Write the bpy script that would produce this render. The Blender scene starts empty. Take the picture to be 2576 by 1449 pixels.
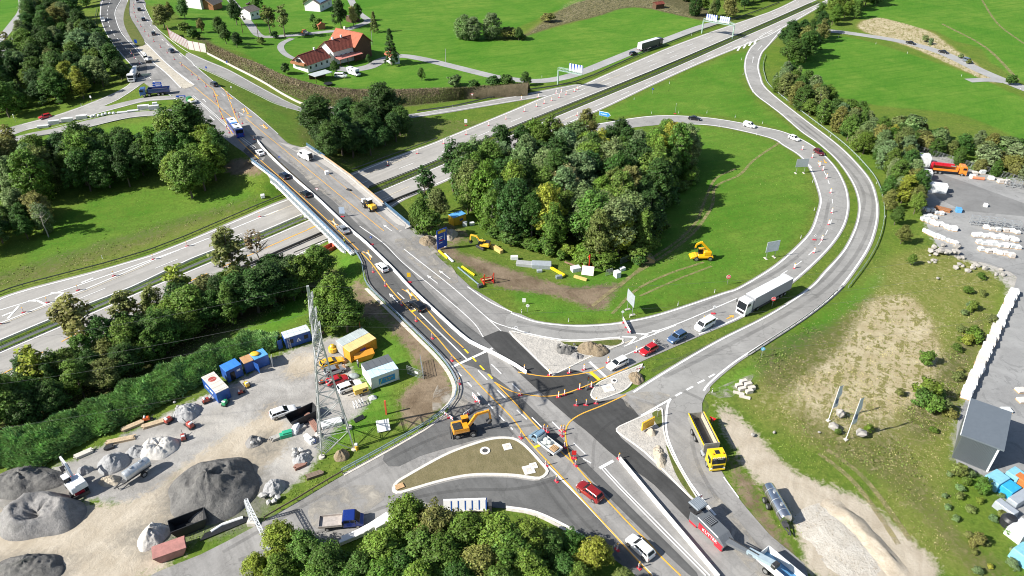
import bpy,bmesh,math,random
import numpy as np
from mathutils import Vector,Matrix,noise as mnoise
from mathutils.geometry import delaunay_2d_cdt
random.seed(7);RNG=np.random.default_rng(7)
R=math.radians
SC=bpy.context.scene
COL=SC.collection
# camera, sky, sun, exposure
CAM_H,PITCH,ROLL,FPX=90.6,33.9,0.47,1826.0
cam=bpy.data.objects.new('camera',bpy.data.cameras.new('camera'))
COL.objects.link(cam);SC.camera=cam
cam.location=(0,0,CAM_H)
cam.rotation_euler=(Matrix.Rotation(R(90-PITCH),3,'X')@Matrix.Rotation(R(ROLL),3,'Z')).to_euler()
cam.data.sensor_width=36.0
cam.data.lens=36.0*FPX/2576
cam.data.clip_start=1.0;cam.data.clip_end=8000
SUN_EL,SUN_AZ=37.0,20.0
world=bpy.data.worlds.new('World');SC.world=world;world.use_nodes=True
wn=world.node_tree.nodes;sky=wn.new('ShaderNodeTexSky')
sky.sky_type='NISHITA';sky.sun_disc=False;sky.sun_elevation=R(SUN_EL)
sdir=Vector((-math.cos(R(SUN_AZ)),-math.sin(R(SUN_AZ)),math.tan(R(SUN_EL)))).normalized()
sky.sun_rotation=math.atan2(sdir.x,sdir.y)
world.node_tree.links.new(sky.outputs[0],wn['Background'].inputs[0])
wn['Background'].inputs[1].default_value=0.074
sun=bpy.data.objects.new('sun',bpy.data.lights.new('sun','SUN'));COL.objects.link(sun)
sun.data.energy=5.0;sun.data.angle=R(0.5);sun.data.color=(1.0,0.96,0.89)
sun.rotation_euler=(-sdir).to_track_quat('-Z','Y').to_euler();sun.location=(0,0,300)
SC.cycles.filter_width=1.05
SC.view_settings.view_transform='Standard';SC.view_settings.look='None'
SC.view_settings.exposure=0.78;SC.view_settings.gamma=1.0;SC.view_settings.use_curve_mapping=False
# surveying: a sight line from the drone to the ground
_p,_r=R(PITCH),R(ROLL)
_F=np.array([0,math.cos(_p),-math.sin(_p)]);_X=np.array([1.,0,0]);_U=np.cross(_X,_F)
_R2=_X*math.cos(_r)+_U*math.sin(_r);_U2=-_X*math.sin(_r)+_U*math.cos(_r)
def ray(uv):
 uv=np.atleast_2d(np.asarray(uv,float))
 return _F+_R2*((uv[:,:1]-1288)/FPX)-_U2*((uv[:,1:2]-724.5)/FPX)
def flat(uv,z):
 d=ray(uv);t=(np.asarray(z,float)-CAM_H)/d[:,2]
 return np.c_[d[:,0]*t,d[:,1]*t,CAM_H+d[:,2]*t]
def pix(P):
 q=np.atleast_2d(np.asarray(P,float))-np.array([0,0,CAM_H]);w=q@_F
 return np.c_[1288+FPX*(q@_R2)/w,724.5-FPX*(q@_U2)/w]
 # terrain heights
def dens(pl,step=9.0):
 out=[]
 for a,b in zip(pl[:-1],pl[1:]):
  A=flat([a[:2]],a[2])[0];B=flat([b[:2]],b[2])[0]
  n=max(1,int(np.linalg.norm(B-A)/step))
  out+=[A+(B-A)*k/n for k in range(n)]
 out.append(flat([pl[-1][:2]],pl[-1][2])[0])
 return out
LINES=[[(0,745,-6.2),(75,722,-6.2),(375,640,-6.3),(644,528,-6.5),(871,437,-6.5),(1039,375,-6.5),(1288,270,-6.6),(1450,215,-6.8),(1663,125,-7.2),(1932,28,-7.5),(1990,0,-7.6)],[(0,870,-6.2),(337,724,-6.3),(644,597,-6.5),(926,480,-6.5),(1214,363,-6.5),(1640,184,-7),(1840,97,-7.3),(2060,0,-7.6)],[(0,985,-6.2),(300,855,-6.3),(490,775,-6.4),(660,695,-6.5),(829,605,-6.5),(980,525,-6.5),(1019,500,-6.5),(1160,437,-6.5),(1288,380,-6.5),(1410,322,-6.5),(1538,265,-6.7),(1638,217,-6.9),(1763,160,-7.2),(1878,112,-7.4),(1964,72,-7.5),(2092,0,-7.6)],[(365,1449,-.6),(506,1393,-.4),(640,1320,-.2),(860,1195,0),(1044,1087,0),(1120,1035,0),(1150,975,0),(1106,899,0),(994,789,0),(924,724,0),(904,655,0),(889,632,0)],[(672,424,0),(644,405,0),(582,362,0),(500,310,0),(462,262,0),(412,225,0),(340,175,-.2),(275,100,-.5),(252,50,-.8),(262,0,-1.2)],[(800,388,0),(726,362,0),(644,287,0),(562,225,0),(485,160,-.2),(425,105,-.4),(390,65,-.6),(367,27,-.9),(357,0,-1.2)],[(1000,548,0),(1040,590,0),(1186,724,0),(1288,785,0),(1350,807,-.1),(1438,817,-.3),(1575,807,-.8),(1663,787,-1.2),(1853,725,-2.2),(1932,677,-2.7),(2014,607,-3.3),(2059,505,-4.2),(2037,430,-4.8),(1969,367,-5.4),(1800,318,-6.2),(1688,312,-6.4)],[(1525,950,0),(1613,910,-.4),(1763,845,-1.4),(1868,800,-2.2),(1997,712,-3),(2094,620,-3.6),(2137,502,-4.4),(2107,425,-4.9),(2034,362,-5.5),(1932,322,-6),(1813,300,-6.3),(1623,293,-6.5)],[(1760,1047,0),(1778,987,0),(1818,944,-.3),(1932,865,-1.2),(2020,809,-1.9),(2122,724,-2.9),(2192,620,-3.7),(2212,537,-4.4),(2157,410,-5.4),(2107,362,-5.9),(2019,295,-6.5),(1932,225,-7),(1911,165,-7.3),(1932,120,-7.4)],[(1573,994,0),(1688,922,-.4),(1800,857,-1.2),(1932,790,-2),(2040,724,-2.8),(2117,632,-3.6),(2158,522,-4.4),(2104,405,-5.3),(2057,362,-5.7),(1962,287,-6.4),(1893,232,-6.9),(1873,185,-7.2),(1885,122,-7.4)],[(1640,1449,0),(1478,1274,0),(1375,1169,0),(1300,1090,0)],[(2030,1449,0),(1860,1257,0),(1775,1110,0)],[(1800,1449,0),(1560,1160,0)],[(575,1449,-.5),(900,1345,-.1),(1100,1272,0),(1275,1280,0),(1400,1320,0),(1590,1440,0)],[(475,132,-.3),(575,175,-1),(644,213,-2),(706,247,-3),(757,272,-4),(900,288,-5.6),(1044,286,-6.3),(1288,243,-6.5)],[(482,160,-.3),(542,187,-.9),(644,237,-2),(694,260,-3),(759,281,-4),(900,298,-5.6),(1044,296,-6.3),(1288,257,-6.5)],[(327,212,-.5),(250,250,-1.8),(150,287,-3.6),(56,312,-5)],[(425,250,0),(350,266,-1),(225,290,-2.6),(95,322,-4.6)],[(430,292,-.5),(325,297,-1.8),(200,327,-3.4),(70,348,-5)],]
SPOTS=[(300,1250,-.5),(100,1300,-.8),(550,1150,-.8),(750,1000,-.8),(850,950,-.8),(1000,920,-.6),(0,1440,-.8),(0,1180,-1.2),(200,1130,-1.2),(450,1000,-1.2),(690,850,-1.4),(0,1100,-2.6),(300,950,-3),(600,800,-3.2),(740,770,-2.6),(850,700,-2.4),(1110,640,-.4),(1250,760,-.3),(1500,800,-.8),(1750,750,-2),(1950,640,-3),(2020,500,-4.2),(1450,400,-6.4),(1200,480,-6),(1070,560,-3.4),(1400,650,-1.8),(1700,600,-3.4),(1850,500,-4.2),(1850,1000,0),(2000,1100,0),(2200,900,-1.8),(2400,700,-3),(2100,1300,0),(2500,1100,-1.5),(2576,1400,-.6),(2400,480,-4.5),(2576,500,-4.5),(2350,600,-4),(2500,900,-2.8),(2250,700,-3.2),(2300,1400,-.3),(2100,150,-8),(2300,200,-8),(2500,300,-7.5),(2300,100,-8),(2576,0,-8),(2576,200,-8),(2250,330,-6.4),(2400,20,-8),(1200,50,-7.5),(1600,80,-8),(1600,0,-8),(1000,0,-6),(1300,160,-7.5),(800,220,-5.5),(900,100,-6),(700,100,-5),(600,20,-5),(650,262,-1.6),(700,310,-1.6),(740,335,-2),(850,350,-5.4),(1000,330,-6.2),(150,200,-5),(0,250,-6),(150,420,-6),(0,600,-6.4),(300,400,-5.5),(500,450,-5.4),(590,445,-4.4),(200,20,-4),(60,40,-5),(550,340,-3),(150,560,-6.3),(1700,220,-7.4),(1800,180,-7.4),(1550,290,-6.7),(1300,0,-7.5),(2000,60,-7.6)]
_cp=[]
for l in LINES:_cp+=dens(l)
for s in SPOTS:_cp.append(flat([s[:2]],s[2])[0])
for x,y in[(-420,30),(-420,250),(-420,480),(0,500),(250,500),(420,480),(420,250),(420,30),(0,20),(-200,30),(200,30),(-200,500)]:_cp.append(np.array([x,y,-7. if y>200 else(-1. if abs(x)<300 else-4)]))
_cp=np.array(_cp)
_keep=[0]
for i in range(1,len(_cp)):
 if np.min(np.hypot(*(_cp[_keep,:2]-_cp[i,:2]).T))>2.2:_keep.append(i)
_cp=_cp[_keep]
_n=len(_cp);_D=np.hypot(_cp[:,None,0]-_cp[None,:,0],_cp[:,None,1]-_cp[None,:,1])
_A=np.zeros((_n+1,_n+1));_A[:_n,:_n]=-_D-0.4*np.eye(_n)*-1.0;_A[:_n,_n]=1;_A[_n,:_n]=1
_w=np.linalg.solve(_A,np.r_[_cp[:,2],0])
GX0,GX1,GY0,GY1,GS=-330.,330.,36.,470.,1.25
gx=np.arange(GX0,GX1+.01,GS);gy=np.arange(GY0,GY1+.01,GS)
NX,NY=len(gx),len(gy)
HG=np.zeros((NY,NX))
for j in range(NY):
 d=np.hypot(gx[:,None]-_cp[None,:,0],gy[j]-_cp[None,:,1])
 HG[j]=-d@_w[:_n]+_w[_n]
def blur(A,s):
 k=np.exp(-0.5*(np.arange(-int(3*s),int(3*s)+1)/s)**2);k/=k.sum();r=len(k)//2
 for ax in(0,1):
  P=np.pad(A,[(r,r)if a==ax else(0,0)for a in(0,1)],mode='edge')
  A=sum(kk*np.take(P,range(i,i+A.shape[ax]),axis=ax)for i,kk in enumerate(k))
 return A
HG=blur(HG,1.8)
def terr(x,y):
 x=np.asarray(x,float);y=np.asarray(y,float)
 fx=np.clip((x-GX0)/GS,0,NX-1.001);fy=np.clip((y-GY0)/GS,0,NY-1.001)
 i=fx.astype(int);j=fy.astype(int);a=fx-i;b=fy-j
 return(HG[j,i]*(1-a)+HG[j,i+1]*a)*(1-b)+(HG[j+1,i]*(1-a)+HG[j+1,i+1]*a)*b
def inpoly(x,y,poly):
 poly=np.asarray(poly);c=np.zeros(np.shape(x),bool)
 for(x0,y0),(x1,y1)in zip(poly,np.roll(poly,-1,0)):
  if y0==y1:continue
  c^=((y0>y)!=(y1>y))&(x<(x1-x0)*(y-y0)/(y1-y0)+x0)
 return c
DECK_L=[(637,405),(698,450),(791,540),(866,613),(890,638)]
DECK_R=[(771,368),(831,408),(881,444),(954,506),(1031,571)]
DECK=np.r_[flat(DECK_L,0)[:,:2],flat(DECK_R,0)[::-1,:2]]
def surf(x,y):
 z=terr(x,y)
 return np.where(inpoly(np.asarray(x),np.asarray(y),DECK),np.maximum(z,0.0),z)
def ground(uv,up=True,h=0.0):
 """where the sight line through a surveyed point meets the ground (or the bridge deck), h above it"""
 uv=np.atleast_2d(np.asarray(uv,float));d=ray(uv);f=surf if up else terr
 n=len(uv);lo=(CAM_H-8)/-d[:,2];hi=(CAM_H+9.5)/-d[:,2]
 lo=np.minimum(lo,(CAM_H-8-h)/-d[:,2])
 t=lo.copy();done=np.zeros(n,bool);prev=lo.copy()
 for k in range(1,61):
  tt=lo+(hi-lo)*k/60
  z=CAM_H+d[:,2]*tt;below=z<f(d[:,0]*tt,d[:,1]*tt)+h
  new=below&~done;t[new]=tt[new];done|=below;prev[~done]=tt[~done]
 t[~done]=hi[~done]
 for _ in range(14):
  m=(prev+t)/2;z=CAM_H+d[:,2]*m;b=z<f(d[:,0]*m,d[:,1]*m)+h
  t[b]=m[b];prev[~b]=m[~b]
 x=d[:,0]*t;y=d[:,1]*t
 return np.c_[x,y,f(x,y)]
def at(u,v,h=0.0,up=True):return Vector(ground([(u,v)],up,h)[0])
def smooth(pl,n=6,closed=False):
 P=np.asarray(pl,float);m=len(P);out=[]
 rng=range(m if closed else m-1)
 for i in rng:
  p1,p2=P[i],P[(i+1)%m]
  p0=P[(i-1)%m]if closed or i>0 else 2*p1-p2
  p3=P[(i+2)%m]if closed or i+2<m else 2*p2-p1
  for k in range(n):
   t=k/n
   out.append(.5*(2*p1+(p2-p0)*t+(2*p0-5*p1+4*p2-p3)*t*t+(3*p1-p0-3*p2+p3)*t**3))
 if not closed:out.append(P[-1])
 return np.array(out)
def resamp(P,step):
 P=np.asarray(P,float);s=np.r_[0,np.cumsum(np.hypot(*np.diff(P[:,:2],axis=0).T))]
 n=max(2,int(round(s[-1]/step))+1);t=np.linspace(0,s[-1],n)
 return np.stack([np.interp(t,s,P[:,k])for k in range(P.shape[1])],1)
def heading(u0,v0,u1,v1):
 a=at(u0,v0);b=at(u1,v1);return math.atan2(b.y-a.y,b.x-a.x)
 # materials
MATS={}
def nd(nt,t,**kw):
 n=nt.nodes.new(t)
 for k,v in kw.items():
  if k.startswith('i_'):n.inputs[k[2:].replace('_',' ')].default_value=v
  else:setattr(n,k,v)
 return n
def c4(c):return(c[0],c[1],c[2],1)if not isinstance(c,(int,float))else(c,c,c,1)
def mixc(nt,fac,a,b,mode='MIX'):
 n=nt.nodes.new('ShaderNodeMix');n.data_type='RGBA';n.blend_type=mode;n.clamp_factor=True
 for s,v in((0,fac),(6,a),(7,b)):
  if hasattr(v,'is_linked'):nt.links.new(v,n.inputs[s])
  elif s==0:n.inputs[0].default_value=v
  else:n.inputs[s].default_value=c4(v)
 return n.outputs[2]
def noi(nt,vec,scale,detail=4,rough=.55,dist=0):
 n=nd(nt,'ShaderNodeTexNoise');n.inputs['Scale'].default_value=scale;n.inputs['Detail'].default_value=detail
 n.inputs['Roughness'].default_value=rough;n.inputs['Distortion'].default_value=dist
 nt.links.new(vec,n.inputs['Vector']);return n.outputs['Fac']
def ramp(nt,x,p0,p1,a=0.,b=1.):
 n=nd(nt,'ShaderNodeMapRange');n.inputs[1].default_value=p0;n.inputs[2].default_value=p1
 n.inputs[3].default_value=a;n.inputs[4].default_value=b;nt.links.new(x,n.inputs[0]);return n.outputs[0]
def mth(nt,op,a,b=None):
 n=nd(nt,'ShaderNodeMath',operation=op)
 for i,v in((0,a),(1,b)):
  if v is None:continue
  if hasattr(v,'is_linked'):nt.links.new(v,n.inputs[i])
  else:n.inputs[i].default_value=v
 return n.outputs[0]
def newmat(name):
 m=bpy.data.materials.new(name);m.use_nodes=True;MATS[name]=m
 nt=m.node_tree;b=nt.nodes['Principled BSDF'];return m,nt,b
def wpos(nt,stretch=None,rot=0):
 g=nd(nt,'ShaderNodeNewGeometry').outputs['Position']
 if stretch is None:return g
 mp=nd(nt,'ShaderNodeMapping');mp.inputs['Rotation'].default_value=(0,0,rot);mp.vector_type='TEXTURE'
 mp.inputs['Scale'].default_value=stretch;nt.links.new(g,mp.inputs[0]);return mp.outputs[0]
def bump(nt,b,h,strength=.3,dist=.1):
 n=nd(nt,'ShaderNodeBump');n.inputs['Strength'].default_value=strength;n.inputs['Distance'].default_value=dist
 nt.links.new(h,n.inputs['Height']);nt.links.new(n.outputs[0],b.inputs['Normal'])
def mat(name,col=(.5,.5,.5),rough=.6,metal=0.,var=.12,scale=2.,spec=.5,coat=0.,dirt=0.,alpha=1.):
 """painted / plain material with a little procedural wear"""
 if name in MATS:return MATS[name]
 m,nt,b=newmat(name)
 tc=nd(nt,'ShaderNodeTexCoord').outputs['Object']
 n1=noi(nt,tc,scale,5,.6);f=ramp(nt,n1,.3,.7)
 dk=tuple(c*(1-var)for c in col);lt=tuple(min(1,c*(1+var))for c in col)
 out=mixc(nt,f,dk,lt)
 if dirt:
  n2=noi(nt,tc,scale*3.1,6,.7,.6);out=mixc(nt,ramp(nt,n2,.55,.75,0,dirt),out,(.16,.13,.1))
 nt.links.new(out,b.inputs['Base Color'])
 b.inputs['Roughness'].default_value=rough;b.inputs['Metallic'].default_value=metal
 b.inputs['Specular IOR Level'].default_value=spec;b.inputs['Coat Weight'].default_value=coat
 b.inputs['Coat Roughness'].default_value=.05
 nt.links.new(ramp(nt,n1,.3,.7,max(0,rough-.08),min(1,rough+.08)),b.inputs['Roughness'])
 return m
 # mesh building
class MB:
 def __init__(s):s.v=[];s.f=[];s.m=[];s.T=Matrix.Identity(4)
 def add(s,vs,fs,mi=0):
  o=len(s.v);s.v+=[tuple(s.T@Vector(v))for v in vs]
  s.f+=[tuple(i+o for i in f)for f in fs];s.m+=[mi]*len(fs);return s
 def box(s,c,d,mi=0,rz=0,taper=1.0,ry=0,rx=0,ty=None):
  x,y,z=d[0]/2,d[1]/2,d[2]/2;t=taper;t2=taper if ty is None else ty
  vs=[(-x,-y,-z),(x,-y,-z),(x,y,-z),(-x,y,-z),(-x*t,-y*t2,z),(x*t,-y*t2,z),(x*t,y*t2,z),(-x*t,y*t2,z)]
  if rz or ry or rx:
   M=Matrix.Rotation(rz,3,'Z')@Matrix.Rotation(ry,3,'Y')@Matrix.Rotation(rx,3,'X');vs=[M@Vector(v)for v in vs]
  vs=[(v[0]+c[0],v[1]+c[1],v[2]+c[2])for v in vs]
  return s.add(vs,[(0,3,2,1),(4,5,6,7),(0,1,5,4),(1,2,6,5),(2,3,7,6),(3,0,4,7)],mi)
 def cyl(s,a,b,r,n=10,mi=0,r2=None,cap=True):
  a=Vector(a);b=Vector(b);ax=(b-a)
  if ax.length<1e-6:return s
  ax.normalize();q=ax.orthogonal().normalized();w=ax.cross(q);r2=r if r2 is None else r2
  vs=[a+(q*math.cos(6.2832*k/n)+w*math.sin(6.2832*k/n))*r for k in range(n)]
  vs+=[b+(q*math.cos(6.2832*k/n)+w*math.sin(6.2832*k/n))*r2 for k in range(n)]
  fs=[(k,(k+1)%n,n+(k+1)%n,n+k)for k in range(n)]
  if cap:fs+=[tuple(range(n-1,-1,-1)),tuple(range(n,2*n))]
  return s.add(vs,fs,mi)
 def bar(s,a,b,w=.1,h=None,mi=0):
  a=Vector(a);b=Vector(b);ax=b-a
  if ax.length<1e-6:return s
  h=w if h is None else h
  ax.normalize();up=Vector((0,0,1))if abs(ax.z)<.95 else Vector((1,0,0))
  q=ax.cross(up).normalized()*(w/2);p=q.cross(ax).normalized()*(h/2)
  vs=[a-q-p,a+q-p,a+q+p,a-q+p,b-q-p,b+q-p,b+q+p,b-q+p]
  return s.add(vs,[(0,3,2,1),(4,5,6,7),(0,1,5,4),(1,2,6,5),(2,3,7,6),(3,0,4,7)],mi)
 def poly(s,pts,mi=0):return s.add(pts,[tuple(range(len(pts)))],mi)
 def prism(s,pts,z0,z1,mi=0,top=None):
  """vertical prism over a counter-clockwise outline"""
  n=len(pts);tp=top or pts
  vs=[(p[0],p[1],z0)for p in pts]+[(p[0],p[1],z1)for p in tp]
  return s.add(vs,[tuple(range(n-1,-1,-1)),tuple(range(n,2*n))]+[(k,(k+1)%n,n+(k+1)%n,n+k)for k in range(n)],mi)
 def sidep(s,pts,y0,y1,mi=0,inset=None):
  """extrude an x-z outline along y"""
  n=len(pts);q=inset or pts
  vs=[(p[0],y0,p[1])for p in pts]+[(p[0],y1,p[1])for p in q]
  return s.add(vs,[tuple(range(n)),tuple(range(2*n-1,n-1,-1))]+[((k+1)%n,k,n+k,n+(k+1)%n)for k in range(n)],mi)
 def loft(s,rings,mi=0,cap=True,closed=True):
  n=len(rings[0]);vs=[p for r in rings for p in r];fs=[]
  for i in range(len(rings)-1):
   for k in range(n if closed else n-1):
    a=i*n+k;b=i*n+(k+1)%n;fs.append((a,b,b+n,a+n))
  if cap and closed:fs+=[tuple(range(n-1,-1,-1)),tuple(range((len(rings)-1)*n,len(rings)*n))]
  return s.add(vs,fs,mi)
 def sphere(s,c,r,n=10,m=6,mi=0,sc=(1,1,1)):
  rings=[]
  for j in range(1,m):
   a=math.pi*j/m
   rings.append([(c[0]+r*sc[0]*math.sin(a)*math.cos(6.2832*k/n),c[1]+r*sc[1]*math.sin(a)*math.sin(6.2832*k/n),c[2]-r*sc[2]*math.cos(a))for k in range(n)])
  return s.loft(rings,mi)
def mesh(name,mb,mats,smooth_=False,bevel=0):
 me=bpy.data.meshes.new(name);me.from_pydata(mb.v,[],mb.f)
 for m in(mats if isinstance(mats,(list,tuple))else[mats]):me.materials.append(m)
 if any(mb.m):me.polygons.foreach_set('material_index',mb.m)
 if bevel:
  bm=bmesh.new();bm.from_mesh(me);bmesh.ops.remove_doubles(bm,verts=bm.verts,dist=1e-4)
  es=[e for e in bm.edges if len(e.link_faces)==2 and e.calc_face_angle(0)>.5]
  bmesh.ops.bevel(bm,geom=es,offset=bevel,segments=1,affect='EDGES',clamp_overlap=True);bm.to_mesh(me);bm.free()
 if smooth_:me.polygons.foreach_set('use_smooth',[True]*len(me.polygons));
 if smooth_ and smooth_!=1:me.set_sharp_from_angle(angle=smooth_)
 me.update();return me
def link(name,me,parent=None,loc=None,rz=0):
 o=bpy.data.objects.new(name,me);COL.objects.link(o)
 if parent:o.parent=parent
 if loc is not None:o.location=loc
 if rz:o.rotation_euler=(0,0,rz)
 return o
def part(name,mb,m,parent,smooth_=False,bevel=0,loc=None,rz=0,label=None):
 o=link(name,mesh(name,mb,m,smooth_,bevel),parent,loc,rz)
 if label:o['label']=label
 return o
def tag(o,label,cat,group=None):
 o['label']=label;o['category']=cat
 if group:o['group']=group
 return o
def thing(name,label,cat,loc=(0,0,0),rz=0,group=None):
 o=bpy.data.objects.new(name,None);COL.objects.link(o);o.location=loc;o.rotation_euler=(0,0,rz);o.empty_display_size=.3
 return tag(o,label,cat,group)
def single(name,mb,m,label,cat,loc=None,rz=0,group=None,**k):
 return tag(part(name,mb,m,None,loc=loc,rz=rz,**k),label,cat,group)
def struct(name,mb,m,kind='structure',parent=None,**k):
 o=part(name,mb,m,parent,**k);o['kind']=kind;return o
def copy_tree(o,parent=None,name=None):
 c=o.copy();COL.objects.link(c);c.parent=parent
 for ch in o.children:copy_tree(ch,c)
 return c
def dup(o,loc,rz,label,group=None):
 c=copy_tree(o);c.location=loc;c.rotation_euler=(0,0,rz);c['label']=label
 if group:c['group']=group
 return c
ORD=['first','second','third','fourth','fifth','sixth','seventh','eighth','ninth','tenth','eleventh','twelfth','thirteenth','fourteenth','fifteenth','sixteenth','seventeenth','eighteenth','nineteenth','twentieth','twenty-first','twenty-second','twenty-third','twenty-fourth','twenty-fifth','twenty-sixth','twenty-seventh','twenty-eighth','twenty-ninth','thirtieth']
# the ground: one sheet with grown and bare areas
XX,YY=np.meshgrid(gx,gy)
def area(polys,soft=1.2,step=None):
 A=np.zeros((NY,NX))
 for p in polys:
  k=1.0
  if isinstance(p,tuple):p,k=p
  P=ground(smooth(p,4,True),False)[:,:2]
  i0,j0=[max(0,int((P[:,a].min()-b)/GS)-1)for a,b in((0,GX0),(1,GY0))]
  i1=min(NX,int((P[:,0].max()-GX0)/GS)+2);j1=min(NY,int((P[:,1].max()-GY0)/GS)+2)
  if i1<=i0 or j1<=j0:continue
  m=inpoly(XX[j0:j1,i0:i1],YY[j0:j1,i0:i1],P)*k
  A[j0:j1,i0:i1]=np.maximum(A[j0:j1,i0:i1],m)
 return np.clip(blur(A,soft),0,1)
MEADOW=area([[(-40,-5),(50,-5),(46,30),(0,88),(-40,100)],[(425,-5),(440,30),(475,62),(540,112),(620,137),(700,190),(820,219),(920,227),(1070,224),(1288,212),(1400,207),(1450,194),(1600,142),(1700,102),(1768,68),(1760,52),(1650,25),(1560,20),(1480,48),(1330,87),(1290,102),(1240,97),(1300,70),(1390,30),(1440,-5)],[(2015,93),(2080,91),(2160,98),(2300,140),(2440,187),(2576,247),(2640,280),(2640,380),(2430,292),(2200,264),(2060,227),(1990,180)],[(2165,43),(2240,-5),(2640,-5),(2640,215),(2500,162),(2470,122),(2400,102),(2350,77),(2250,62)],([(1690,320),(1800,322),(1930,350),(2005,395),(2048,500),(2010,600),(1930,672),(1850,718),(1640,782),(1500,802),(1420,690),(1600,640),(1640,600),(1660,480)],.62),([(1500,300),(1640,222),(1870,128),(1868,190),(1890,240),(2020,345),(1930,315),(1800,292),(1620,288)],.7),([(120,560),(300,480),(560,470),(640,500),(400,590),(200,650),(60,680)],.5),([(-30,350),(200,330),(430,300),(440,380),(300,470),(-30,480)],.55),([(600,225),(720,320),(750,370),(700,340)],.5),([(540,195),(640,250),(740,300),(750,360),(700,320),(620,240)],.5),([(850,960),(960,850),(1040,905),(990,985),(1000,1040),(900,1110),(800,1140),(830,1040)],.75),([(560,830),(700,760),(770,745),(760,800),(660,850),(400,960)],.8),([(1280,735),(1370,735),(1500,805),(1440,812),(1330,800)],.7),([(845,640),(890,645),(905,680),(870,720)],.9),([(1790,960),(1930,880),(2200,690),(2220,600),(2240,640),(2200,740),(2000,890),(1830,1000)],.8)])
DRY=area([[(2210,760),(2300,758),(2350,860),(2330,960),(2240,1030),(2120,1030),(2010,985),(2120,890),(2170,800)],([(2230,650),(2400,625),(2520,720),(2450,1000),(2400,1150),(2380,1240),(2100,1150),(1900,1050),(1860,960),(2000,880),(2150,740)],.34),([(1950,1000),(2120,960),(2250,1000),(2240,1080),(2100,1090)],.5),([(2300,1050),(2380,1050),(2400,1300),(2500,1449),(2300,1400),(2200,1230)],.3),([(2160,72),(2200,44),(2260,55),(2340,80),(2385,112),(2480,180),(2505,212),(2420,175),(2300,122)],.95),([(1640,690),(1760,500),(1800,480),(1700,650),(1560,720),(1510,760)],.5),([(1820,395),(1900,440),(1960,480),(1890,450)],.3),([(1300,100),(1400,65),(1500,42),(1600,18),(1760,50),(1640,-5),(1450,-5),(1390,32)],.4),([(0,700),(300,600),(640,520),(640,540),(300,660),(0,745)],.2),([(1860,1090),(2000,1200),(2130,1300),(2100,1330),(1960,1240)],.4),([(640,215),(740,268),(760,262),(640,196)],.25)])
SOIL=area([([(1055,575),(1110,610),(1180,640),(1260,665),(1350,695),(1450,722),(1580,705),(1550,735),(1520,790),(1440,760),(1330,735),(1260,728),(1190,682),(1100,636),(1035,595)],.8),[(945,770),(1000,800),(1080,878),(1125,940),(1140,985),(1110,1028),(1060,1062),(1010,1085),(1020,1040),(1003,1000),(1058,950),(1040,900),(985,830)],([(555,425),(600,395),(650,410),(665,440),(600,440)],.9),([(360,1120),(700,1060),(790,1130),(700,1200)],.35),([(1830,1120),(1880,1180),(1960,1330),(2040,1449),(1990,1449),(1900,1320),(1850,1230)],.8),([(1095,560),(1160,570),(1190,600),(1130,620)],.6),([(330,20),(312,60),(335,108),(368,112),(345,70),(337,30)],.35),([(270,255),(350,232),(420,235),(350,250)],.2),([(890,690),(950,745),(960,800),(900,800),(880,740)],.8),([(640,330),(700,370),(740,392),(720,395),(660,352)],.6)])
SAND=area([[(-20,1290),(150,1262),(330,1262),(480,1155),(650,1055),(720,1075),(700,1150),(560,1250),(500,1310),(400,1345),(390,1400),(480,1385),(350,1460),(-20,1460)],[(1985,1262),(2060,1238),(2150,1300),(2260,1400),(2300,1460),(2080,1460),(2030,1380)],[(1790,1012),(1825,1020),(1900,1085),(2000,1190),(2150,1245),(2265,1335),(2370,1460),(2060,1460),(2010,1330),(1950,1250),(1880,1180),(1830,1100)],([(720,900),(800,880),(830,920),(720,960)],.8),([(620,1030),(720,1000),(700,1060)],.5)])
GRAV=area([[(700,895),(790,862),(860,845),(880,930),(940,1000),(900,1040),(790,1110),(700,1060),(620,1180),(450,1180),(400,1330),(330,1275),(150,1262),(-20,1300),(-20,1240),(140,1175),(300,1105),(500,1000),(570,975)],[(640,1060),(800,1100),(790,1170),(700,1250),(640,1240)],([(1030,570),(1110,590),(1090,625),(1040,600)],.8),([(2290,380),(2310,480),(2325,575),(2365,630),(2430,660),(2500,690),(2530,740),(2480,870),(2440,960),(2400,1060),(2390,1170),(2470,1200),(2520,1260),(2540,1330),(2600,1330),(2600,500),(2500,470),(2400,400)],.72)])
SCRUB=area([([(-20,690),(300,590),(640,490),(640,515),(300,640),(-20,735)],.45),[(1300,100),(1400,65),(1500,42),(1600,18),(1760,50),(1800,40),(1700,-5),(1500,-5),(1400,30),(1340,75)],([(2100,1000),(2240,1060),(2330,1200),(2420,1330),(2576,1460),(2450,1460),(2330,1330),(2220,1220),(2050,1130),(1980,1040)],.5),([(1900,880),(2100,800),(2200,730),(2220,800),(2080,960),(1930,990)],.55),([(2250,950),(2350,900),(2450,800),(2500,740),(2480,860),(2400,1060),(2300,1130)],.6),[(420,50),(470,80),(530,120),(640,175),(740,240),(850,270),(1000,270),(1288,232),(1288,212),(1000,225),(800,217),(700,190),(540,112)],([(0,960),(400,800),(700,680),(880,690),(720,760),(450,940),(100,1110),(0,1150)],.6),([(750,300),(900,290),(1150,300),(1200,320),(900,420),(780,390)],.4)])
STAIN=area([[(390,1235),(480,1195),(640,1175),(690,1250),(620,1340),(520,1335),(430,1290)],[(-20,1250),(150,1190),(200,1250),(120,1290)],[(300,1330),(360,1315),(480,1340),(420,1400),(330,1385)],[(230,1362),(255,1352),(272,1380),(240,1395)],[(640,1090),(700,1085),(725,1130),(650,1155)],[(-20,1400),(150,1400),(180,1460),(-20,1460)]],1.6)
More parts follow.
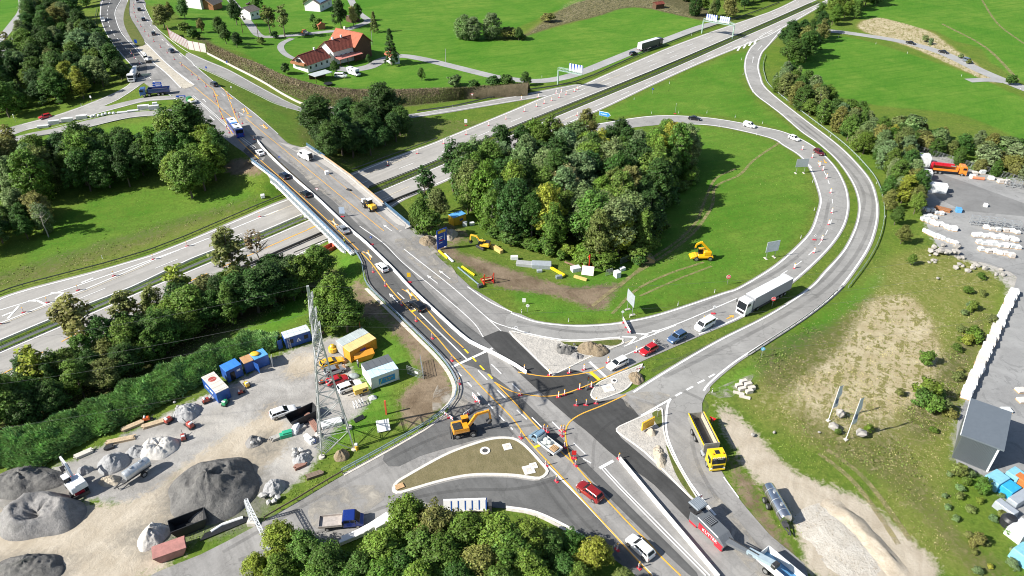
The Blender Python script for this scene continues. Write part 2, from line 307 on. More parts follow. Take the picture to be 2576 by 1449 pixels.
def fill_grid():
 me=bpy.data.meshes.new('ground')
 z=HG.copy()
 vs=np.stack([XX,YY,z],-1).reshape(-1,3)
 idx=np.arange(NX*NY).reshape(NY,NX)
 q=np.stack([idx[:-1,:-1],idx[:-1,1:],idx[1:,1:],idx[1:,:-1]],-1).reshape(-1,4)
 edge=np.r_[idx[0,:],idx[1:,-1],idx[-1,-2::-1],idx[-2:0:-1,0]]
 ev=vs[edge];c=np.array([0,250.,0]);out=[]
 rings=[edge];base=len(vs)
 for k,f in enumerate((1.5,3,12)):
  o=c+(ev-c)*f;o[:,2]=-7.5-(1.5 if k==0 else 4*k);o[:,2]=np.where(f==1.5,ev[:,2]*.5-3.5,o[:,2])
  out.append(o);rings.append(np.arange(len(edge))+base);base+=len(edge)
 for a,b in zip(rings[:-1],rings[1:]):
  q=np.r_[q,np.stack([a,b,np.roll(b,-1),np.roll(a,-1)],-1)[:,::-1]]
 V=np.r_[vs,np.concatenate(out)]
 me.vertices.add(len(V));me.vertices.foreach_set('co',V.ravel())
 me.loops.add(len(q)*4);me.loops.foreach_set('vertex_index',q.ravel().astype(np.int32))
 me.polygons.add(len(q));me.polygons.foreach_set('loop_start',np.arange(0,len(q)*4,4,dtype=np.int32))
 me.polygons.foreach_set('use_smooth',np.ones(len(q),bool))
 me.update(calc_edges=True);me.validate()
 for nm,ch in(('cover_a',(MEADOW,DRY,SOIL)),('cover_b',(SAND,GRAV,SCRUB)),('cover_c',(STAIN,STAIN,STAIN))):
  a=np.zeros((len(V),4),np.float32);a[:,3]=1
  for k in range(3):a[:NX*NY,k]=ch[k].ravel()
  if nm=='cover_a':a[NX*NY:,0]=.8
  at_=me.attributes.new(nm,'FLOAT_COLOR','POINT');at_.data.foreach_set('color',a.ravel())
 return me
def ground_mat():
 m,nt,b=newmat('ground_cover');P=wpos(nt)
 fine=noi(nt,P,1.6,7,.72);mid=noi(nt,P,.22,5,.6,.4);big=noi(nt,P,.03,4,.6,.6);vf=noi(nt,P,5,5,.75)
 st=noi(nt,wpos(nt,(3.5,.55,1),R(64)),.5,5,.65,.3);clump=noi(nt,P,.75,4,.6,1.0)
 t1=ramp(nt,fine,.28,.72);t2=ramp(nt,mid,.3,.7);t3=ramp(nt,big,.35,.65);t4=ramp(nt,vf,.3,.7);tc=ramp(nt,clump,.34,.68);ts=ramp(nt,st,.3,.7)
 L=lambda a,b_,f:mixc(nt,f,a,b_)
 verge=L(L((.07,.16,.014),(.15,.225,.026),t2),L((.085,.135,.02),(.23,.25,.055),tc),mth(nt,'MULTIPLY',t3,.8));verge=L((.045,.075,.012),verge,mth(nt,'ADD',mth(nt,'MULTIPLY',t1,.8),.3))
 mead=L(L((.052,.165,.013),(.088,.222,.019),ts),(.155,.255,.036),mth(nt,'MULTIPLY',mth(nt,'ADD',t2,.25),t3));mead=L(mead,(.04,.145,.010),mth(nt,'MULTIPLY',ramp(nt,noi(nt,wpos(nt,(26,2.1,1),R(24)),1.0,2,.5),.5,.62),.38));mead=L((.035,.11,.008),mead,mth(nt,'ADD',mth(nt,'MULTIPLY',t1,.6),.45))
 dry=L(L((.36,.30,.17),(.58,.51,.36),t2),(.19,.19,.06),ramp(nt,mth(nt,'ADD',mth(nt,'MULTIPLY',clump,.6),mth(nt,'MULTIPLY',st,.4)),.50,.56));dry=L((.2,.16,.08),dry,mth(nt,'ADD',mth(nt,'MULTIPLY',t4,.7),.4))
 soil=L((.12,.087,.055),(.27,.21,.145),t2);soil=L(soil,(.07,.05,.035),mth(nt,'MULTIPLY',ramp(nt,fine,.55,.75),.6))
 sand=L(L((.37,.32,.245),(.52,.465,.38),t2),(.31,.26,.195),mth(nt,'MULTIPLY',ts,.55));sand=L(sand,(.3,.25,.18),mth(nt,'MULTIPLY',ramp(nt,fine,.58,.72),.55))
 grav=L((.21,.2,.185),(.4,.385,.36),t2);grav=L(grav,(.5,.47,.42),mth(nt,'MULTIPLY',ramp(nt,big,.5,.62),.6));grav=L(grav,(.15,.14,.13),mth(nt,'MULTIPLY',ramp(nt,vf,.56,.7),.6))
 scr=L((.055,.062,.02),(.19,.165,.09),tc);scr=L((.04,.04,.018),scr,mth(nt,'ADD',mth(nt,'MULTIPLY',t1,.8),.25))
 A=nd(nt,'ShaderNodeAttribute',attribute_name='cover_a');B=nd(nt,'ShaderNodeAttribute',attribute_name='cover_b')
 sa=nd(nt,'ShaderNodeSeparateColor');sb=nd(nt,'ShaderNodeSeparateColor');nt.links.new(A.outputs['Color'],sa.inputs[0]);nt.links.new(B.outputs['Color'],sb.inputs[0])
 jit=mth(nt,'ADD',mth(nt,'MULTIPLY',mth(nt,'SUBTRACT',clump,.5),.9),mth(nt,'MULTIPLY',mth(nt,'SUBTRACT',fine,.5),.8))
 def msk(s,soft=.16):return ramp(nt,mth(nt,'ADD',s,jit),.5-soft,.5+soft)
 col=mixc(nt,ramp(nt,sa.outputs[1],.05,.5,0,.75),verge,L((.15,.15,.035),(.28,.255,.085),mth(nt,'ADD',mth(nt,'MULTIPLY',t1,.5),mth(nt,'MULTIPLY',tc,.5))))
 col=mixc(nt,msk(sa.outputs[0],.3),col,mead)
 col=mixc(nt,mth(nt,'MULTIPLY',msk(sb.outputs[2],.25),mth(nt,'GREATER_THAN',sb.outputs[2],.03)),col,scr)
 for s,c_ in((sa.outputs[1],dry),(sa.outputs[2],soil),(sb.outputs[1],grav),(sb.outputs[0],sand)):
  col=mixc(nt,mth(nt,'MULTIPLY',msk(s),ramp(nt,s,.04,.12)),col,c_)
 Cc=nd(nt,'ShaderNodeAttribute',attribute_name='cover_c').outputs['Fac'];col=mixc(nt,mth(nt,'MULTIPLY',msk(Cc,.3),ramp(nt,Cc,.04,.3,0,.85)),col,L((.11,.105,.095),(.2,.19,.165),t1))
 nt.links.new(col,b.inputs['Base Color']);b.inputs['Roughness'].default_value=.95;b.inputs['Specular IOR Level'].default_value=.12
 h=mth(nt,'ADD',mth(nt,'MULTIPLY',fine,.8),mth(nt,'ADD',clump,mth(nt,'MULTIPLY',vf,.35)));bump(nt,b,h,.38,.3)
 return m
go=link('ground',fill_grid());go.data.materials.append(ground_mat());go['kind']='structure'
# sealed surfaces
def road_mat(name,lo,hi,streak=None,rot=0.,crack=.35,patch=.0,pc=(.05,.05,.05),tint=(1,1,.98)):
 m,nt,b=newmat(name);P=wpos(nt)
 n1=noi(nt,P,.12,5,.6,.5);n2=noi(nt,P,3.5,6,.75);n3=noi(nt,P,.6,4,.55,.8)
 a=tuple(lo*t for t in tint);c=tuple(hi*t for t in tint)
 col=mixc(nt,ramp(nt,n1,.32,.68),a,c)
 col=mixc(nt,mth(nt,'MULTIPLY',ramp(nt,n3,.45,.7),.35),col,tuple(x*.82 for x in a))
 if streak:
  s=noi(nt,wpos(nt,(streak,1.1,1),rot),1.0,3,.5);col=mixc(nt,mth(nt,'MULTIPLY',ramp(nt,s,.42,.66),.5),col,tuple(x*.72 for x in a))
 if patch:col=mixc(nt,mth(nt,'MULTIPLY',ramp(nt,noi(nt,P,.2,3,.6,1.5),.6,.64),patch),col,pc)
 v=nd(nt,'ShaderNodeTexVoronoi',feature='DISTANCE_TO_EDGE');v.inputs['Scale'].default_value=.09;w=nd(nt,'ShaderNodeVectorMath',operation='ADD')
 nz=nd(nt,'ShaderNodeTexNoise');nz.inputs['Scale'].default_value=.35;nz.inputs['Detail'].default_value=4;nt.links.new(P,nz.inputs[0]);sc_=nd(nt,'ShaderNodeVectorMath',operation='SCALE');sc_.inputs['Scale'].default_value=5
 nt.links.new(nz.outputs['Color'],sc_.inputs[0]);nt.links.new(P,w.inputs[0]);nt.links.new(sc_.outputs[0],w.inputs[1]);nt.links.new(w.outputs[0],v.inputs['Vector'])
 col=mixc(nt,mth(nt,'MULTIPLY',ramp(nt,v.outputs['Distance'],.004,.009,1,0),crack),col,tuple(x*.4 for x in a))
 col=mixc(nt,mth(nt,'MULTIPLY',ramp(nt,n2,.4,.75),.3),col,tuple(min(1,x*1.25)for x in c))
 nt.links.new(col,b.inputs['Base Color']);b.inputs['Roughness'].default_value=.85;b.inputs['Specular IOR Level'].default_value=.3
 bump(nt,b,n2,.15,.03);return m
MWROT=math.atan2(*(flat([(1640,200)],-7)[0]-flat([(337,724)],-6.3)[0])[[1,0]])
CRROT=math.atan2(*(flat([(1500,1300)],0)[0]-flat([(760,480)],0)[0])[[1,0]])
CONC=road_mat('motorway_concrete',.30,.37,40,MWROT,.1,tint=(1.03,.99,.92))
OLD=road_mat('old_asphalt',.20,.31,12,CRROT,.3,.25,(.17,.17,.17),tint=(1.02,.99,.945))
RAMP=road_mat('ramp_asphalt',.225,.315,None,0,.4,.3,(.19,.19,.185),tint=(1.02,1,.95))
MID=road_mat('used_dark_asphalt',.10,.15,10,CRROT,.2,.3,(.16,.16,.155))
NEW=road_mat('fresh_asphalt',.042,.074,9,CRROT,.0,.0)
LANE=road_mat('lane_asphalt',.075,.115,14,CRROT,.1)
PATH=road_mat('field_path_asphalt',.27,.36,None,0,.2)
YARD=road_mat('yard_asphalt',.22,.31,None,0,.3,.5,(.15,.15,.15))
def cdt(P,step):
 P=np.asarray(P)[:,:2]
 x0,y0=P.min(0);x1,y1=P.max(0)
 X,Y=np.meshgrid(np.arange(x0+step/2,x1,step),np.arange(y0+step/2,y1,step));X=X.ravel()+.013;Y=Y.ravel()+.017
 k=inpoly(X,Y,P);X,Y=X[k],Y[k]
 vs=[Vector(p)for p in P.tolist()]+[Vector(p)for p in np.c_[X,Y].tolist()]
 n=len(P)
 v,e,f,*_=delaunay_2d_cdt(vs,[(i,(i+1)%n)for i in range(n)],[],1,1e-4)
 v=np.array([tuple(q)for q in v]);c=np.array([v[list(t)].mean(0)for t in f])
 ok=inpoly(c[:,0],c[:,1],P)
 return v,[t for t,o in zip(f,ok)if o]
def outline(uv,sm=5,step=2.,up=True):
 q=smooth(uv,sm,True)if sm else np.asarray(uv,float)
 P=ground(q,up);P=np.r_[P,P[:1]];P=resamp(P,step)[:-1];return P
SHEETS=[]
def sheet(name,uv,m,lift=.06,step=2.,sm=5,up=True,kind='structure',P=None):
 P=outline(uv,sm,step,up)if P is None else P
 v,f=cdt(P,step);z=(surf if up else terr)(v[:,0],v[:,1])+lift;SHEETS.append(np.array(P)[:,:2])
 mb=MB();mb.v=np.c_[v,z].tolist();mb.f=[tuple(t)if np.cross(v[t[1]]-v[t[0]],v[t[2]]-v[t[0]])>0 else tuple(t[::-1])for t in f];mb.m=[0]*len(f)
 return struct(name,mb,m,kind,smooth_=True)
def line3(uv,sm=6,step=1.2,up=True):
 q=smooth(uv,sm)if sm and len(uv)>2 else np.asarray(uv,float)
 if len(q)==2:q=np.c_[np.linspace(q[0][0],q[1][0],12),np.linspace(q[0][1],q[1][1],12)]
 return resamp(ground(q,up),step)
def offs(P,d):
 t=np.gradient(P[:,:2],axis=0);t/=np.linalg.norm(t,axis=1)[:,None]+1e-9
 return P[:,:2]+np.c_[-t[:,1],t[:,0]]*d
def strip_mb(P,w,lift,up=True,mb=None,o=0.,dash=None):
 mb=mb or MB();f=surf if up else terr
 s=np.r_[0,np.cumsum(np.hypot(*np.diff(P[:,:2],axis=0).T))]
 spans=[(0,s[-1])]if not dash else[(a,min(a+dash[0],s[-1]))for a in np.arange(dash[2]if len(dash)>2 else 0,s[-1],dash[0]+dash[1])]
 for a,b in spans:
  if b-a<.15:continue
  t=np.linspace(a,b,max(2,int((b-a)/1.2)+2));Q=np.stack([np.interp(t,s,P[:,k])for k in range(3)],1)
  A=offs(Q,o+w/2);B=offs(Q,o-w/2);n=len(Q)
  vs=np.r_[np.c_[A,f(A[:,0],A[:,1])+lift],np.c_[B,f(B[:,0],B[:,1])+lift]].tolist()
  mb.add(vs,[(k,n+k,n+k+1,k+1)for k in range(n-1)])
 return mb
def paint(uv,w=.16,m='w',dash=None,lift=.105,sm=6,up=True,name='lane_marking',o=0.):
 return struct(name,strip_mb(line3(uv,sm,1.0,up),w,lift,up,dash=dash,o=o),PAINT[m])
def mark_mat(name,col,wear):
 m,nt,b=newmat(name);P=wpos(nt);n=noi(nt,P,2.5,6,.75)
 nt.links.new(mixc(nt,mth(nt,'MULTIPLY',ramp(nt,n,.52,.8),wear),col,(.3,.29,.27)),b.inputs['Base Color']);b.inputs['Roughness'].default_value=.6;return m
PAINT={'w':mark_mat('white_road_paint',(.80,.80,.78),.35),'y':mark_mat('yellow_road_tape',(.78,.40,.045),.2),'p':mark_mat('pale_worn_paint',(.62,.55,.42),.6),'Y':mark_mat('bright_yellow_tape',(.85,.58,.02),.1)}
MW_UP=[(-90,788),(0,749),(75,724),(375,642),(644,530),(871,439),(1039,377),(1094,357),(1288,277),(1375,241),(1450,219),(1528,185),(1663,127),(1788,80),(1932,31),(1995,2),(2030,-14)]
MED1=[(-90,900),(0,860),(200,777),(337,723),(487,652),(644,592),(761,542),(926,474),(1111,400),(1288,321),(1638,180),(1838,95),(1932,55),(2054,1),(2090,-14)]
MED2=[(-90,926),(0,884),(107,838),(275,766),(362,728),(644,609),(779,551),(931,490),(1221,367),(1288,338),(1648,190),(1845,103),(1932,66),(2076,1),(2110,-14)]
MW_LO=[(-90,1010),(0,972),(300,852),(490,773),(660,693),(829,604),(980,527),(1019,503),(1160,440),(1288,380),(1410,322),(1538,265),(1638,217),(1763,160),(1878,113),(1935,92),(1968,73),(2094,1),(2125,-14)]
sheet('motorway_carriageway',MW_UP+MED1[::-1],CONC,.06,2.5,3,up=False)
sheet('motorway_carriageway',MED2+MW_LO[::-1],CONC,.06,2.5,3,up=False)
L_MAIN=[(262,-8),(252,25),(252,50),(275,100),(310,145),(340,175),(350,200),(400,232),(445,243),(462,262),(500,310),(582,362),(644,405),(701,446),(794,536),(869,609),(893,634),(911,660),(918,690),(933,722),(999,789),(1061,849),(1111,899),(1141,939),(1152,975),(1146,1009),(1120,1040),(1072,1075),(1047,1090),(960,1141),(865,1195),(755,1259),(640,1325),(506,1395),(340,1470)]
R_MAIN=[(357,-8),(367,27),(390,65),(425,105),(467,145),(485,160),(562,225),(644,287),(726,362),(769,370),(829,410),(879,446),(952,508),(1029,573),(1045,590),(1186,724),(1288,785),(1278,832),(1385,945),(1490,965),(1573,994),(1690,925),(1790,970),(1778,987),(1763,1024),(1759,1047),(1770,1105),(1815,1185),(1860,1257),(1940,1350),(2040,1470)]
BOT=[(1610,1470),(1600,1449),(1480,1360),(1420,1324),(1345,1290),(1275,1280),(1100,1272),(985,1305),(900,1348),(800,1390),(680,1425),(575,1470)]
sheet('crossing_road',L_MAIN+BOT[::-1]+R_MAIN[::-1],OLD,.06,2.,2)
LOOP_IN=[(1288,785),(1350,807),(1438,817),(1513,815),(1575,807),(1663,787),(1813,737),(1853,724),(1932,677),(1977,642),(2014,607),(2039,575),(2054,532),(2060,505),(2054,475),(2037,430),(2012,395),(1969,367),(1932,347),(1800,318),(1688,313),(1560,325),(1420,345)]
LOOP_OUT=[(1278,832),(1395,945),(1525,950),(1613,910),(1763,845),(1868,800),(1940,752),(1997,712),(2049,667),(2094,620),(2124,575),(2136,537),(2137,502),(2129,467),(2107,425),(2072,387),(2032,358),(1982,335),(1932,322),(1813,300),(1713,291),(1623,293),(1500,312),(1410,330)]
sheet('loop_ramp',LOOP_IN+LOOP_OUT[::-1],RAMP,.07,2.,4)
OUT_IN=[(1573,994),(1588,984),(1688,922),(1800,857),(1932,790),(2032,724),(2072,682),(2117,632),(2142,587),(2154,552),(2158,522),(2154,492),(2139,455),(2104,405),(2057,362),(2014,332),(1962,287),(1932,264),(1893,232),(1873,185),(1873,150),(1885,122),(1900,108)]
OUT_EX=[(1760,1047),(1763,1024),(1778,987),(1788,972),(1818,944),(1863,909),(1932,865),(2019,809),(2082,762),(2122,724),(2164,667),(2192,620),(2207,575),(2212,537),(2209,502),(2194,457),(2157,410),(2107,362),(2019,295),(1932,225),(1915,192),(1910,165),(1918,135),(1935,115),(1968,75)]
sheet('outer_ramp',OUT_IN+OUT_EX[::-1],RAMP,.08,2.,4)
sheet('slip_road',[(467,145),(475,133),(520,152),(575,175),(644,213),(706,246),(757,270),(900,288),(1044,286),(1288,242),(1450,212),(1448,221),(1375,242),(1288,257),(1044,296),(900,300),(759,281),(694,260),(644,236),(542,187),(485,162)],RAMP,.08,2.2,3)
sheet('exit_ramp',[(340,172),(327,212),(250,250),(150,287),(56,312),(-80,352),(-80,378),(65,328),(120,318),(212,295),(300,272),(370,255),(445,250),(442,241),(360,246),(272,267),(265,265),(300,250),(350,217),(373,195)],RAMP,.08,2.,2)
sheet('closed_lane',[(440,276),(400,278),(300,286),(220,303),(130,325),(75,335),(-60,372),(-60,402),(75,348),(200,327),(325,298),(430,290),(478,297)],RAMP,.08,2.,2)
sheet('dark_carriageway',[(264,-6),(255,25),(255,50),(278,100),(312,145),(342,174),(348,195),(366,190),(367,160),(325,105),(300,70),(290,32),(307,-6)],MID,.085,2.,3)
sheet('bridge_lane',[(612,380),(644,406),(701,448),(794,538),(869,611),(895,636),(913,662),(920,690),(935,722),(1001,789),(1063,849),(1113,899),(1160,915),(1240,945),(1330,1020),(1400,1090),(1480,1170),(1600,1290),(1760,1449),(1735,1449),(1590,1310),(1480,1200),(1400,1120),(1320,1040),(1240,960),(1226,884),(1176,859),(1087,779),(1029,724),(989,680),(919,612),(881,580),(799,502),(736,447),(676,390),(645,357)],LANE,.085,2.,2)
sheet('new_strip',[(652,354),(700,392),(760,438),(840,508),(916,580),(960,610),(1019,667),(1069,724),(1130,785),(1214,849),(1260,895),(1226,883),(1177,857),(1087,777),(1030,722),(990,678),(920,610),(882,578),(800,500),(737,445),(677,388)],MID,.09,2.,2)
sheet('side_road_asphalt',[(1004,1246),(1031,1239),(1119,1214),(1194,1202),(1288,1203),(1350,1212),(1384,1200),(1400,1200),(1500,1300),(1600,1403),(1640,1449),(1602,1449),(1478,1358),(1420,1323),(1345,1289),(1275,1279),(1100,1271),(1060,1262)],MID,.085,2.,2)
sheet('side_road_asphalt',[(1150,1000),(1122,1042),(1074,1077),(960,1143),(990,1180),(1050,1150),(1194,1108),(1250,1096),(1300,1100),(1230,1040)],MID,.083,2.,2)
sheet('fresh_asphalt',[(1214,849),(1256,832),(1276,836),(1388,946),(1438,927),(1505,953),(1484,988),(1486,1003),(1510,1011),(1566,1000),(1608,1047),(1548,1078),(1550,1092),(1690,1211),(1766,1282),(1735,1312),(1640,1215),(1559,1158),(1535,1140),(1478,1087),(1438,1057),(1375,1002),(1318,950),(1260,895)],NEW,.095,2.,0)
sheet('bridge_slab',[(700,358),(726,364),(769,372),(829,412),(879,448),(952,510),(1026,572),(1000,566),(930,505),(860,445),(800,405),(740,380)],road_mat('slab_concrete',.36,.46,None,0,.1,.4,(.3,.24,.19),tint=(1,.95,.87)),.085,2.,0)
sheet('stone_yard',[(2298,385),(2576,465),(2800,540),(2800,1560),(2640,1449),(2545,1300),(2530,1245),(2470,1190),(2400,1170),(2408,1060),(2430,1005),(2455,950),(2500,860),(2540,760),(2560,692),(2480,662),(2420,652),(2360,622),(2330,565),(2318,480),(2308,440)],YARD,.06,3.,0,up=False)
sheet('stone_yard_patch',[(2305,438),(2330,425),(2576,512),(2800,600),(2800,640),(2576,545),(2420,530),(2360,500)],road_mat('yard_patch',.16,.22,None,0,.2),.08,3.,0,up=False)
def path(uv,w,name='field_path',m=None,lift=.07):
 P=line3(uv,6,2.2,False);A=offs(P,w/2);B=offs(P,-w/2)
 return sheet(name,None,m or PATH,lift,2.4,up=False,P=np.c_[np.r_[A,B[::-1]],np.zeros(2*len(P))])
path([(570,-12),(605,30),(630,63),(655,91),(705,91),(760,87),(820,80),(870,75),(920,58)],4.2)
path([(735,97),(712,108),(706,120),(715,134),(735,146),(760,152)],3.0,lift=.075)
path([(880,-5),(900,30),(925,50),(920,58)],4.,lift=.072)
path([(840,170),(880,176),(930,168),(960,152),(1005,141),(1060,148),(1130,165),(1210,185),(1260,196),(1338,204),(1400,199),(1463,182),(1538,152),(1600,127),(1663,105),(1763,68),(1830,52)],5.6)
path([(2040,70),(2072,76),(2132,83),(2232,98),(2307,114),(2382,138),(2482,185),(2600,232)],6.2)
path([(2520,205),(2482,201),(2435,203)],5.,lift=.075)
path([(57,-6),(57,25),(37,55),(0,100),(-40,140)],4.5)
path([(90,-6),(84,37),(65,75),(30,115),(-30,160)],9.)
path([(-20,188),(30,183),(62,177)],4.)
# road markings
def between(A,B,f):
 n=60;a=resamp(np.asarray(A,float),1);a=np.stack([np.interp(np.linspace(0,1,n),np.linspace(0,1,len(a)),a[:,k])for k in(0,1)],1)
 b=resamp(np.asarray(B,float),1);ub=b[:,0];
 return np.c_[a[:,0],a[:,1]*(1-f)+f*np.interp(a[:,0],ub,b[:,1])]
up_r=[p for p in MW_UP if p[0]>=871];lo_all=MW_LO
def clipu(pl,u0,u1):
 pl=np.asarray(pl,float);us=np.r_[u0,pl[(pl[:,0]>u0)&(pl[:,0]<u1),0],u1]
 return np.c_[us,np.interp(us,pl[:,0],pl[:,1])]
paint(MW_UP,.35,up=False,o=-.9,sm=2);paint(MED1,.3,up=False,o=.7,sm=2);paint(MED2,.3,up=False,o=-.7,sm=2);paint(MW_LO,.35,up=False,o=.9,sm=2)
for f in(.36,.67):paint(between(clipu(MW_UP,1450,2010),MED1,f),.22,dash=(6,12),up=False,sm=0)
paint(between(clipu(MED2,930,2080),MW_LO,.5),.22,dash=(6,12,3),up=False,sm=0)
paint(between(clipu(MW_UP,760,1450),MED1,.66),.22,dash=(6,12),up=False,sm=0)
paint([(-60,800),(0,781),(182,724),(462,625),(644,552),(700,530)],.32,up=False,sm=2);paint([(-60,846),(0,814),(225,724),(375,660),(480,618)],.3,up=False,sm=2)
paint([(-60,850),(0,818),(230,727),(380,662)],.18,'p',up=False,sm=2,lift=.11)
paint([(200,752),(337,697),(400,672),(560,607),(644,574)],.2,dash=(6,12),up=False,sm=0)
for a,b in(((20,802),(48,770)),((72,757),(92,758)),((118,768),(92,756)),((128,738),(160,737)),((160,737),(140,752)),((205,712),(235,700)),((6,796),(30,786))):paint([a,b],.5,up=False)
paint([(0,945),(240,813),(640,637),(800,566)],.25,'y',up=False,sm=0,dash=(9,4));paint([(644,635),(720,602),(794,570)],.3,'y',up=False)
for l in([(669,544),(739,515)],[(909,445),(1029,395)],[(956,502),(1029,470)],[(1390,316),(1450,290)],[(1505,210),(1560,188)]):paint(l,.25,'p',up=False)
for l,w,d in(([(1910,94),(1942,76)],.3,None),([(1845,122),(1880,108),(1932,86),(1990,60)],.3,(6,6)),([(1855,128),(1862,118)],.8,None),([(1870,122),(1876,113)],.8,None),([(1884,116),(1890,106)],.8,None),([(1897,110),(1903,100)],.8,None),([(1288,378),(1350,350),(1410,322)],.3,(6,6)),([(1395,340),(1412,324)],.8,None),([(1408,338),(1420,325)],.8,None)):paint(l,w,up=False,dash=d)
W_=[([(261,-5),(253,22),(257,57),(282,107),(340,175)],.2,None),([(308,-5),(291,25),(291,47),(307,85),(345,127),(372,160)],.22,None),([(279,-5),(271,25),(271,50),(282,80),(302,105),(330,137),(367,170)],.2,(4,5)),([(357,20),(370,52),(415,107),(467,150)],.2,(4,6)),([(322,-5),(321,37),(342,77),(370,112),(425,165),(487,212)],.22,None),([(361,10),(388,62),(425,97),(470,130),(520,154),(575,177),(644,215),(706,248),(757,272)],.22,None),([(417,107),(475,150),(495,170),(562,225),(644,289),(700,338)],.22,None),([(485,164),(542,189),(644,238),(694,262),(757,281)],.22,None),([(1044,287),(1288,245),(1450,214)],.25,None),([(1044,294),(1288,255),(1375,240)],.25,None),([(340,172),(325,213),(250,252),(150,289),(56,314)],.2,None),([(65,326),(120,316),(212,294),(300,271),(370,253),(440,249)],.2,None),([(265,265),(300,249),(350,216)],.2,None),([(130,322),(220,300),(300,283),(400,276)],.15,None),([(75,345),(200,325),(325,296),(430,288)],.15,None),([(375,195),(425,238),(462,265),(510,318),(560,357)],.2,(3,3)),([(483,243),(530,283),(580,328),(640,375)],.14,None),([(486,241),(533,281),(584,326),(644,372)],.14,None),([(527,292),(540,303)],.25,None),([(558,235),(590,265)],.15,(4,4)),([(602,283),(612,290)],.15,None),([(1138,924),(1239,877)],.55,None),([(1056,789),(1174,904)],.25,None),([(1000,737),(1046,780)],.2,(3,2)),([(1150,936),(1215,1003),(1290,1082)],.25,(1.6,2)),([(1203,933),(1226,957)],.2,None),([(1236,917),(1261,941)],.2,None),([(1251,982),(1274,1005)],.2,None),([(1288,966),(1308,985)],.2,None),([(1300,1032),(1325,1056)],.2,None),([(1338,1051),(1363,1076)],.2,None),([(1389,1062),(1410,1082)],.2,None),([(1443,1115),(1472,1143)],.2,None),([(1467,1155),(1487,1166)],.2,None),([(1016,627),(1139,724),(1216,792),(1244,812),(1288,827)],.2,None),([(905,570),(964,612),(1014,662),(1090,724),(1186,807),(1216,849)],.18,None),([(1216,792),(1261,834)],.18,None),([(1483,911),(1526,951)],.55,None),([(1508,1179),(1543,1160)],.55,None),([(1512,1178),(1562,1232),(1640,1312),(1775,1449)],.2,None),([(1520,1178),(1570,1232),(1650,1312),(1785,1449)],.2,None),([(1375,1169),(1478,1274),(1598,1403),(1642,1449)],.28,None),([(1853,752),(1700,817),(1613,844)],.25,None),([(1700,819),(1570,872)],.25,None),([(1560,900),(1648,860)],.22,None),([(1793,807),(1805,802)],.22,None),([(1964,692),(2017,657),(2063,612),(2087,567),(2094,535),(2092,490),(2082,452),(2069,425),(2050,400)],.2,(3,4)),([(1783,950),(1798,942)],.4,None),([(1755,965),(1772,957)],.4,None),([(1727,982),(1743,973)],.4,None),([(1699,997),(1715,988)],.4,None),([(1688,1004),(1648,1027),(1613,1047)],.4,None),([(1685,1007),(1678,1027),(1676,1087),(1697,1146),(1731,1209),(1776,1269),(1800,1297)],.4,None),([(1820,1201),(1858,1253)],.2,None),([(1565,848),(1600,849)],.4,None),([(1600,849),(1580,868)],.4,None),([(1600,840),(1630,842)],.4,None),([(1630,842),(1610,854)],.4,None),([(1640,834),(1660,832)],.4,None),([(1660,832),(1645,842)],.4,None),([(1176,722),(1231,760),(1288,786)],.3,None)]
for l,w,d in W_:paint(l,w,dash=d)
paint(LOOP_IN[:21],.38,o=-.55);paint(LOOP_OUT[4:24],.38,o=.55);paint(OUT_IN[1:],.38,o=-.5);paint(OUT_EX[2:],.38,o=.6)
paint([(1288,826),(1338,842),(1413,855),(1463,856),(1560,849)],.32);paint([(1395,941),(1498,895),(1600,852)],.2,'p')
Y_=[([(452,157),(490,187),(525,217),(540,232),(557,287),(585,338)],.2),([(557,220),(570,235),(595,300),(612,330)],.2),([(490,220),(542,262),(600,310)],.2),([(618,297),(671,341),(736,394),(839,479),(966,582)],.16),([(794,412),(1001,579)],.1),([(600,352),(648,397),(708,450),(798,531),(892,620),(936,665),(979,724),(1034,784),(1094,844),(1139,897),(1219,982),(1288,1052),(1325,1104),(1373,1157),(1425,1214),(1505,1302),(1598,1404),(1640,1449)],.22),([(1034,737),(1069,774),(1119,832),(1166,876)],.22),([(1244,962),(1288,1007),(1363,1087),(1410,1136),(1443,1167),(1483,1212),(1525,1257),(1588,1324),(1630,1364),(1658,1397),(1712,1449)],.22),([(1303,937),(1363,947),(1418,947),(1488,936),(1520,924)],.22),([(1244,962),(1269,977),(1288,986),(1325,994),(1375,998),(1428,989),(1508,957),(1580,925)],.22),([(1575,994),(1513,1022),(1463,1042),(1433,1062),(1422,1087),(1428,1132),(1440,1164)],.22),([(630,340),(700,405),(800,498)],.15)]
for l,w in Y_:paint(l,w,'y',lift=.11)
paint([(1168,879),(1242,957)],.32,'Y',dash=(1.6,1.4),lift=.11);paint([(1485,937),(1508,957)],.7,'Y',lift=.115);paint([(1034,785),(1045,781)],.5,'Y',lift=.115);paint([(1343,1127),(1358,1121)],.5,'Y',lift=.115)
def arrow(u0,v0,u1,v1,m='w',w=.18,hw=.42):
 a,b=at(u0,v0),at(u1,v1);d=(b-a);L=d.length;d.normalize();n=Vector((-d.y,d.x,0));z=Vector((0,0,.115));h=min(1.3,L*.4)
 mb=MB();s=b-d*h
 mb.add([a-n*w/2+z,a+n*w/2+z,s+n*w/2+z,s-n*w/2+z,s-n*hw+z,s+n*hw+z,b+z],[(3,2,1,0),(6,5,4)])
 struct('road_arrow',mb,PAINT[m])
for q in((986,582,964,566),(1133,703,1104,681),(1101,714,1074,693),(1001,762,979,739),(1893,158,1895,143),(1906,127,1917,115),(519,258,510,249),(2036,415,2042,424)):arrow(*q)
for q in((617,272,625,288),(665,315,672,325),(620,290,634,296),(540,235,548,243),(575,240,584,250),(1828,803,1846,794),(2072,402,2078,412)):arrow(*q,m='y',w=.3,hw=.6)
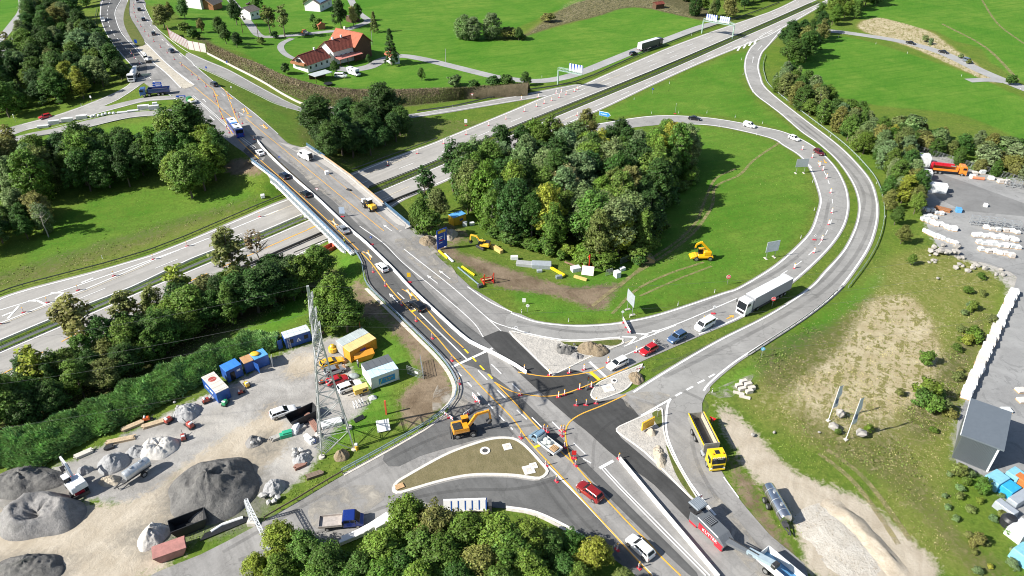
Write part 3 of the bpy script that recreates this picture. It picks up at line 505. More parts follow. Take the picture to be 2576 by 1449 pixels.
def cross(u,v,r,rot):
 c=at(u,v);mb=MB()
 for k,(a,m)in enumerate(((rot-.28,0),(rot+.28,0),(rot,1))):
  d=Vector((math.cos(a),math.sin(a),0));L=r if not m else r*.62
  q=[c-d*L,c+d*L];n=Vector((-d.y,d.x,0))*(.09 if not m else.2);z=Vector((0,0,.11+.003*k))
  mb.add([q[0]-n+z,q[1]-n+z,q[1]+n+z,q[0]+n+z],[(0,1,2,3)],m)
 struct('crossed_out_arrow',mb,[PAINT['y'],PAINT['p']])
for u,v in((841,562),(929,642),(613,278),(663,319),(1029,738)):cross(u,v,2.4,CRROT)
cross(2062,411,1.8,1.2)
# traffic islands with kerbs
KERB=mat('kerb_stone',(.60,.57,.52),.8,var=.15,scale=3)
def island(name,uv,inner,kw=.32,kh=.13,sm=4,lift=.06,kmat=None):
 P=outline(uv,sm,.8)[:,:2]
 if np.sum(P[:,0]*np.roll(P[:,1],-1)-np.roll(P[:,0],-1)*P[:,1])<0:P=P[::-1]
 t=np.roll(P,-1,0)-np.roll(P,1,0);t/=np.linalg.norm(t,axis=1)[:,None]+1e-9;n=np.c_[-t[:,1],t[:,0]]
 Q=P+n*kw;z=surf(P[:,0],P[:,1]);rings=[]
 for A,h in((P,0),(P+n*.04,kh+lift),(Q,kh+lift),(Q,lift)):rings.append(np.c_[A,z+h])
 mb=MB();m=len(P)
 mb.v=np.concatenate(rings).tolist()
 for r in range(3):mb.f+=[(r*m+k,r*m+(k+1)%m,(r+1)*m+(k+1)%m,(r+1)*m+k)for k in range(m)]
 mb.m=[0]*len(mb.f)
 o=struct(name,mb,kmat or KERB)
 v,f=cdt(Q,1.2);zz=surf(v[:,0],v[:,1])+lift+kh-.04;ib=MB();ib.v=np.c_[v,zz].tolist();ib.f=[tuple(t_)for t_ in f];ib.m=[0]*len(f)
 struct('island_fill',ib,inner,parent=o,smooth_=True);return o
def soil_mat(name,cols,sc=.5,fine=3.,spk=None,bmp=.4):
 m,nt,b=newmat(name);P=wpos(nt);n1=noi(nt,P,sc,5,.6,.5);n2=noi(nt,P,fine,7,.75)
 col=mixc(nt,ramp(nt,n1,.35,.65),cols[0],cols[1]);col=mixc(nt,mth(nt,'MULTIPLY',ramp(nt,n2,.48,.7),.7),col,cols[2])
 if spk:col=mixc(nt,mth(nt,'MULTIPLY',ramp(nt,noi(nt,P,fine*2,4,.7),.6,.68),.8),col,spk)
 nt.links.new(col,b.inputs['Base Color']);b.inputs['Roughness'].default_value=.95;b.inputs['Specular IOR Level'].default_value=.15
 bump(nt,b,mth(nt,'ADD',n2,n1),bmp,.25);return m
MOSSY=soil_mat('island_soil',((.155,.135,.07),(.20,.17,.095),(.12,.115,.05)),.6,4,(.3,.27,.2))
RUBBLE=soil_mat('pale_rubble',((.40,.38,.345),(.52,.49,.44),(.28,.26,.24)),.8,3,(.6,.57,.52),.7)
VERGE=soil_mat('island_grass',((.07,.105,.02),(.12,.13,.035),(.2,.17,.08)),.6,3)
I1=[(986,1229),(994,1214),(1019,1197),(1119,1142),(1194,1114),(1244,1101),(1288,1101),(1313,1112),(1338,1134),(1365,1164),(1378,1179),(1381,1189),(1371,1202),(1350,1208),(1288,1200),(1194,1199),(1119,1212),(1031,1237),(1004,1244),(989,1240)]
island('traffic_island',I1,MOSSY,.55,.14)
island('traffic_island',[(1280,834),(1338,845),(1413,858),(1463,859),(1560,852),(1568,860),(1566,868),(1498,894),(1396,944),(1385,940),(1330,886)],RUBBLE,.3,.13,3)
island('traffic_island',[(1484,994),(1488,984),(1502,965),(1530,951),(1600,922),(1618,916),(1602,945),(1575,982),(1508,1008),(1491,1004)],RUBBLE,.3,.14)
island('traffic_island',[(1549,1079),(1558,1072),(1610,1049),(1660,1027),(1667,1029),(1669,1048),(1672,1087),(1690,1140),(1729,1210),(1760,1260),(1764,1271),(1758,1271),(1738,1256),(1690,1208),(1620,1139),(1553,1090)],RUBBLE,.3,.13,3)
for uv in([(1674,1120),(1694,1150),(1728,1212),(1758,1262),(1735,1246),(1700,1195)],[(1640,1042),(1662,1032),(1666,1070),(1655,1075)]):sheet('island_grass',uv,VERGE,.175,1.2,3)
sheet('island_grass',[(1410,860),(1463,862),(1558,855),(1562,864),(1540,872),(1510,868),(1440,872)],VERGE,.17,1.2,3)
sheet('median_island',[(325,-4),(313,30),(312,60),(328,95),(345,117),(365,110),(345,72),(326,38),(327,-4)],VERGE,.16,1.5,3)
sheet('median_works',[(346,122),(370,113),(420,163),(470,205),(488,216),(470,222),(455,220),(415,180),(372,145)],soil_mat('median_rubble',((.38,.35,.29),(.52,.48,.4),(.28,.24,.18)),.9,3),.12,1.5,2)
for uv in([(348,123),(370,146),(415,182),(455,222)],[(370,111),(420,161),(470,203),(489,215)]):paint(uv,.4,'w',lift=.2,name='kerb')
def wall(uv,w,h,m,name='kerb_wall',o=0,z0=-.3,sm=6,up=True,step=1.,kind=True,parent=None):
 P=line3(uv,sm,step,up);A=offs(P,o+w/2);B=offs(P,o-w/2);n=len(P);z=P[:,2]
 vs=np.r_[np.c_[A,z+z0],np.c_[A,z+h],np.c_[B,z+h],np.c_[B,z+z0]].tolist();mb=MB()
 mb.add(vs,[(r*n+k,r*n+k+1,(r+1)*n+k+1,(r+1)*n+k)for r in range(3)for k in range(n-1)]+[(0,n,2*n,3*n),(n-1,4*n-1,3*n-1,2*n-1)])
 return struct(name,mb,m)if kind else part(name,mb,m,parent)
RAILUV=[(893,636),(909,661),(914,688),(926,724),(994,789),(1056,849),(1106,899),(1136,939),(1149,974),(1143,1008),(1115,1040),(1069,1073),(1044,1088),(956,1138),(861,1190)]
PALE=mat('pale_concrete',(.55,.51,.45),.85,var=.18,scale=1.5,dirt=.4)
wall(RAILUV[3:11],.7,.12,PALE,'rail_footing',o=-.5);wall(RAILUV[10:],.6,.14,PALE,'rail_footing',o=.55)
wall([(1273,1276),(1345,1288),(1420,1322),(1470,1352),(1490,1366)],.35,.16,mat('white_kerb',(.74,.71,.66),.8),'kerb_wall');wall([(1273,1281),(1343,1294),(1416,1329),(1466,1360)],.5,.1,PALE,'kerb_wall')
wall([(1290,1106),(1330,1128),(1372,1178)],.2,.15,KERB,'kerb',o=0)
# bridge
deck_P=DECK.copy();_c=deck_P.mean(0)
CREAM=mat('bridge_white_paint',(.70,.70,.68),.6,var=.15,scale=.6,dirt=.25);CONCR=mat('bridge_concrete',(.42,.40,.37),.85,var=.2,scale=.7,dirt=.3)
BLUE_R=mat('blue_rail_paint',(.10,.20,.32),.45,var=.15,scale=1);STEEL=mat('galvanised_steel',(.46,.48,.49),.42,.55,var=.15,scale=1.5)
br=thing('road_bridge','road bridge over the motorway with white girder side and blue handrail, under repair','bridge',tuple(np.r_[_c,0]))
def rel(P):return np.asarray(P)-np.array([_c[0],_c[1],0])
def pl2(uv):P=flat(uv,0);return resamp(P,1.0)
DL,DR=pl2(DECK_L),pl2(DECK_R)
nL,nR=len(DL),len(DR)
S=MB();ring=np.r_[DL[:,:2],DR[::-1,:2]];v,f=cdt(ring,3.)
mb=MB();r2=[tuple(p-_c)for p in ring]
if sum(a[0]*b[1]-b[0]*a[1]for a,b in zip(r2,r2[1:]+r2[:1]))<0:r2=r2[::-1]
for z,fl in((.03,False),(-1.15,True)):mb.add([(p[0]-_c[0],p[1]-_c[1],z)for p in v],[t if not fl else t[::-1]for t in f])
n=len(r2);mb.add([(p[0],p[1],-1.15)for p in r2]+[(p[0],p[1],.03)for p in r2],[(k,(k+1)%n,n+(k+1)%n,n+k)for k in range(n)])
part('deck',mb,CONCR,br)
def along(P,o):A=offs(P,o);return np.c_[A,P[:,2]]
i0,i1=int(nL*.2),int(nL*.97)
def seg_wall(P,o0,o1,z0,z1,mb=None):
 mb=mb or MB();a=rel(along(P,o0));b=rel(along(P,o1));n=len(P)
 vs=np.r_[a+[0,0,z0],a+[0,0,z1],b+[0,0,z1],b+[0,0,z0]].tolist()
 return mb.add(vs,[(r*n+k,((r+1)%4)*n+k,((r+1)%4)*n+k+1,r*n+k+1)for r in range(4)for k in range(n-1)]+[(0,n,2*n,3*n)[::-1],(n-1,2*n-1,3*n-1,4*n-1)])
sgn=1 if((offs(DL,1.)[nL//2]-_c)@(DL[nL//2,:2]-_c))>((DL[nL//2,:2]-_c)@(DL[nL//2,:2]-_c))else-1
part('edge_girder',seg_wall(DL[i0:i1],sgn*.25,sgn*1.0,-2.1,-1.5),CREAM,br)
part('edge_beam',seg_wall(DL,sgn*-.1,sgn*.75,-.3,.12),CREAM,br)
bb=MB();out=rel(along(DL,sgn*.85));inn=rel(along(DL,sgn*.3))
for k in range(i0,i1-1):
 a=out[k]+[0,0,-.3];b=out[k]+[0,0,-1.5];c=inn[k]+[0,0,-.3]
 bb.bar(a,b,.16);bb.bar(b,c,.1)
 bb.bar(out[k]+[0,0,-.3],out[k+1]+[0,0,-1.5],.14)
part('girder_brace',bb,mat('brace_blue_grey',(.40,.46,.50),.5,.2),br)['kind']='stuff'
hb=MB();top=rel(along(DL,sgn*.6))
for k in range(0,nL-1):
 for z in(.45,.8,1.12):hb.bar(top[k]+[0,0,z],top[k+1]+[0,0,z],.16 if z>1 else.08)
part('handrail',hb,BLUE_R,br);hp=MB()
for k in range(0,nL,2):hp.bar(top[k]+[0,0,.1],top[k]+[0,0,1.1],.07)
part('handrail_posts',hp,BLUE_R,br)['kind']='stuff'
sr=-sgn if((offs(DR,-sgn)[nR//2]-_c)@(DR[nR//2,:2]-_c))>((DR[nR//2,:2]-_c)@(DR[nR//2,:2]-_c))else sgn
j0,j1=int(nR*.16),int(nR*.78)
TIMBER=mat('formwork_timber',(.48,.31,.16),.8,var=.25,scale=2)
part('parapet',seg_wall(DR[j0-1:j1+1],sr*-.55,sr*-.05,-.3,.55),CONCR,br)
part('formwork',seg_wall(DR[j0:j1],sr*.0,sr*.16,-.5,.75),TIMBER,br)
part('edge_beam',seg_wall(DR,sr*-.1,sr*.5,-.6,.1),CONCR,br)
rb=MB();tr=rel(along(DR,sr*.1))
for k in list(range(0,j0+2))+list(range(j1,nR-1)):
 for z in(.3,.6,.9,1.15):rb.bar(tr[k]+[0,0,z],tr[k+1]+[0,0,z],.08)
 rb.bar(tr[k]+[0,0,.1],tr[k]+[0,0,1.15],.08)
part('end_railing',rb,BLUE_R,br)['kind']='stuff'
def wallseg(A,B,z0,z1,t,name,m):
 A=np.array([*A[:2],0]);B=np.array([*B[:2],0]);d=(B-A)/np.linalg.norm(B-A);nn=np.array([-d[1],d[0],0])*t/2;A,B=rel([A])[0],rel([B])[0]
 w=MB();w.prism([tuple((p)[:2])for p in(A-nn,B-nn,B+nn,A+nn)],z0,z1);return part(name,w,m,br)
aN,aS=flat([(692,441),(818,402)],0),flat([(822,564),(958,514)],0)
wallseg(aN[0],aN[1],-7.5,-1.15,.9,'abutment',CONCR);wallseg(aS[0],aS[1],-7.5,-1.15,.9,'abutment',CREAM)
wS=flat([(822,564),(893,636)],0);dv=np.array([sgn*-.1,0,0])
wallseg(wS[0],wS[1],-7.2,-1.0,.5,'wing_wall',CREAM);wN=flat([(640,404),(692,441)],0);wallseg(wN[0],wN[1],-6.5,-.4,.5,'wing_wall',CONCR)
wE=flat([(958,516),(1029,573)],0);wallseg(wE[0],wE[1],-6.0,-.4,.5,'wing_wall',CONCR);wF=flat([(769,371),(818,403)],0);wallseg(wF[0],wF[1],-5.5,-.4,.5,'wing_wall',CONCR)
pm=(aN+aS)/2
for t in(.06,.35,.65,.94):
 q=pm[0]+(pm[1]-pm[0])*t;w=MB();w.cyl((q[0]-_c[0],q[1]-_c[1],-7),(q[0]-_c[0],q[1]-_c[1],-1.15),.55,12);part('pier',w,CREAM,br,smooth_=.6)
part('cross_beam',MB().bar(rel([pm[0]])[0]+[0,0,-1.5],rel([pm[1]])[0]+[0,0,-1.5],1.2,.7),CONCR,br)
# guard rails
def guardrail(uv,label,m=None,h=.72,up=False,double=0.,ps=2.5,group=None,sm=3,o=0.,beams=(0,),bw=.05,name='guard_rail',bh=.3):
 P=line3(uv,sm,ps,up);c=P[len(P)//2].copy();t=thing(name,label,'guard rail',tuple(c),0,group)
 Q=np.c_[offs(P,o),P[:,2]]-c
 m=m or STEEL;pb=MB()
 for s in((-1,1)if double else(0,)):
  rb=MB();L=np.c_[offs(Q,s*double),Q[:,2]]
  for z in beams:
   for k in range(len(L)-1):rb.bar(L[k]+[0,0,h+z-bh/2],L[k+1]+[0,0,h+z-bh/2],bw,bh if z==0 else.1)
  part('rail',rb,m,t)
 for k in range(len(Q)):
  pb.bar(Q[k]+[0,0,-.3],Q[k]+[0,0,h],.09)
  if double:
   A=offs(Q,double)[k];B=offs(Q,-double)[k];pb.bar((*A,Q[k][2]+h-.12),(*B,Q[k][2]+h-.12),.08)
 part('posts',pb,m,t)['kind']='stuff';return t
DARKR=mat('weathered_rail_steel',(.15,.16,.155),.5,.4,var=.2,scale=1)
def shift(pl,dv):return[(u,v+dv)for u,v in pl]
guardrail(clipu(shift(MW_UP,-7),-60,780),'dark steel guard rail along the upper motorway edge left of the bridge',DARKR,o=.4)
guardrail(clipu(shift(MW_UP,-4),885,1100),'steel guard rail below the dark trees beside the upper motorway lane',DARKR)
guardrail([(1050,282),(1150,268),(1288,235),(1448,208),(1588,148),(1738,88),(1888,35),(1960,8)],'long green grey guard rail between motorway and farm access road',DARKR,double=.25)
guardrail(clipu(shift(MED1,5),-60,760),'upper steel guard rail in the motorway median left of the bridge',double=.25)
guardrail(clipu(shift(MED2,-3),-60,790),'lower steel guard rail in the motorway median left of the bridge',double=.25)
guardrail(clipu(shift(MED1,3),930,2040),'upper double guard rail in the motorway median right of the bridge',DARKR,double=.35)
guardrail(clipu(shift(MED2,-2),935,2060),'lower double guard rail in the motorway median right of the bridge',DARKR,double=.35)
guardrail([(360,795),(490,728),(644,662),(814,588)],'black barrier on the lower motorway carriageway left of the bridge',mat('black_barrier',(.03,.032,.035),.5),h=.85,bw=.3,bh=.6)
guardrail([(740,640),(829,604)],'short rail beside the red container under the bridge end',DARKR)
guardrail([(960,520),(1019,496),(1060,480)],'black barrier on the lower motorway carriageway right of the bridge',MATS['black_barrier'],h=.85,bw=.3,bh=.6)
guardrail(RAILUV,'blue guard rail with twin beams curving round the site yard',mat('pale_blue_rail',(.24,.32,.40),.45,.2),h=1.05,up=True,o=0,beams=(0,-.45),bh=.16,bw=.1)
guardrail([(862,1192),(805,1225),(750,1259),(690,1293),(666,1308)],'weathered brown guard rail beside the lattice portal',mat('rusty_rail',(.2,.15,.11),.7,.2,var=.3,scale=1),h=.8,up=True)
guardrail([(2126,722),(2168,667),(2196,620),(2212,575),(2217,537),(2214,502),(2199,455),(2161,407),(2110,358),(2022,291),(1935,221),(1919,190),(1915,165),(1922,140)],'pale guard rail round the outside of the long ramp',mat('pale_green_rail',(.40,.48,.47),.45,.4,var=.1,scale=1),up=False,o=-.7)
guardrail([(2126,726),(2085,765),(2022,813),(1935,870),(1890,900)],'dark guard rail continuing down the outer ramp beside dry grass',DARKR,o=-.8)
guardrail([(70,350),(200,330),(325,301),(430,294),(480,301)],'grey guard rail along the closed lane of the exit ramp',DARKR)
guardrail([(245,22),(240,60),(262,102),(300,150),(335,185)],'guard rail between the leafy bank and dark carriageway',DARKR)
# temporary barriers
BARW=mat('white_barrier_steel',(.80,.79,.76),.55,var=.06,scale=1,dirt=.15)
def barrier(uv,label,L=3.0,h=.8,w=.38,m=None):
 P=line3(uv,5,L,True);c=P[0];t=thing('barrier',label,'barrier',tuple(c));me={}
 for a,b in zip(P[:-1],P[1:]):
  d=b-a;l=np.linalg.norm(d[:2]);x=l/2-.02
  mb=MB();mb.loft([[(s*x,-w/2,0),(s*x,-w*.28,.25),(s*x,-w*.2,h),(s*x,w*.2,h),(s*x,w*.28,.25),(s*x,w/2,0)]for s in(-1,1)])
  mb.box((x,0,h/2),(.05,.16,h*.8),0)
  if 'k' not in me:me['k']=mesh('barrier_element',mb,m or BARW)
  o=link('barrier_element',me['k'],t,Vector((a+b)/2-c)+Vector((0,0,.07)),math.atan2(d[1],d[0]))
  o.scale=((l+.0)/(np.linalg.norm((P[1]-P[0])[:2])),1,1)
 return t
barrier([(648,357),(676,390),(736,447),(799,502),(881,580),(919,612),(989,680),(1029,724),(1087,779),(1176,859),(1226,884),(1288,917),(1325,941)],'long white safety barrier running from the bus over the bridge to the junction')
barrier([(1559,1158),(1640,1256),(1720,1351),(1808,1456)],'straight white safety barrier between new asphalt and lower approach road')
# foliage
def leaf_mat(name,trans=.3,var=.55):
 m,nt,b=newmat(name)
 oi=nd(nt,'ShaderNodeObjectInfo');g=nd(nt,'ShaderNodeNewGeometry')
 k=ramp(nt,g.outputs['Random Per Island'],0,1,1-var,1+var)
 big=ramp(nt,noi(nt,nd(nt,'ShaderNodeTexCoord').outputs['Object'],.45,3,.5),.3,.7,.72,1.3)
 v=nd(nt,'ShaderNodeVectorMath',operation='SCALE');nt.links.new(oi.outputs['Color'],v.inputs[0]);nt.links.new(mth(nt,'MULTIPLY',k,big),v.inputs['Scale'])
 hs=nd(nt,'ShaderNodeHueSaturation');nt.links.new(v.outputs[0],hs.inputs['Color']);nt.links.new(ramp(nt,g.outputs['Random Per Island'],0,1,.485,.512),hs.inputs['Hue'])
 nt.links.new(hs.outputs[0],b.inputs['Base Color']);b.inputs['Roughness'].default_value=.6;b.inputs['Specular IOR Level'].default_value=.3
 tr=nd(nt,'ShaderNodeBsdfTranslucent');nt.links.new(hs.outputs[0],tr.inputs[0]);mx=nd(nt,'ShaderNodeMixShader');mx.inputs[0].default_value=trans
 nt.links.new(b.outputs[0],mx.inputs[1]);nt.links.new(tr.outputs[0],mx.inputs[2]);nt.links.new(mx.outputs[0],nt.nodes['Material Output'].inputs[0]);return m
LEAF=leaf_mat('leaves',.36);BARK=mat('bark',(.13,.105,.08),.9,var=.3,scale=6);GREYBARK=mat('pale_bark',(.34,.31,.27),.9,var=.25,scale=6)
def quads(name,pos,nrm,size,asp,m,rng):
 n=len(pos);r=rng.normal(size=(n,3));t=np.cross(nrm,r);t/=np.linalg.norm(t,axis=1)[:,None]+1e-9
 b=np.cross(nrm,t);t=t*(size*asp)[:,None];b=b*size[:,None]
 V=np.stack([pos-t-b*.25,pos+b*.9-t*.2,pos+t,pos-b*.7+t*.25],1).reshape(-1,3)
 me=bpy.data.meshes.new(name);me.vertices.add(4*n);me.vertices.foreach_set('co',V.ravel())
 me.loops.add(4*n);me.loops.foreach_set('vertex_index',np.arange(4*n,dtype=np.int32));me.polygons.add(n);me.polygons.foreach_set('loop_start',np.arange(0,4*n,4,dtype=np.int32))
 me.update(calc_edges=True);me.validate();me.materials.append(m);return me
def unit(a):return a/(np.linalg.norm(a,axis=1)[:,None]+1e-9)
def crown_mesh(seed,w,z0,z1,clumps,per,leaf,shape='round',lob=5,crad=.9):
 g=np.random.default_rng(seed);H=z1-z0;C=[]
 lobes=[(g.uniform(-.62,.62)*w,g.uniform(-.62,.62)*w,z0+H*g.uniform(.2,.8),g.uniform(.3,.58))for _ in range(lob)]+[(0,0,z0+H*.5,.72),(0,0,z0+H*.78,.4)]
 if shape=='round':lobes=[(a*(1.25-.95*(c-z0)/H),b*(1.25-.95*(c-z0)/H),c,d)for a,b,c,d in lobes]
 while len(C)<clumps:
  if shape=='cone':
   f=1-abs(g.random()**1.0);z=z0+H*(1-f);a=g.uniform(0,6.283);rr=w*(f**.85+.05)*math.sqrt(g.uniform(.45,1));C.append((rr*math.cos(a),rr*math.sin(a),z));continue
  if shape=='column':
   t=g.random();z=z0+H*t;rr=w*(math.sin(math.pi*(t*.82+.13))**.7)*math.sqrt(g.uniform(.25,1));a=g.uniform(0,6.283);C.append((rr*math.cos(a),rr*math.sin(a),z));continue
  lx,ly,lz,lr=lobes[g.integers(len(lobes))];d=g.normal(size=3);d/=np.linalg.norm(d);d*=g.uniform(.6,1.02)
  p=(lx+d[0]*w*lr,ly+d[1]*w*lr,lz+d[2]*H*.5*lr*1.15)
  if p[2]<z0*.8 or p[2]>z1 or(d[2]<-.55 and g.random()<.7):continue
  C.append(p)
 C=np.array(C);cr=crad*g.uniform(.55,1.25,clumps)
 ci=np.repeat(np.arange(clumps),per);d=unit(g.normal(size=(len(ci),3)));d[:,2]*=.75
 rad=cr[ci]*g.uniform(.35,1.05,len(ci))**.6;P=C[ci]+d*rad[:,None]
 cen=np.array([0,0,z0+H*.4]);nrm=unit(unit(d)*.55+unit(P-cen)*.55+np.array([0,0,.35])+g.normal(size=P.shape)*.45)
 return quads('crown',P,nrm,leaf*g.uniform(.6,1.3,len(P)),np.full(len(P),.62),LEAF,g)
def trunk_mesh(seed,h,r,w,m=None,bare=False,fork=5):
 g=random.Random(seed);mb=MB();pts=[Vector((0,0,-.4))];n=5
 for k in range(1,n+1):pts.append(Vector((g.uniform(-.18,.18)*k*.6,g.uniform(-.18,.18)*k*.6,h*k/n)))
 for k in range(n):mb.cyl(pts[k],pts[k+1],r*(1-k/n*.8),7,0,r*(1-(k+1)/n*.8),cap=False)
 for k in range(fork):
  b=pts[g.choice([2,3,3,4])];a=g.uniform(0,6.28);L=w*g.uniform(.5,.95);e=b+Vector((math.cos(a)*L,math.sin(a)*L,L*g.uniform(.4,1.1)))
  mb.cyl(b,e,r*.4,5,0,r*.1,cap=False)
  for q in range(5 if bare else 1):
   s=b.lerp(e,g.uniform(.3,.9));f=s+Vector((g.uniform(-1,1),g.uniform(-1,1),g.uniform(.1,1.1)))*(L*.45);mb.cyl(s,f,r*.16,4,0,r*.04,cap=False)
 return mesh('trunk',mb,m or BARK,True)
KIND={}
def kind(k,variants,H):KIND[k]=(variants,H)
kind('broadleaf',[(crown_mesh(s,4.3,1.0,12,250,62,.235,lob=10,crad=.95),trunk_mesh(s,9,.28,3))for s in(1,2,3,4)],12.)
kind('tall',[(crown_mesh(s,3.1,1.2,14,200,56,.225,lob=9,crad=.8),trunk_mesh(s,12,.24,2.2))for s in(11,12,13)],14.)
kind('willow',[(crown_mesh(s,2.6,.4,10,200,54,.185,'column',crad=.7),trunk_mesh(s,9,.16,1.6,GREYBARK))for s in(21,22,23)],10.)
kind('airy',[(crown_mesh(s,3.0,4,13,62,38,.32,lob=8,crad=.8),trunk_mesh(s,12,.24,3,None,True,9))for s in(31,32)],13.)
kind('bush',[(crown_mesh(s,1.9,.15,3.4,80,40,.22,lob=4,crad=.55),trunk_mesh(s,2.2,.09,1))for s in(41,42,43)],3.4)
kind('spruce',[(crown_mesh(s,2.6,1,15,150,42,.26,'cone',crad=.55),trunk_mesh(s,14,.22,.5))for s in(51,)],15.)
kind('bare',[(crown_mesh(s,2.6,4,10,16,26,.24,lob=6,crad=.6),trunk_mesh(s,9.5,.2,3,GREYBARK,True,16))for s in(61,62)],10.)
HUE={'dark green':(0.056,0.118,0.027),'deep green':(0.078,0.157,0.03),'green':(0.123,0.213,0.034),'fresh green':(0.174,0.274,0.04),'yellow green':(0.302,0.336,0.045),'silvery green':(0.196,0.274,0.106),'olive':(0.202,0.224,0.062),'tan yellow':(0.448,0.381,0.146),'brownish':(0.224,0.168,0.09)}
def rgb_j(h,j=.14):
 c=HUE[h];k=1+random.uniform(-j,j);return(c[0]*k*(1+random.uniform(-j,j)),c[1]*k,c[2]*k*(1+random.uniform(-j,j)),1)
NT=[0]
def tree(loc,h,kd,hue,label,cat='tree',group=None,w=1.0):
 vs,H=KIND[kd];h*=1.07;cm,tm=vs[NT[0]%len(vs)];NT[0]+=1;s=h/H
 t=thing({'bush':'bush','spruce':'spruce_tree','tall':'slender_tree','airy':'slender_tree','bare':'slender_tree','willow':'willow_tree'}.get(kd,'broadleaf_tree'),label,cat,loc,random.uniform(0,6.28),group)
 t.scale=(s*w*random.uniform(.9,1.15),s*w*random.uniform(.9,1.15),s*random.uniform(.95,1.05))
 c=link('crown',cm,t);c.color=rgb_j(hue);link('trunk',tm,t);return t
def tree_top(u,v,h,kd,hue,label,cat='tree',group=None,w=1.0):
 p=ground([(u,v)],False,h)[0];return tree(tuple(p),h,kd,hue,label,cat,group,w)
PLANTED=[]
def stand(poly,place,n,hr,kinds,hues,group,spacing=4.,w=1.0,rows=('back','middle','front'),noun='tree',avoid=()):
 P=ground(smooth(poly,4,True),False)[:,:2];x0,y0=P.min(0);x1,y1=P.max(0);pts=[];tries=0
 while len(pts)<n and tries<n*60:
  tries+=1;x,y=random.uniform(x0,x1),random.uniform(y0,y1)
  if not inpoly(np.array([x]),np.array([y]),P)[0]or any((x-a)**2+(y-b)**2<spacing**2 for a,b in pts+PLANTED[-60:]):continue
  pts.append((x,y))
 PLANTED.extend(pts)
 pts.sort(key=lambda p:-p[1]);k=len(rows);out=[];used={}
 for r in range(k):
  row=pts[len(pts)*r//k:len(pts)*(r+1)//k];row.sort(key=lambda p:p[0]/p[1])
  for i,(x,y)in enumerate(row):
   hue=random.choices([a for a,b in hues],[b for a,b in hues])[0];kd=random.choices([a for a,b in kinds],[b for a,b in kinds])[0]
   nn='bush' if kd=='bush' else noun
   lab=f"{hue} {nn}, {ORD[i] if i < 30 else str(i + 1) + 'th'} from left in the {rows[r]} row {place}"
   out.append(tree((x,y,float(terr(x,y))),random.uniform(*hr)*(.5 if kd=='bush' and hr[1]>7 else 1),kd,hue,lab,nn,group,w*random.uniform(.85,1.2)))
 return out
MIX=[('dark green',2),('deep green',3),('green',3),('fresh green',2),('yellow green',.8),('silvery green',2),('olive',1)]
DARKMIX=[('dark green',3),('deep green',4),('green',3),('silvery green',1),('olive',1),('yellow green',.5)]
TK=[('broadleaf',4),('tall',3),('willow',2)]
stand([(1190,452),(1300,415),(1450,402),(1600,397),(1715,402),(1738,435),(1655,510),(1640,600),(1610,650),(1540,665),(1440,650),(1330,615),(1225,580),(1170,520)],'of the loop copse',96,(11,16),[('broadleaf',4),('tall',3),('willow',4)],MIX,'trees of the copse inside the ramp loop',4.2,rows=('rear','second','third','fourth','front'))
stand([(1215,575),(1245,580),(1330,608),(1440,640),(1540,655),(1610,640),(1640,600),(1660,515),(1740,440),(1750,450),(1672,525),(1655,610),(1620,662),(1540,678),(1440,664),(1325,630),(1240,600)],'of the copse edge',40,(2.2,4.2),[('bush',1)],[('green',3),('fresh green',2),('deep green',2)],'bushes along the edge of the loop copse',1.9,1.3,('rear','front'),'bush')
tree_top(1425,420,14,'broadleaf','tan yellow','large tan yellow tree in the left middle of the loop copse','tree','trees of the copse inside the ramp loop')
tree_top(1565,545,11,'broadleaf','yellow green','bright yellow green tree near the front of the loop copse','tree','trees of the copse inside the ramp loop')
tree_top(1720,315,11,'broadleaf','yellow green','yellow green tree at the right rear corner of the loop copse','tree','trees of the copse inside the ramp loop')
for u,v,h,kd,hu,la in((1135,362,15,'airy','dark green','tall open dark tree left of the copse above the motorway'),(1065,430,13,'airy','dark green','dark open tree beside the bridge railing end'),(1100,480,9,'broadleaf','olive','olive tree in front of the two dark open trees by the motorway'),(1055,500,8,'broadleaf','green','green tree closest to the bridge railing end'),(1175,455,10,'broadleaf','green','green tree right behind the blue and yellow container'),(1250,365,12,'airy','silvery green','silvery thin tree between motorway and the loop copse'),(1290,385,11,'tall','olive','olive tree at the left rear of the loop copse'),(1080,540,6,'bush','green','leafy bush at the foot of the trees by the railing end')):
 tree_top(u,v,h,kd,hu,la,'tree','trees left of the loop copse')
stand([(90,58),(180,48),(225,80),(268,140),(306,190),(298,214),(200,258),(60,288),(-40,300),(-40,205),(60,160),(70,110)],'of the roadside wood',78,(8,13),TK,DARKMIX,'trees of the wood left of the dark carriageway',6.2,1.15,('rear','second','third','fourth','front'))
stand([(95,-8),(235,-10),(240,10),(225,45),(180,40),(100,45)],'of the top strip',16,(8,12),TK,MIX,'trees at the top of the left wood',6,1.1,('rear','front'))
for u,v,h,hu in((8,82,11,'olive'),(68,58,11,'dark green'),(28,95,9,'deep green'),(-5,120,10,'silvery green'),(30,130,9,'green')):tree_top(u,v,h,'airy' if hu!='green' else 'tall',hu,f'{hu} roadside tree over the far left road, {["first","second","third","fourth","fifth"][[8,68,28,-5,30].index(u)]} from top','tree','roadside trees at far left')
G2='trees of the grove left of the bridge'
stand([(-40,455),(60,430),(110,450),(150,440),(135,500),(60,512),(-40,500)],'of the pale grove',11,(11,15),[('willow',3),('tall',2)],[('silvery green',3),('olive',2),('green',1)],G2,5,1.3,('rear','front'))
stand([(150,425),(250,395),(360,392),(375,450),(330,480),(240,485),(170,470)],'of the dark grove',20,(9,13),[('broadleaf',3),('tall',2)],[('dark green',4),('deep green',3),('green',1)],G2,4.5,1.1,('rear','middle','front'))
tree_top(190,335,16,'tall','green','tall bright tree with a slanting trunk in front of the dark grove','tree',G2,1.3)
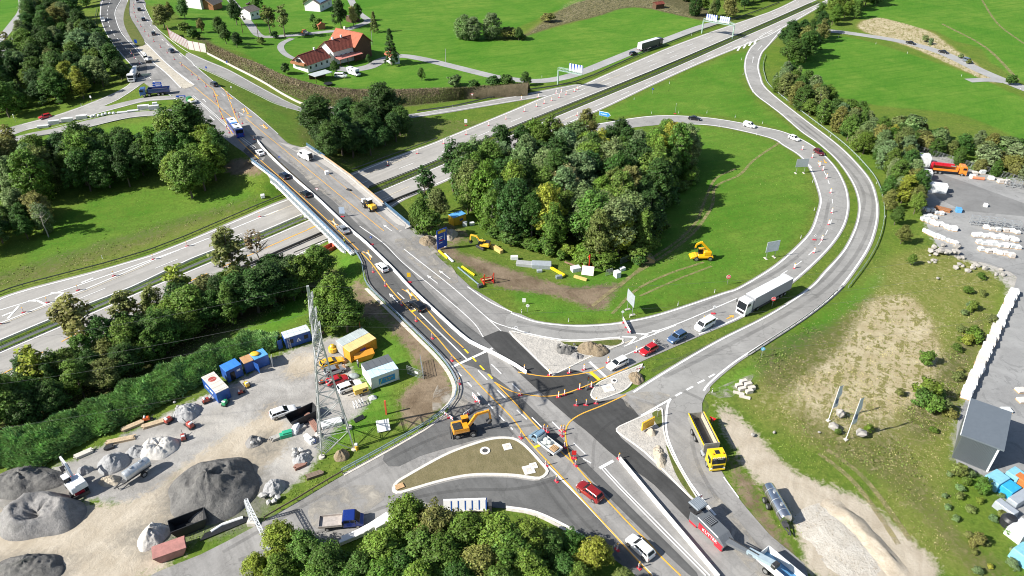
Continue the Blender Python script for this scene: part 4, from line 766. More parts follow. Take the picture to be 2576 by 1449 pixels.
stand([(395,420),(440,370),(520,365),(560,420),(545,455),(485,500),(430,470)],'of the bridge grove',14,(10,15),[('broadleaf',4),('tall',2)],[('deep green',3),('green',3),('fresh green',1),('olive',1)],G2,4.6,1.1,('rear','middle','front'))
tree_top(455,265,17,'tall','deep green','tallest deep green tree reaching over the closed lane','tree',G2,1.4)
tree_top(500,400,5,'broadleaf','fresh green','small bright green crown in the middle of the bridge grove','tree',G2)
stand([(-40,640),(40,612),(115,595),(135,560),(60,545),(-40,565)],'of the left clump',12,(6,9),[('willow',2),('broadleaf',2)],[('olive',2),('silvery green',2),('deep green',2)],G2,4,1.2,('rear','front'))
tree_top(92,520,9,'bare','silvery green','pale half bare tree at the left above the motorway','tree',G2)
G3='dark trees beside the bridge and slip road'
for u,v,h,w in((790,252,14,1.3),(850,300,12,1.2),(905,260,11,1.),(955,215,15,1.2),(990,285,10,1.1),(935,290,10,1.),(820,330,10,1.1),(1015,290,8,1.),(880,330,9,1.1)):
 tree_top(u,v,h,'broadleaf',random.choice(['dark green','deep green']),f'dark broadleaf tree between bridge and slip road, crown {"left" if u < 830 else "centre left" if u < 900 else "centre right" if u < 950 else "right"}{" and lower" if v > 280 else " and tall"}'+(' near the road' if u in(850,990,820)else ''),'tree',G3,w)
stand([(785,398),(850,408),(935,392),(1010,345),(1035,312),(960,300),(880,315),(800,350)],'of the dark bridge trees',20,(6.5,10.5),[('broadleaf',1)],[('dark green',3),('deep green',2)],G3,3.6,1.15,('rear','middle','front'))
G4='trees between motorway and site yard'
stand([(-40,1030),(150,975),(350,872),(550,782),(700,715),(770,735),(600,812),(400,917),(150,1050),(-40,1115)],'of the hedge thicket',84,(6.5,11),[('broadleaf',4),('tall',1),('willow',1)],[('dark green',3),('deep green',4),('green',3),('olive',2)],G4,3.4,1.15,('rear','middle','front'))
for u,v,h,kd,hu,la in((562,588,16,'airy','olive','tall olive tree in front of the motorway, right of three'),(430,680,13,'airy','yellow green','open yellow green tree in front of the motorway, middle of three'),(172,758,15,'airy','olive','tall open olive tree in front of the motorway, left of three'),(70,885,11,'airy','yellow green','yellow green tree lower left against the motorway lanes'),(300,740,11,'airy','olive','thin olive tree between the middle and left motorway trees'),(370,735,10,'tall','olive','olive tree under the open yellow green crown'),(590,680,10,'tall','olive','olive tree leaning below the tall right motorway tree'),(240,800,9,'bare','olive','brown thinning tree beside the left motorway tree'),(640,600,11,'bare','brownish','slim bare tree standing beside the motorway median'),(800,628,9,'broadleaf','green','round green tree below the bridge end'),(750,650,9,'broadleaf','green','green tree left of the round one below the bridge'),(690,660,8,'broadleaf','deep green','deep green tree beside the motorway exit lane'),(830,705,11,'broadleaf','fresh green','large fresh green tree behind the orange site container'),(800,760,8,'broadleaf','green','green tree behind the lattice pylon'),(860,745,9,'broadleaf','green','green tree right behind the large fresh one'),(730,700,6,'broadleaf','deep green','low deep green tree left of the big fresh one'),(640,680,7,'broadleaf','deep green','low dark tree behind the slim bare one'),(20,990,8,'broadleaf','deep green','dark tree at the very left above the hedge')):
 tree_top(u,v,h,kd,hu,la,'tree',G4,1.2)
G5='trees along the lower picture edge'
for u,v,h,hu,w,la in((700,1400,6,'green',1.2,'lower leftmost green'),(790,1420,6,'fresh green',1.2,'fresh green at the bottom under the pickup'),(880,1440,6,'green',1.2,'bottom green left of centre'),(960,1430,7,'green',1.2,'bottom green centre left'),(1060,1340,8,'green',1.2,'green behind the pointing one'),(1050,1430,7,'fresh green',1.2,'bottom fresh green centre'),(1150,1430,7,'deep green',1.2,'bottom deep green centre'),(1250,1440,7,'green',1.2,'bottom green centre right'),(1290,1350,8,'green',1.2,'green left of the kerb wall'),(1360,1440,6,'fresh green',1.2,'bottom fresh green right'),(1440,1340,5,'deep green',1.1,'low dark green near the kerb wall end'),(690,1330,7.5,'yellow green',1.1,'leftmost yellowish'),(760,1345,7,'green',1.1,'green second from left'),(640,1400,5,'yellow green',1,'low yellowish left'),(820,1385,7,'deep green',1.2,'deep green beside the blue pickup'),(900,1400,6.5,'deep green',1.1,'deep green under white barriers'),(1020,1262,9,'fresh green',1.,'bright green one pointing at the island tip'),(960,1350,8,'fresh green',1.1,'fresh green left of the pointing one'),(1090,1275,8.5,'olive',1.2,'olive one below the parked panels'),(1170,1290,8,'green',1.2,'green one below the white panels'),(1250,1300,8.5,'fresh green',1.1,'fresh green one right of the panels'),(1330,1310,8,'fresh green',1.1,'bright one under the kerb wall'),(1110,1360,8,'green',1.2,'green one in the lower middle'),(1210,1380,7.5,'olive',1.1,'olive one in the lower middle'),(1330,1390,7,'fresh green',1.1,'fresh green one at the bottom'),(1420,1400,5.5,'deep green',1.1,'dark low one at the bottom'),(1500,1362,6,'yellow green',1.2,'yellowish round one beside the approach road'),(1010,1400,7,'deep green',1.1,'deep green one at the bottom'),(1460,1430,5,'green',1.1,'low green one by the approach road'),(1570,1435,4,'olive',1.1,'orange tinged low one by the road edge'),(1380,1345,6,'deep green',1.,'deep green one behind the kerb wall')):
 tree_top(u,v+(16 if v<1320 and u>1030 else 4),h,'broadleaf',hu,la+' tree along the lower edge','tree',G5,w*1.05)
G6='trees and bushes outside the long ramp'
stand([(1945,150),(1985,112),(2050,72),(2080,88),(2055,130),(1990,170),(1950,190)],'of the ramp top',14,(8,12),[('broadleaf',3),('tall',1)],[('dark green',3),('deep green',3),('olive',1)],G6,5,1.2,('rear','front'))
stand([(2050,58),(2090,30),(2190,-15),(2260,-15),(2200,20),(2170,42),(2130,52),(2085,72)],'of the top cluster',16,(8,13),[('broadleaf',3),('tall',2)],[('dark green',1),('green',3),('fresh green',2)],G6,6,1.3,('rear','front'))
stand([(1945,225),(1990,205),(2065,258),(2170,318),(2260,368),(2296,430),(2306,520),(2262,520),(2225,452),(2168,392),(2098,335),(2005,275)],'of the ramp belt',72,(5.5,9),[('willow',4),('broadleaf',3),('tall',1)],[('silvery green',4),('green',3),('deep green',2),('olive',2),('yellow green',.7)],G6,3.6,1.15,('rear','second','third','front'))
stand([(2200,335),(2330,335),(2450,365),(2640,400),(2640,475),(2470,436),(2320,388)],'of the yard scrub',46,(3.5,6.5),[('willow',3),('bush',2),('broadleaf',2)],[('silvery green',3),('olive',3),('deep green',3),('green',2)],G6,3.6,1.3,('rear','middle','front'))
for u,v,h,hu,la in((2240,450,7,'deep green','deep green tree leaning over the yard fence corner'),(2315,490,6,'fresh green','bright round tree beside the white yard trailer'),(2265,520,5.5,'deep green','dark tree left of the bright round yard tree'),(2280,570,5,'olive','olive bush beside the white stone rows'),(2245,480,6,'olive','olive tree on the slope below the ramp belt'),(2300,640,3,'green','small green bush left of the stone pile')):tree_top(u,v,h,'broadleaf',hu,la,'tree',G6)
stand([(2400,1150),(2440,1165),(2520,1240),(2540,1330),(2600,1449),(2450,1449),(2400,1330),(2370,1230)],'of the rough slope',26,(.6,1.3),[('bush',1)],[('olive',3),('silvery green',3),('green',2),('yellow green',.5)],'bushes on the rough slope at lower right',2.,1.2,('rear','middle','front'),'bush')
stand([(2440,700),(2530,750),(2480,860),(2420,980),(2390,1090),(2340,1090),(2360,960),(2400,840)],'of the white row verge',16,(.9,1.8),[('bush',1)],[('olive',3),('silvery green',1),('green',2)],'low bushes beside the white stone row',2.5,1.4,('rear','front'),'bush')
for i,(u,v,h,hu)in enumerate(((2345,965,4,'fresh green'),(2325,985,3.6,'green'),(2360,1000,3.6,'fresh green'),(2340,890,2.6,'fresh green'),(2455,760,2.4,'fresh green'),(2460,830,3,'fresh green'),(2440,845,2.2,'yellow green'),(2190,1072,1.4,'fresh green'),(2110,1080,1.1,'green'),(2265,980,1.5,'olive'),(2380,1010,2.5,'silvery green'),(2420,1170,2.4,'olive'),(2480,1210,2.6,'green'),(2470,1350,2.,'olive'),(2550,190,4,'deep green'),(2330,90,3,'silvery green'),(2345,98,2.6,'silvery green'),(2420,135,2.2,'silvery green'),(2440,150,2,'olive'))):
 tree_top(u,v,h,'bush',hu,f'{hu} bush, {ORD[i]} of those dotted over the rough ground at right','bush','single bushes on the rough ground')
G7='trees of the farm and gardens'
for u,v,h,kd,hu,la,w in((668,15,13,'airy','olive','bare topped twin tree by the lane, left stem',1.2),(705,22,13,'airy','olive','bare topped twin tree by the lane, right stem',1.2),(690,80,3.,'bush','dark green','dark bush at the foot of the twin lane trees',1.3),(850,2,13,'broadleaf','dark green','big dark tree beside the solar roof house',.8),(885,20,9,'broadleaf','tan yellow','yellowish tree right of the big dark garden tree',.8),(938,34,9,'spruce','olive','cone shaped tree by the stone pile',1.4),(978,75,15,'spruce','dark green','tall dark spruce in front of the white shed',1.),(1058,172,5,'broadleaf','green','small leaning fruit tree on the farm lawn',1.),(840,155,5,'broadleaf','deep green','dark round tree beside the farm terrace',1.),(925,138,4,'broadleaf','deep green','tree in the farm drive circle',1.),(715,160,4,'bush','deep green','bush left of the farm balcony',1.),(1165,40,11,'willow','silvery green','left silvery willow in the big field',1.5),(1190,48,10,'willow','silvery green','green companion of the field willows',1.4),(1237,40,11,'willow','silvery green','right silvery willow in the big field',1.5),(1275,70,5,'bush','olive','low bush right of the field willows',1.6),(1300,75,4.5,'bush','olive','second low bush right of the field willows',1.4),(1380,33,4.5,'bush','olive','round olive bush at the edge of the reeds',1.6),(1145,192,4,'bush','silvery green','grey green bush above the scrub bank',1.4),(1190,205,3,'bush','deep green','dark bush on the scrub bank top',1.6),(1240,195,4,'bush','deep green','dark bush left of the gantry field corner',1.6),(1275,190,4,'bush','deep green','dark bush by the access road end',1.5),(1320,182,5.5,'broadleaf','deep green','round dark tree beside the cantilever gantry',1.2),(1305,70,6,'broadleaf','deep green','dark tree at the left field margin',1.),(400,15,10,'broadleaf','olive','roadside tree behind the long brown bank',1.2),(455,0,9,'broadleaf','deep green','garden tree at the top left of the farm lane',1.1),(420,5,8,'tall','olive','slim tree by the upper carriageway',1.2),(500,48,6,'broadleaf','olive','small garden tree on the upper lawn',1.),(545,45,9,'broadleaf','deep green','garden tree beside the orange roofed house',1.1),(560,65,8,'broadleaf','deep green','tree behind the transparent noise wall',1.1),(590,85,6,'broadleaf','dark green','dark tree by the lane bend',1.1),(585,5,11,'broadleaf','dark green','dark tree right of the orange roofed house',1.),(640,-10,8,'broadleaf','green','garden tree at the top edge',1.),(785,35,5,'broadleaf','deep green','bush like tree below the solar roof',1.),(800,50,4,'bush','green','bush beside the wooden garden hut',1.3),(765,-8,6,'tall','green','slim garden tree at the top edge',1.),(460,60,4,'bush','green','bush on the garden slope',1.2),(480,75,4,'bush','deep green','bush by the noise wall top',1.2),(655,95,3,'bush','green','bush on the lane verge',1.2),(895,8,9,'broadleaf','deep green','tree behind the yellowish garden tree',.9),(1650,215,0,'','','',1)):
 if kd:tree_top(u,v,h,kd,hu,la,'bush' if kd=='bush' else 'tree',G7,w)
stand([(1690,38),(1760,62),(1850,48),(1905,18),(1960,-10),(1850,-20),(1720,-20)],'of the gantry wood',26,(7,11),TK,DARKMIX,'trees behind the far sign gantry',6,1.2,('rear','middle','front'))
# planted noise bank below the farm
TOP=[(520,108),(560,125),(600,143),(644,158),(719,192),(819,219),(919,227),(1000,226),(1069,224),(1150,222),(1288,212),(1330,208)]
BOTM=[(519,133),(560,153),(600,172),(644,197),(719,234),(774,256),(856,272),(930,272),(994,268),(1144,253),(1288,234),(1335,226)]
def res_uv(pl,n):q=smooth(pl,6);s=np.r_[0,np.cumsum(np.hypot(*np.diff(q,axis=0).T))];t=np.linspace(0,s[-1],n);return np.stack([np.interp(t,s,q[:,k])for k in(0,1)],1)
nb=90;Bq=ground(res_uv(BOTM,nb),False);Tq=ground(res_uv(TOP,nb),False,4.6);Tz=Bq[:,2]+4.6
Tq=flat(res_uv(TOP,nb),Tz);K=Tq+(Tq-Bq)*[.5,.5,0];K[:,2]=Bq[:,2]-.3
mb=MB();n=nb;Bq[:,2]-=.3;Tb=Tq+(Tq-Bq)*[.1,.1,0]
mb.add(np.r_[Bq,Tq,Tb,K].tolist(),[(r*n+k,r*n+k+1,(r+1)*n+k+1,(r+1)*n+k)for r in range(3)for k in range(n-1)])
bank=struct('embankment',mb,soil_mat('bank_soil',((.10,.085,.05),(.16,.13,.08),(.07,.06,.035)),.5,2),smooth_=True)
g=np.random.default_rng(5);N=40000;k=g.uniform(0,nb-1.01,N);i=k.astype(int);f=(k-i)[:,None];t=g.random(N)[:,None]**.9
Bp=Bq[i]*(1-f)+Bq[i+1]*f;Tp=Tq[i]*(1-f)+Tq[i+1]*f;pos=Bp*(1-t)+Tp*t+np.c_[g.normal(size=(N,2))*.15,g.uniform(0,.5,N)]
out=unit(np.c_[(Bp-Tp)[:,:2],np.full(N,2.2)])
BANKLEAF=leaf_mat('bank_brush',.2,.5)
sel=g.random(N)<np.clip(t[:,0]*1.7-.5,0.05,.85)*np.where(k<nb*.72,1,.25)
for nm,s_,c_ in(('dry_brush',sel,(.21,.165,.10,1)),('bank_shrubs',~sel,(.13,.155,.04,1))):
 o=link(nm,quads(nm,pos[s_],unit(out[s_]+g.normal(size=(s_.sum(),3))*.5),g.uniform(.13,.3,s_.sum()),np.full(s_.sum(),.5),BANKLEAF,g));o.color=c_;o['kind']='stuff'
 # clipped conifer hedge above the yard
HT=[(-60,1128),(0,1105),(100,1066),(200,1030),(300,985),(420,925),(540,875),(640,843),(705,848)];HB=[(-60,1180),(0,1175),(100,1175),(170,1135),(300,1075),(420,1015),(500,972),(600,910),(700,885)]
n=70;Hb=ground(res_uv(HB,n),False);Hc=ground(res_uv([(a,(b+d)/2+6)for(a,b),(_,d)in zip(HT,HB)],n),False,2.2);Hc[:,2]=np.interp(np.arange(n),[0,n],[1.6,1.6])+Hb[:,2]+.6
Hk=ground(res_uv(HT,n),False,1.);Hk[:,2]-=.2;Hb[:,2]-=.2
hd=thing('conifer_hedge','long feathery conifer hedge between the grass strip and the site yard','hedge',tuple(Hb[n//2]))
o0=Hb[n//2].copy();rows=[]
for q in np.linspace(0,math.pi,9):
 a,b=(1-math.cos(q))/2,math.sin(q);base=Hb*(1-a)+Hk*a;rows.append(np.c_[base[:,:2],base[:,2]+(Hc[:,2]-base[:,2])*b*.92]-o0)
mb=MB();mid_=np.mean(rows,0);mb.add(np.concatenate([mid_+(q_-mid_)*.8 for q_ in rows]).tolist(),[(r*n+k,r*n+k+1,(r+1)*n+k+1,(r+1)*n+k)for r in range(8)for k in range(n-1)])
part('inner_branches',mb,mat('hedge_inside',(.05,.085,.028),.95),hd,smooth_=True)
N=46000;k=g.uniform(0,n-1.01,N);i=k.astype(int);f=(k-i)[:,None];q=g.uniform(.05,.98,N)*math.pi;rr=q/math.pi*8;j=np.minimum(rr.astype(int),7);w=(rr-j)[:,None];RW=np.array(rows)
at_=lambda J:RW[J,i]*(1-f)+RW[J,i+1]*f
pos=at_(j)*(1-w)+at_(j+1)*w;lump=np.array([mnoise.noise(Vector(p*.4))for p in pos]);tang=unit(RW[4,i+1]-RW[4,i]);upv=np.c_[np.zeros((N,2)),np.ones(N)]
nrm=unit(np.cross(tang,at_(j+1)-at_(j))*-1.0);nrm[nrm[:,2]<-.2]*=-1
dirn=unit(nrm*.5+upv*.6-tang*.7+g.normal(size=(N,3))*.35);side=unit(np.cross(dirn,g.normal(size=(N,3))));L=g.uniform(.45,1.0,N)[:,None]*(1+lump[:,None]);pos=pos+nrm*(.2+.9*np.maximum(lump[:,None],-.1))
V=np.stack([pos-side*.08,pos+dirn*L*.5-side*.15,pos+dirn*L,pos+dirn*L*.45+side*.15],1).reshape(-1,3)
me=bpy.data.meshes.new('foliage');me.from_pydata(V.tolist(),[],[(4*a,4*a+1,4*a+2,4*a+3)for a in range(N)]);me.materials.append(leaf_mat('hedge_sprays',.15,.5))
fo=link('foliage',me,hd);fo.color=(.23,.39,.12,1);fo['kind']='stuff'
# vehicles
GLASS=mat('vehicle_glass',(.012,.016,.02),.12,0,var=.1,spec=.3);TYRE=mat('tyre_rubber',(.018,.018,.018),.85,var=.2,scale=4);RIM=mat('alloy_rim',(.42,.43,.44),.35,.7,var=.1)
BLACKP=mat('black_trim',(.02,.02,.022),.55,var=.2);LAMP=mat('lamp_lens',(.75,.76,.78),.12,var=.05);TAIL=mat('tail_lens',(.42,.012,.012),.2,var=.1);PLATE=mat('number_plate',(.75,.75,.72),.5,var=.04);CHASS=mat('chassis_grey',(.06,.06,.062),.6,var=.25,scale=3)
def paintm(name,col,metal=.0):return mat('car_paint_'+name,col,.28,metal,var=.03,scale=.7,coat=.7)
CARC={'white':((.78,.79,.80),0),'silver':((.42,.44,.46),.6),'black':((.010,.011,.013),.2),'dark blue':((.012,.02,.045),.2),'dark grey':((.045,.05,.055),.4),'dark red':((.30,.018,.018),.2),'red':((.42,.012,.018),0),'maroon':((.12,.012,.018),.2),'blue':((.09,.16,.30),.45),'slate blue':((.06,.085,.12),.4),'yellow':((.80,.42,.02),0),'grey blue':((.22,.27,.32),.5),'light blue':((.22,.36,.48),.3),'orange':((.75,.2,.03),0),'deep blue':((.012,.035,.22),.1),'green':((.03,.25,.09),0)}
def wheel(t,x,y,r=.33,w=.22,name='wheel',rim=True):
 s=1 if y>0 else-1
 mb=MB();mb.cyl((0,-w/2,0),(0,w/2,0),r,16)
 o=part(name,mb,TYRE,t,smooth_=.6,loc=(x,y,r))
 if rim:
  m2=MB();m2.cyl((0,s*(w/2-.03),0),(0,s*(w/2+.012),0),r*.62,12);m2.cyl((0,s*(w/2),0),(0,s*(w/2+.025),0),r*.18,8)
  part('rim',m2,RIM,o,smooth_=.6)
 return o
CT={'sedan':(4.6,1.80,1.44,.74,.93,-.38,.21,-.17,.03,.93),'hatch':(4.2,1.78,1.48,.76,.95,-.485,.22,-.37,.05,.8),'estate':(4.7,1.82,1.49,.76,.95,-.485,.20,-.40,.02,.82),'suv':(4.6,1.86,1.66,.95,1.08,-.485,.22,-.39,.05,.9),'minibus':(5.1,1.95,1.95,1.05,1.18,-.49,.335,-.47,.20,1.0),'van':(5.6,2.0,2.35,1.1,1.28,-.495,.36,-.49,.25,1.1),'smallvan':(4.45,1.83,1.82,.92,1.08,-.49,.25,-.475,.10,.95)}
def ring(x,w,z0,z1,ze):
 return[(x,s*a*w,z)for s,seq in((1,((.80,z0),(.97,z0+.12),(1.,z0+(z1-z0)*.5),(.985,z1-.05),(.86,z1),(.4,ze))),(-1,((.4,ze),(.86,z1),(.985,z1-.05),(1.,z0+(z1-z0)*.5),(.97,z0+.12),(.80,z0))))for a,z in seq]
def car(kd,col,label,uf,vf,ur,vr,cat='car',group='cars on the road',blank=(),up=True,loc=None,hd=None,name='car',roofbars=False):
 L,W,H,hh,hb,br_,bf,tr_,tf,td=CT[kd]
 if loc is None:
  a,b=at(uf,vf,0,up),at(ur,vr,0,up);loc=(a+b)/2;hd=math.atan2(a.y-b.y,a.x-b.x);loc=Vector((loc.x,loc.y,float(surf(loc.x,loc.y))+.1))
 t=thing(name,label,cat,loc,hd,group);P=paintm(col,*CARC[col]);w=W/2
 st=[(-.5,.82,.34,td*.72),(-.485,.93,.24,td*.97),(-.40,1,.2,max(td,hb-.02)),(br_+.03,1,.19,hb),(-.1,1.,.18,hb),(bf-.06,1.,.18,hb-.02),(bf+.04,.99,.19,hb-.06),(.40,.96,.2,hh),(.475,.88,.23,hh-.1),(.5,.74,.32,hh-.22)]
 st.sort();mb=MB();mb.loft([ring(x*L,w*k,z0,z1,z1+.025)for x,k,z0,z1 in st])
 def cab(z,f,k):
  xr=(br_+(tr_-br_)*f)*L;xf=(bf+(tf-bf)*f)*L;return[(xr,-k,z),(xf,-k*.97,z),(xf,k*.97,z),(xr,k,z)]
 kb,kt=w*.90,w*(.74 if kd not in('van','minibus','smallvan')else.84)
 R_=[cab(hb-.04,0,kb),cab(H-.09,.90,kt+.03),cab(H-.02,.985,kt-.05)]
 top=[((p[0]*.9+R_[2][(i+2)%4][0]*.1),p[1]*.8,H)for i,p in enumerate(R_[2])]
 mb.loft(R_+[top]);part('body',mb,P,t,smooth_=.55)
 q0,q1=R_[0],R_[1]
 def pane(i,j,lab,fr=(.05,.95),vz=(.14,.94),off=.014):
  a,b,c,d=[Vector(p)for p in(q0[i],q0[j],q1[j],q1[i])];n_=(b-a).cross(d-a).normalized()*off
  f=lambda s,v:(a.lerp(b,s)).lerp(d.lerp(c,s),v)+n_
  m2=MB();m2.poly([f(fr[0],vz[0]),f(fr[1],vz[0]),f(fr[1],vz[1]),f(fr[0],vz[1])]);m2.poly([f(fr[0],vz[0])-n_*1.5,f(fr[0],vz[1])-n_*1.5,f(fr[1],vz[1])-n_*1.5,f(fr[1],vz[0])-n_*1.5]);part(lab,m2,GLASS,t)
 pane(1,2,'windscreen',(.05,.95),(.08,.97))
 if 'rear' not in blank:pane(3,0,'rear_window',(.1,.9),(.2,.92))
 for i,j in((0,1),(2,3)):
  sp=((.05,.30),(.325,.60),(.625,.93))if kd not in('hatch','sedan')else((.1,.46),(.49,.92))
  if 'side' in blank:sp=sp[-1:]
  for s in sp:pane(i,j,'side_window',(s if i==0 else(1-s[1],1-s[0])),(.16,.93))
 r=.34 if kd!='suv' else.37;r=.36 if kd in('van','minibus')else r
 for sx in(-.31,.32):
  for sy in(-1,1):
   wheel(t,sx*L,sy*(w-.10),r);
 for sy in(-1,1):
  part('headlight',MB().box((.468*L,sy*w*.66,hh-.16),(.16,.36,.15),ry=.4),LAMP,t,bevel=.03);part('tail_light',MB().box((-.487*L,sy*w*.78,td*.82),(.1,.24,.2)),TAIL,t,bevel=.02)
  part('mirror',MB().box(((bf-.07)*L,sy*(w+.09),hb+.05),(.16,.2,.14)),P if col!='white' or kd in('van',)else P,t,bevel=.03)
 part('grille',MB().box((.488*L,0,.46),(.06,w*1.0,.24)),BLACKP,t,bevel=.02);part('number_plate',MB().box((-.5*L,0,.62),(.03,.52,.11)),PLATE,t);part('bumper',MB().box((-.49*L,0,.32),(.12,w*1.5,.16)),BLACKP,t,bevel=.03)
 if roofbars:
  for sy in(-1,1):part('roof_rail',MB().bar((tr_*L+.25,sy*kt*.86,H+.02),(tf*L-.1,sy*kt*.86,H+.02),.05),BLACKP,t)
 return t
A_='cars on the lane over the bridge';Q_='cars queueing on the ramp';U_='cars on the upper carriageways';S_='cars parked in the site yard';F_='cars on the field road'
car('suv','dark red','dark red car driving up to the junction between yellow lines',1460,1227,1506,1262,group=A_)
car('suv','white','white car in the foreground on the lower approach road',1587,1364,1632,1405,group=A_)
car('estate','black','black estate car beside the lattice pylon on the approach lane',1037,764,1062,784,group=A_,roofbars=True)
car('hatch','white','white hatchback just past the end of the bridge',950,668,972,688,group=A_)
car('sedan','silver','silver sedan on the bridge between two crossed out arrows',852,573,875,591,group=A_)
car('hatch','black','black hatchback in the middle of the bridge lane',758,485,780,500,group=A_)
car('estate','dark blue','dark blue estate car at the far end of the bridge lane',704,438,727,454,group=A_)
car('sedan','white','white sedan following the blue bus',645,380,664,396,group=A_)
car('estate','white','white estate car first in the queue at the stop line',1531,931,1574,911,group=Q_)
redc=car('hatch','red','red car with a bicycle carrier, second in the queue',1611,896,1650,876,group=Q_)
car('suv','blue','blue grey suv, third in the queue',1682,865,1722,845,group=Q_)
car('minibus','white','white minibus, fourth in the queue',1748,836,1794,812,'minibus',Q_)
car('hatch','maroon','maroon car coming round the bend of the loop ramp',2070,394,2049,381,group=Q_)
car('hatch','white','white car on the loop ramp before the bend',2010,357,1984,347,group=Q_)
car('smallvan','white','white van on the loop ramp behind the copse',1902,324,1868,316,'van',Q_,('side','rear'))
car('sedan','black','black sedan just emerging from behind the copse',1764,304,1730,300,group=Q_)
van=car('van','white','white delivery van with open rear doors parked on the bridge',751,390,786,407,'delivery van','works vehicles on the bridge',('side','rear'),name='delivery_van')
for s in(-1,1):part('rear_door',MB().box((-3.05,s*1.02,1.35),(.75,.06,1.7),rz=s*.35),paintm('white',*CARC['white']),van)
part('load_opening',MB().box((-2.79,0,1.35),(.04,1.6,1.7)),BLACKP,van)
for(a,b,c,d,k,col,la)in((383,79,391,96,'hatch','dark grey','dark grey car passing the noise wall start'),(358,44,365,59,'hatch','dark blue','dark car on the upper carriageway, third from the top'),(349,20,353,33,'estate','black','black car on the upper carriageway, second from the top'),(346,1,348,12,'smallvan','white','white van at the top of the upper carriageway'),(424,125,440,138,'suv','slate blue','slate coloured car beside the noise wall end'),(530,210,549,222,'suv','dark grey','dark car beside the orange tape lines'),(262,61,259,47,'hatch','white','white car coming down the dark carriageway'),(92,40,84,56,'hatch','dark grey','dark car on the small road at far left')):
 car(k,col,la,a,b,c,d,group=U_)
car('hatch','red','bright red hatchback going down the exit ramp at left',98,303,131,292,group='cars on the exit ramp')
car('sedan','black','black sedan leading on the field road at right',2303,114,2278,108,group=F_,up=False);car('sedan','black','second black sedan on the field road at right',2385,137,2361,131,group=F_,up=False);car('smallvan','grey blue','grey people carrier last on the field road at right',2446,161,2420,152,group=F_,up=False)
car('suv','dark blue','dark suv following the lorry on the access road',1604,135,1582,141,group='vehicles on the access road',up=False)
car('estate','yellow','yellow estate car parked behind the pylon, nearest the orange skip',866,908,806,928,group=S_);car('hatch','silver','silver hatchback parked between the yellow and the red car',868,929,818,946,group=S_);car('hatch','red','red hatchback parked beside the pylon',873,954,826,972,group=S_);car('estate','white','white estate car parked beside the yellow generator',908,968,852,989,group=S_);car('estate','white','white estate car alone in the gravel yard beside the black tipper body',743,1032,684,1053,group=S_)
car('hatch','maroon','maroon car parked by the garden at the top',618,13,640,12,group='vehicles at the farm',up=False)
car('minibus','white','small white camper bus parked on the farm lawn',871,196,845,194,'camper van','vehicles at the farm',up=False,name='camper_van')
def place(uf,vf,ur,vr,up=True,lift=.1):
 a,b=at(uf,vf,0,up),at(ur,vr,0,up);c=(a+b)/2
 return(c.x,c.y,float((surf if up else terr)(c.x,c.y))+lift),math.atan2(a.y-b.y,a.x-b.x)
WH=paintm('white',*CARC['white'])
lo,hd=place(905,194,876,183,False,.03);t=thing('motorhome','white motorhome parked on the farm lawn beside the camper bus','motorhome',lo,hd,'vehicles at the farm')
part('body',MB().sidep([(-3.2,.4),(2.2,.4),(2.2,1.9),(2.75,2.3),(2.4,2.95),(-3.2,2.95)],-1.12,1.12),WH,t,bevel=.08);part('cab',MB().sidep([(2.2,.4),(3.4,.45),(3.4,1.0),(2.9,1.2),(2.3,1.9)],-1.,1.),WH,t,bevel=.06)
part('windscreen',MB().box((2.72,0,1.52),(.06,1.7,.7),ry=-.7),GLASS,t);part('skylight',MB().box((-.5,0,2.98),(.8,.6,.1)),GLASS,t);part('rear_panel_stripe',MB().box((-3.21,0,.85),(.03,2.,.35)),mat('red_stripe',(.5,.05,.04)),t)
for s in(-1,1):
 for x in(-1.8,.3):part('side_window',MB().box((x,s*1.13,2.0),(1.,.03,.5)),GLASS,t)
 for x in(-1.7,2.6):wheel(t,x,s*.95,.34)
 # lorries
def axle(t,xs,w,r=.5,tw=.32):
 for x in xs:
  for s in(-1,1):wheel(t,x,s*(w/2-tw/2),r,tw)
def lorry_cab(t,x0,col,L=2.1,W=2.45,z0=.55,H=3.0,roof=True):
 c=col;mb=MB();mb.sidep([(x0,z0),(x0+L,z0),(x0+L+.08,z0+.9),(x0+L-.18,H-.25),(x0+L-.45,H),(x0+.1,H),(x0,H-.1)],-W/2,W/2);part('cab',mb,c,t,bevel=.07)
 part('windscreen',MB().box((x0+L-.02,0,(z0+.9+H-.25)/2+.05),(.05,W*.88,(H-z0-1.2)*.82),ry=-.13),GLASS,t);part('grille',MB().box((x0+L+.07,0,z0+.45),(.06,W*.7,.6)),BLACKP,t);part('bumper',MB().box((x0+L-.05,0,z0-.1),(.35,W,.4)),c,t,bevel=.05)
 for s in(-1,1):
  part('side_window',MB().box((x0+L*.62,s*(W/2+.005),H-.85),(L*.5,.03,.7)),GLASS,t);part('mirror',MB().box((x0+L-.1,s*(W/2+.22),H-.8),(.12,.2,.6)),BLACKP,t);part('headlight',MB().box((x0+L+.06,s*W*.4,z0+.1),(.1,.36,.2)),LAMP,t)
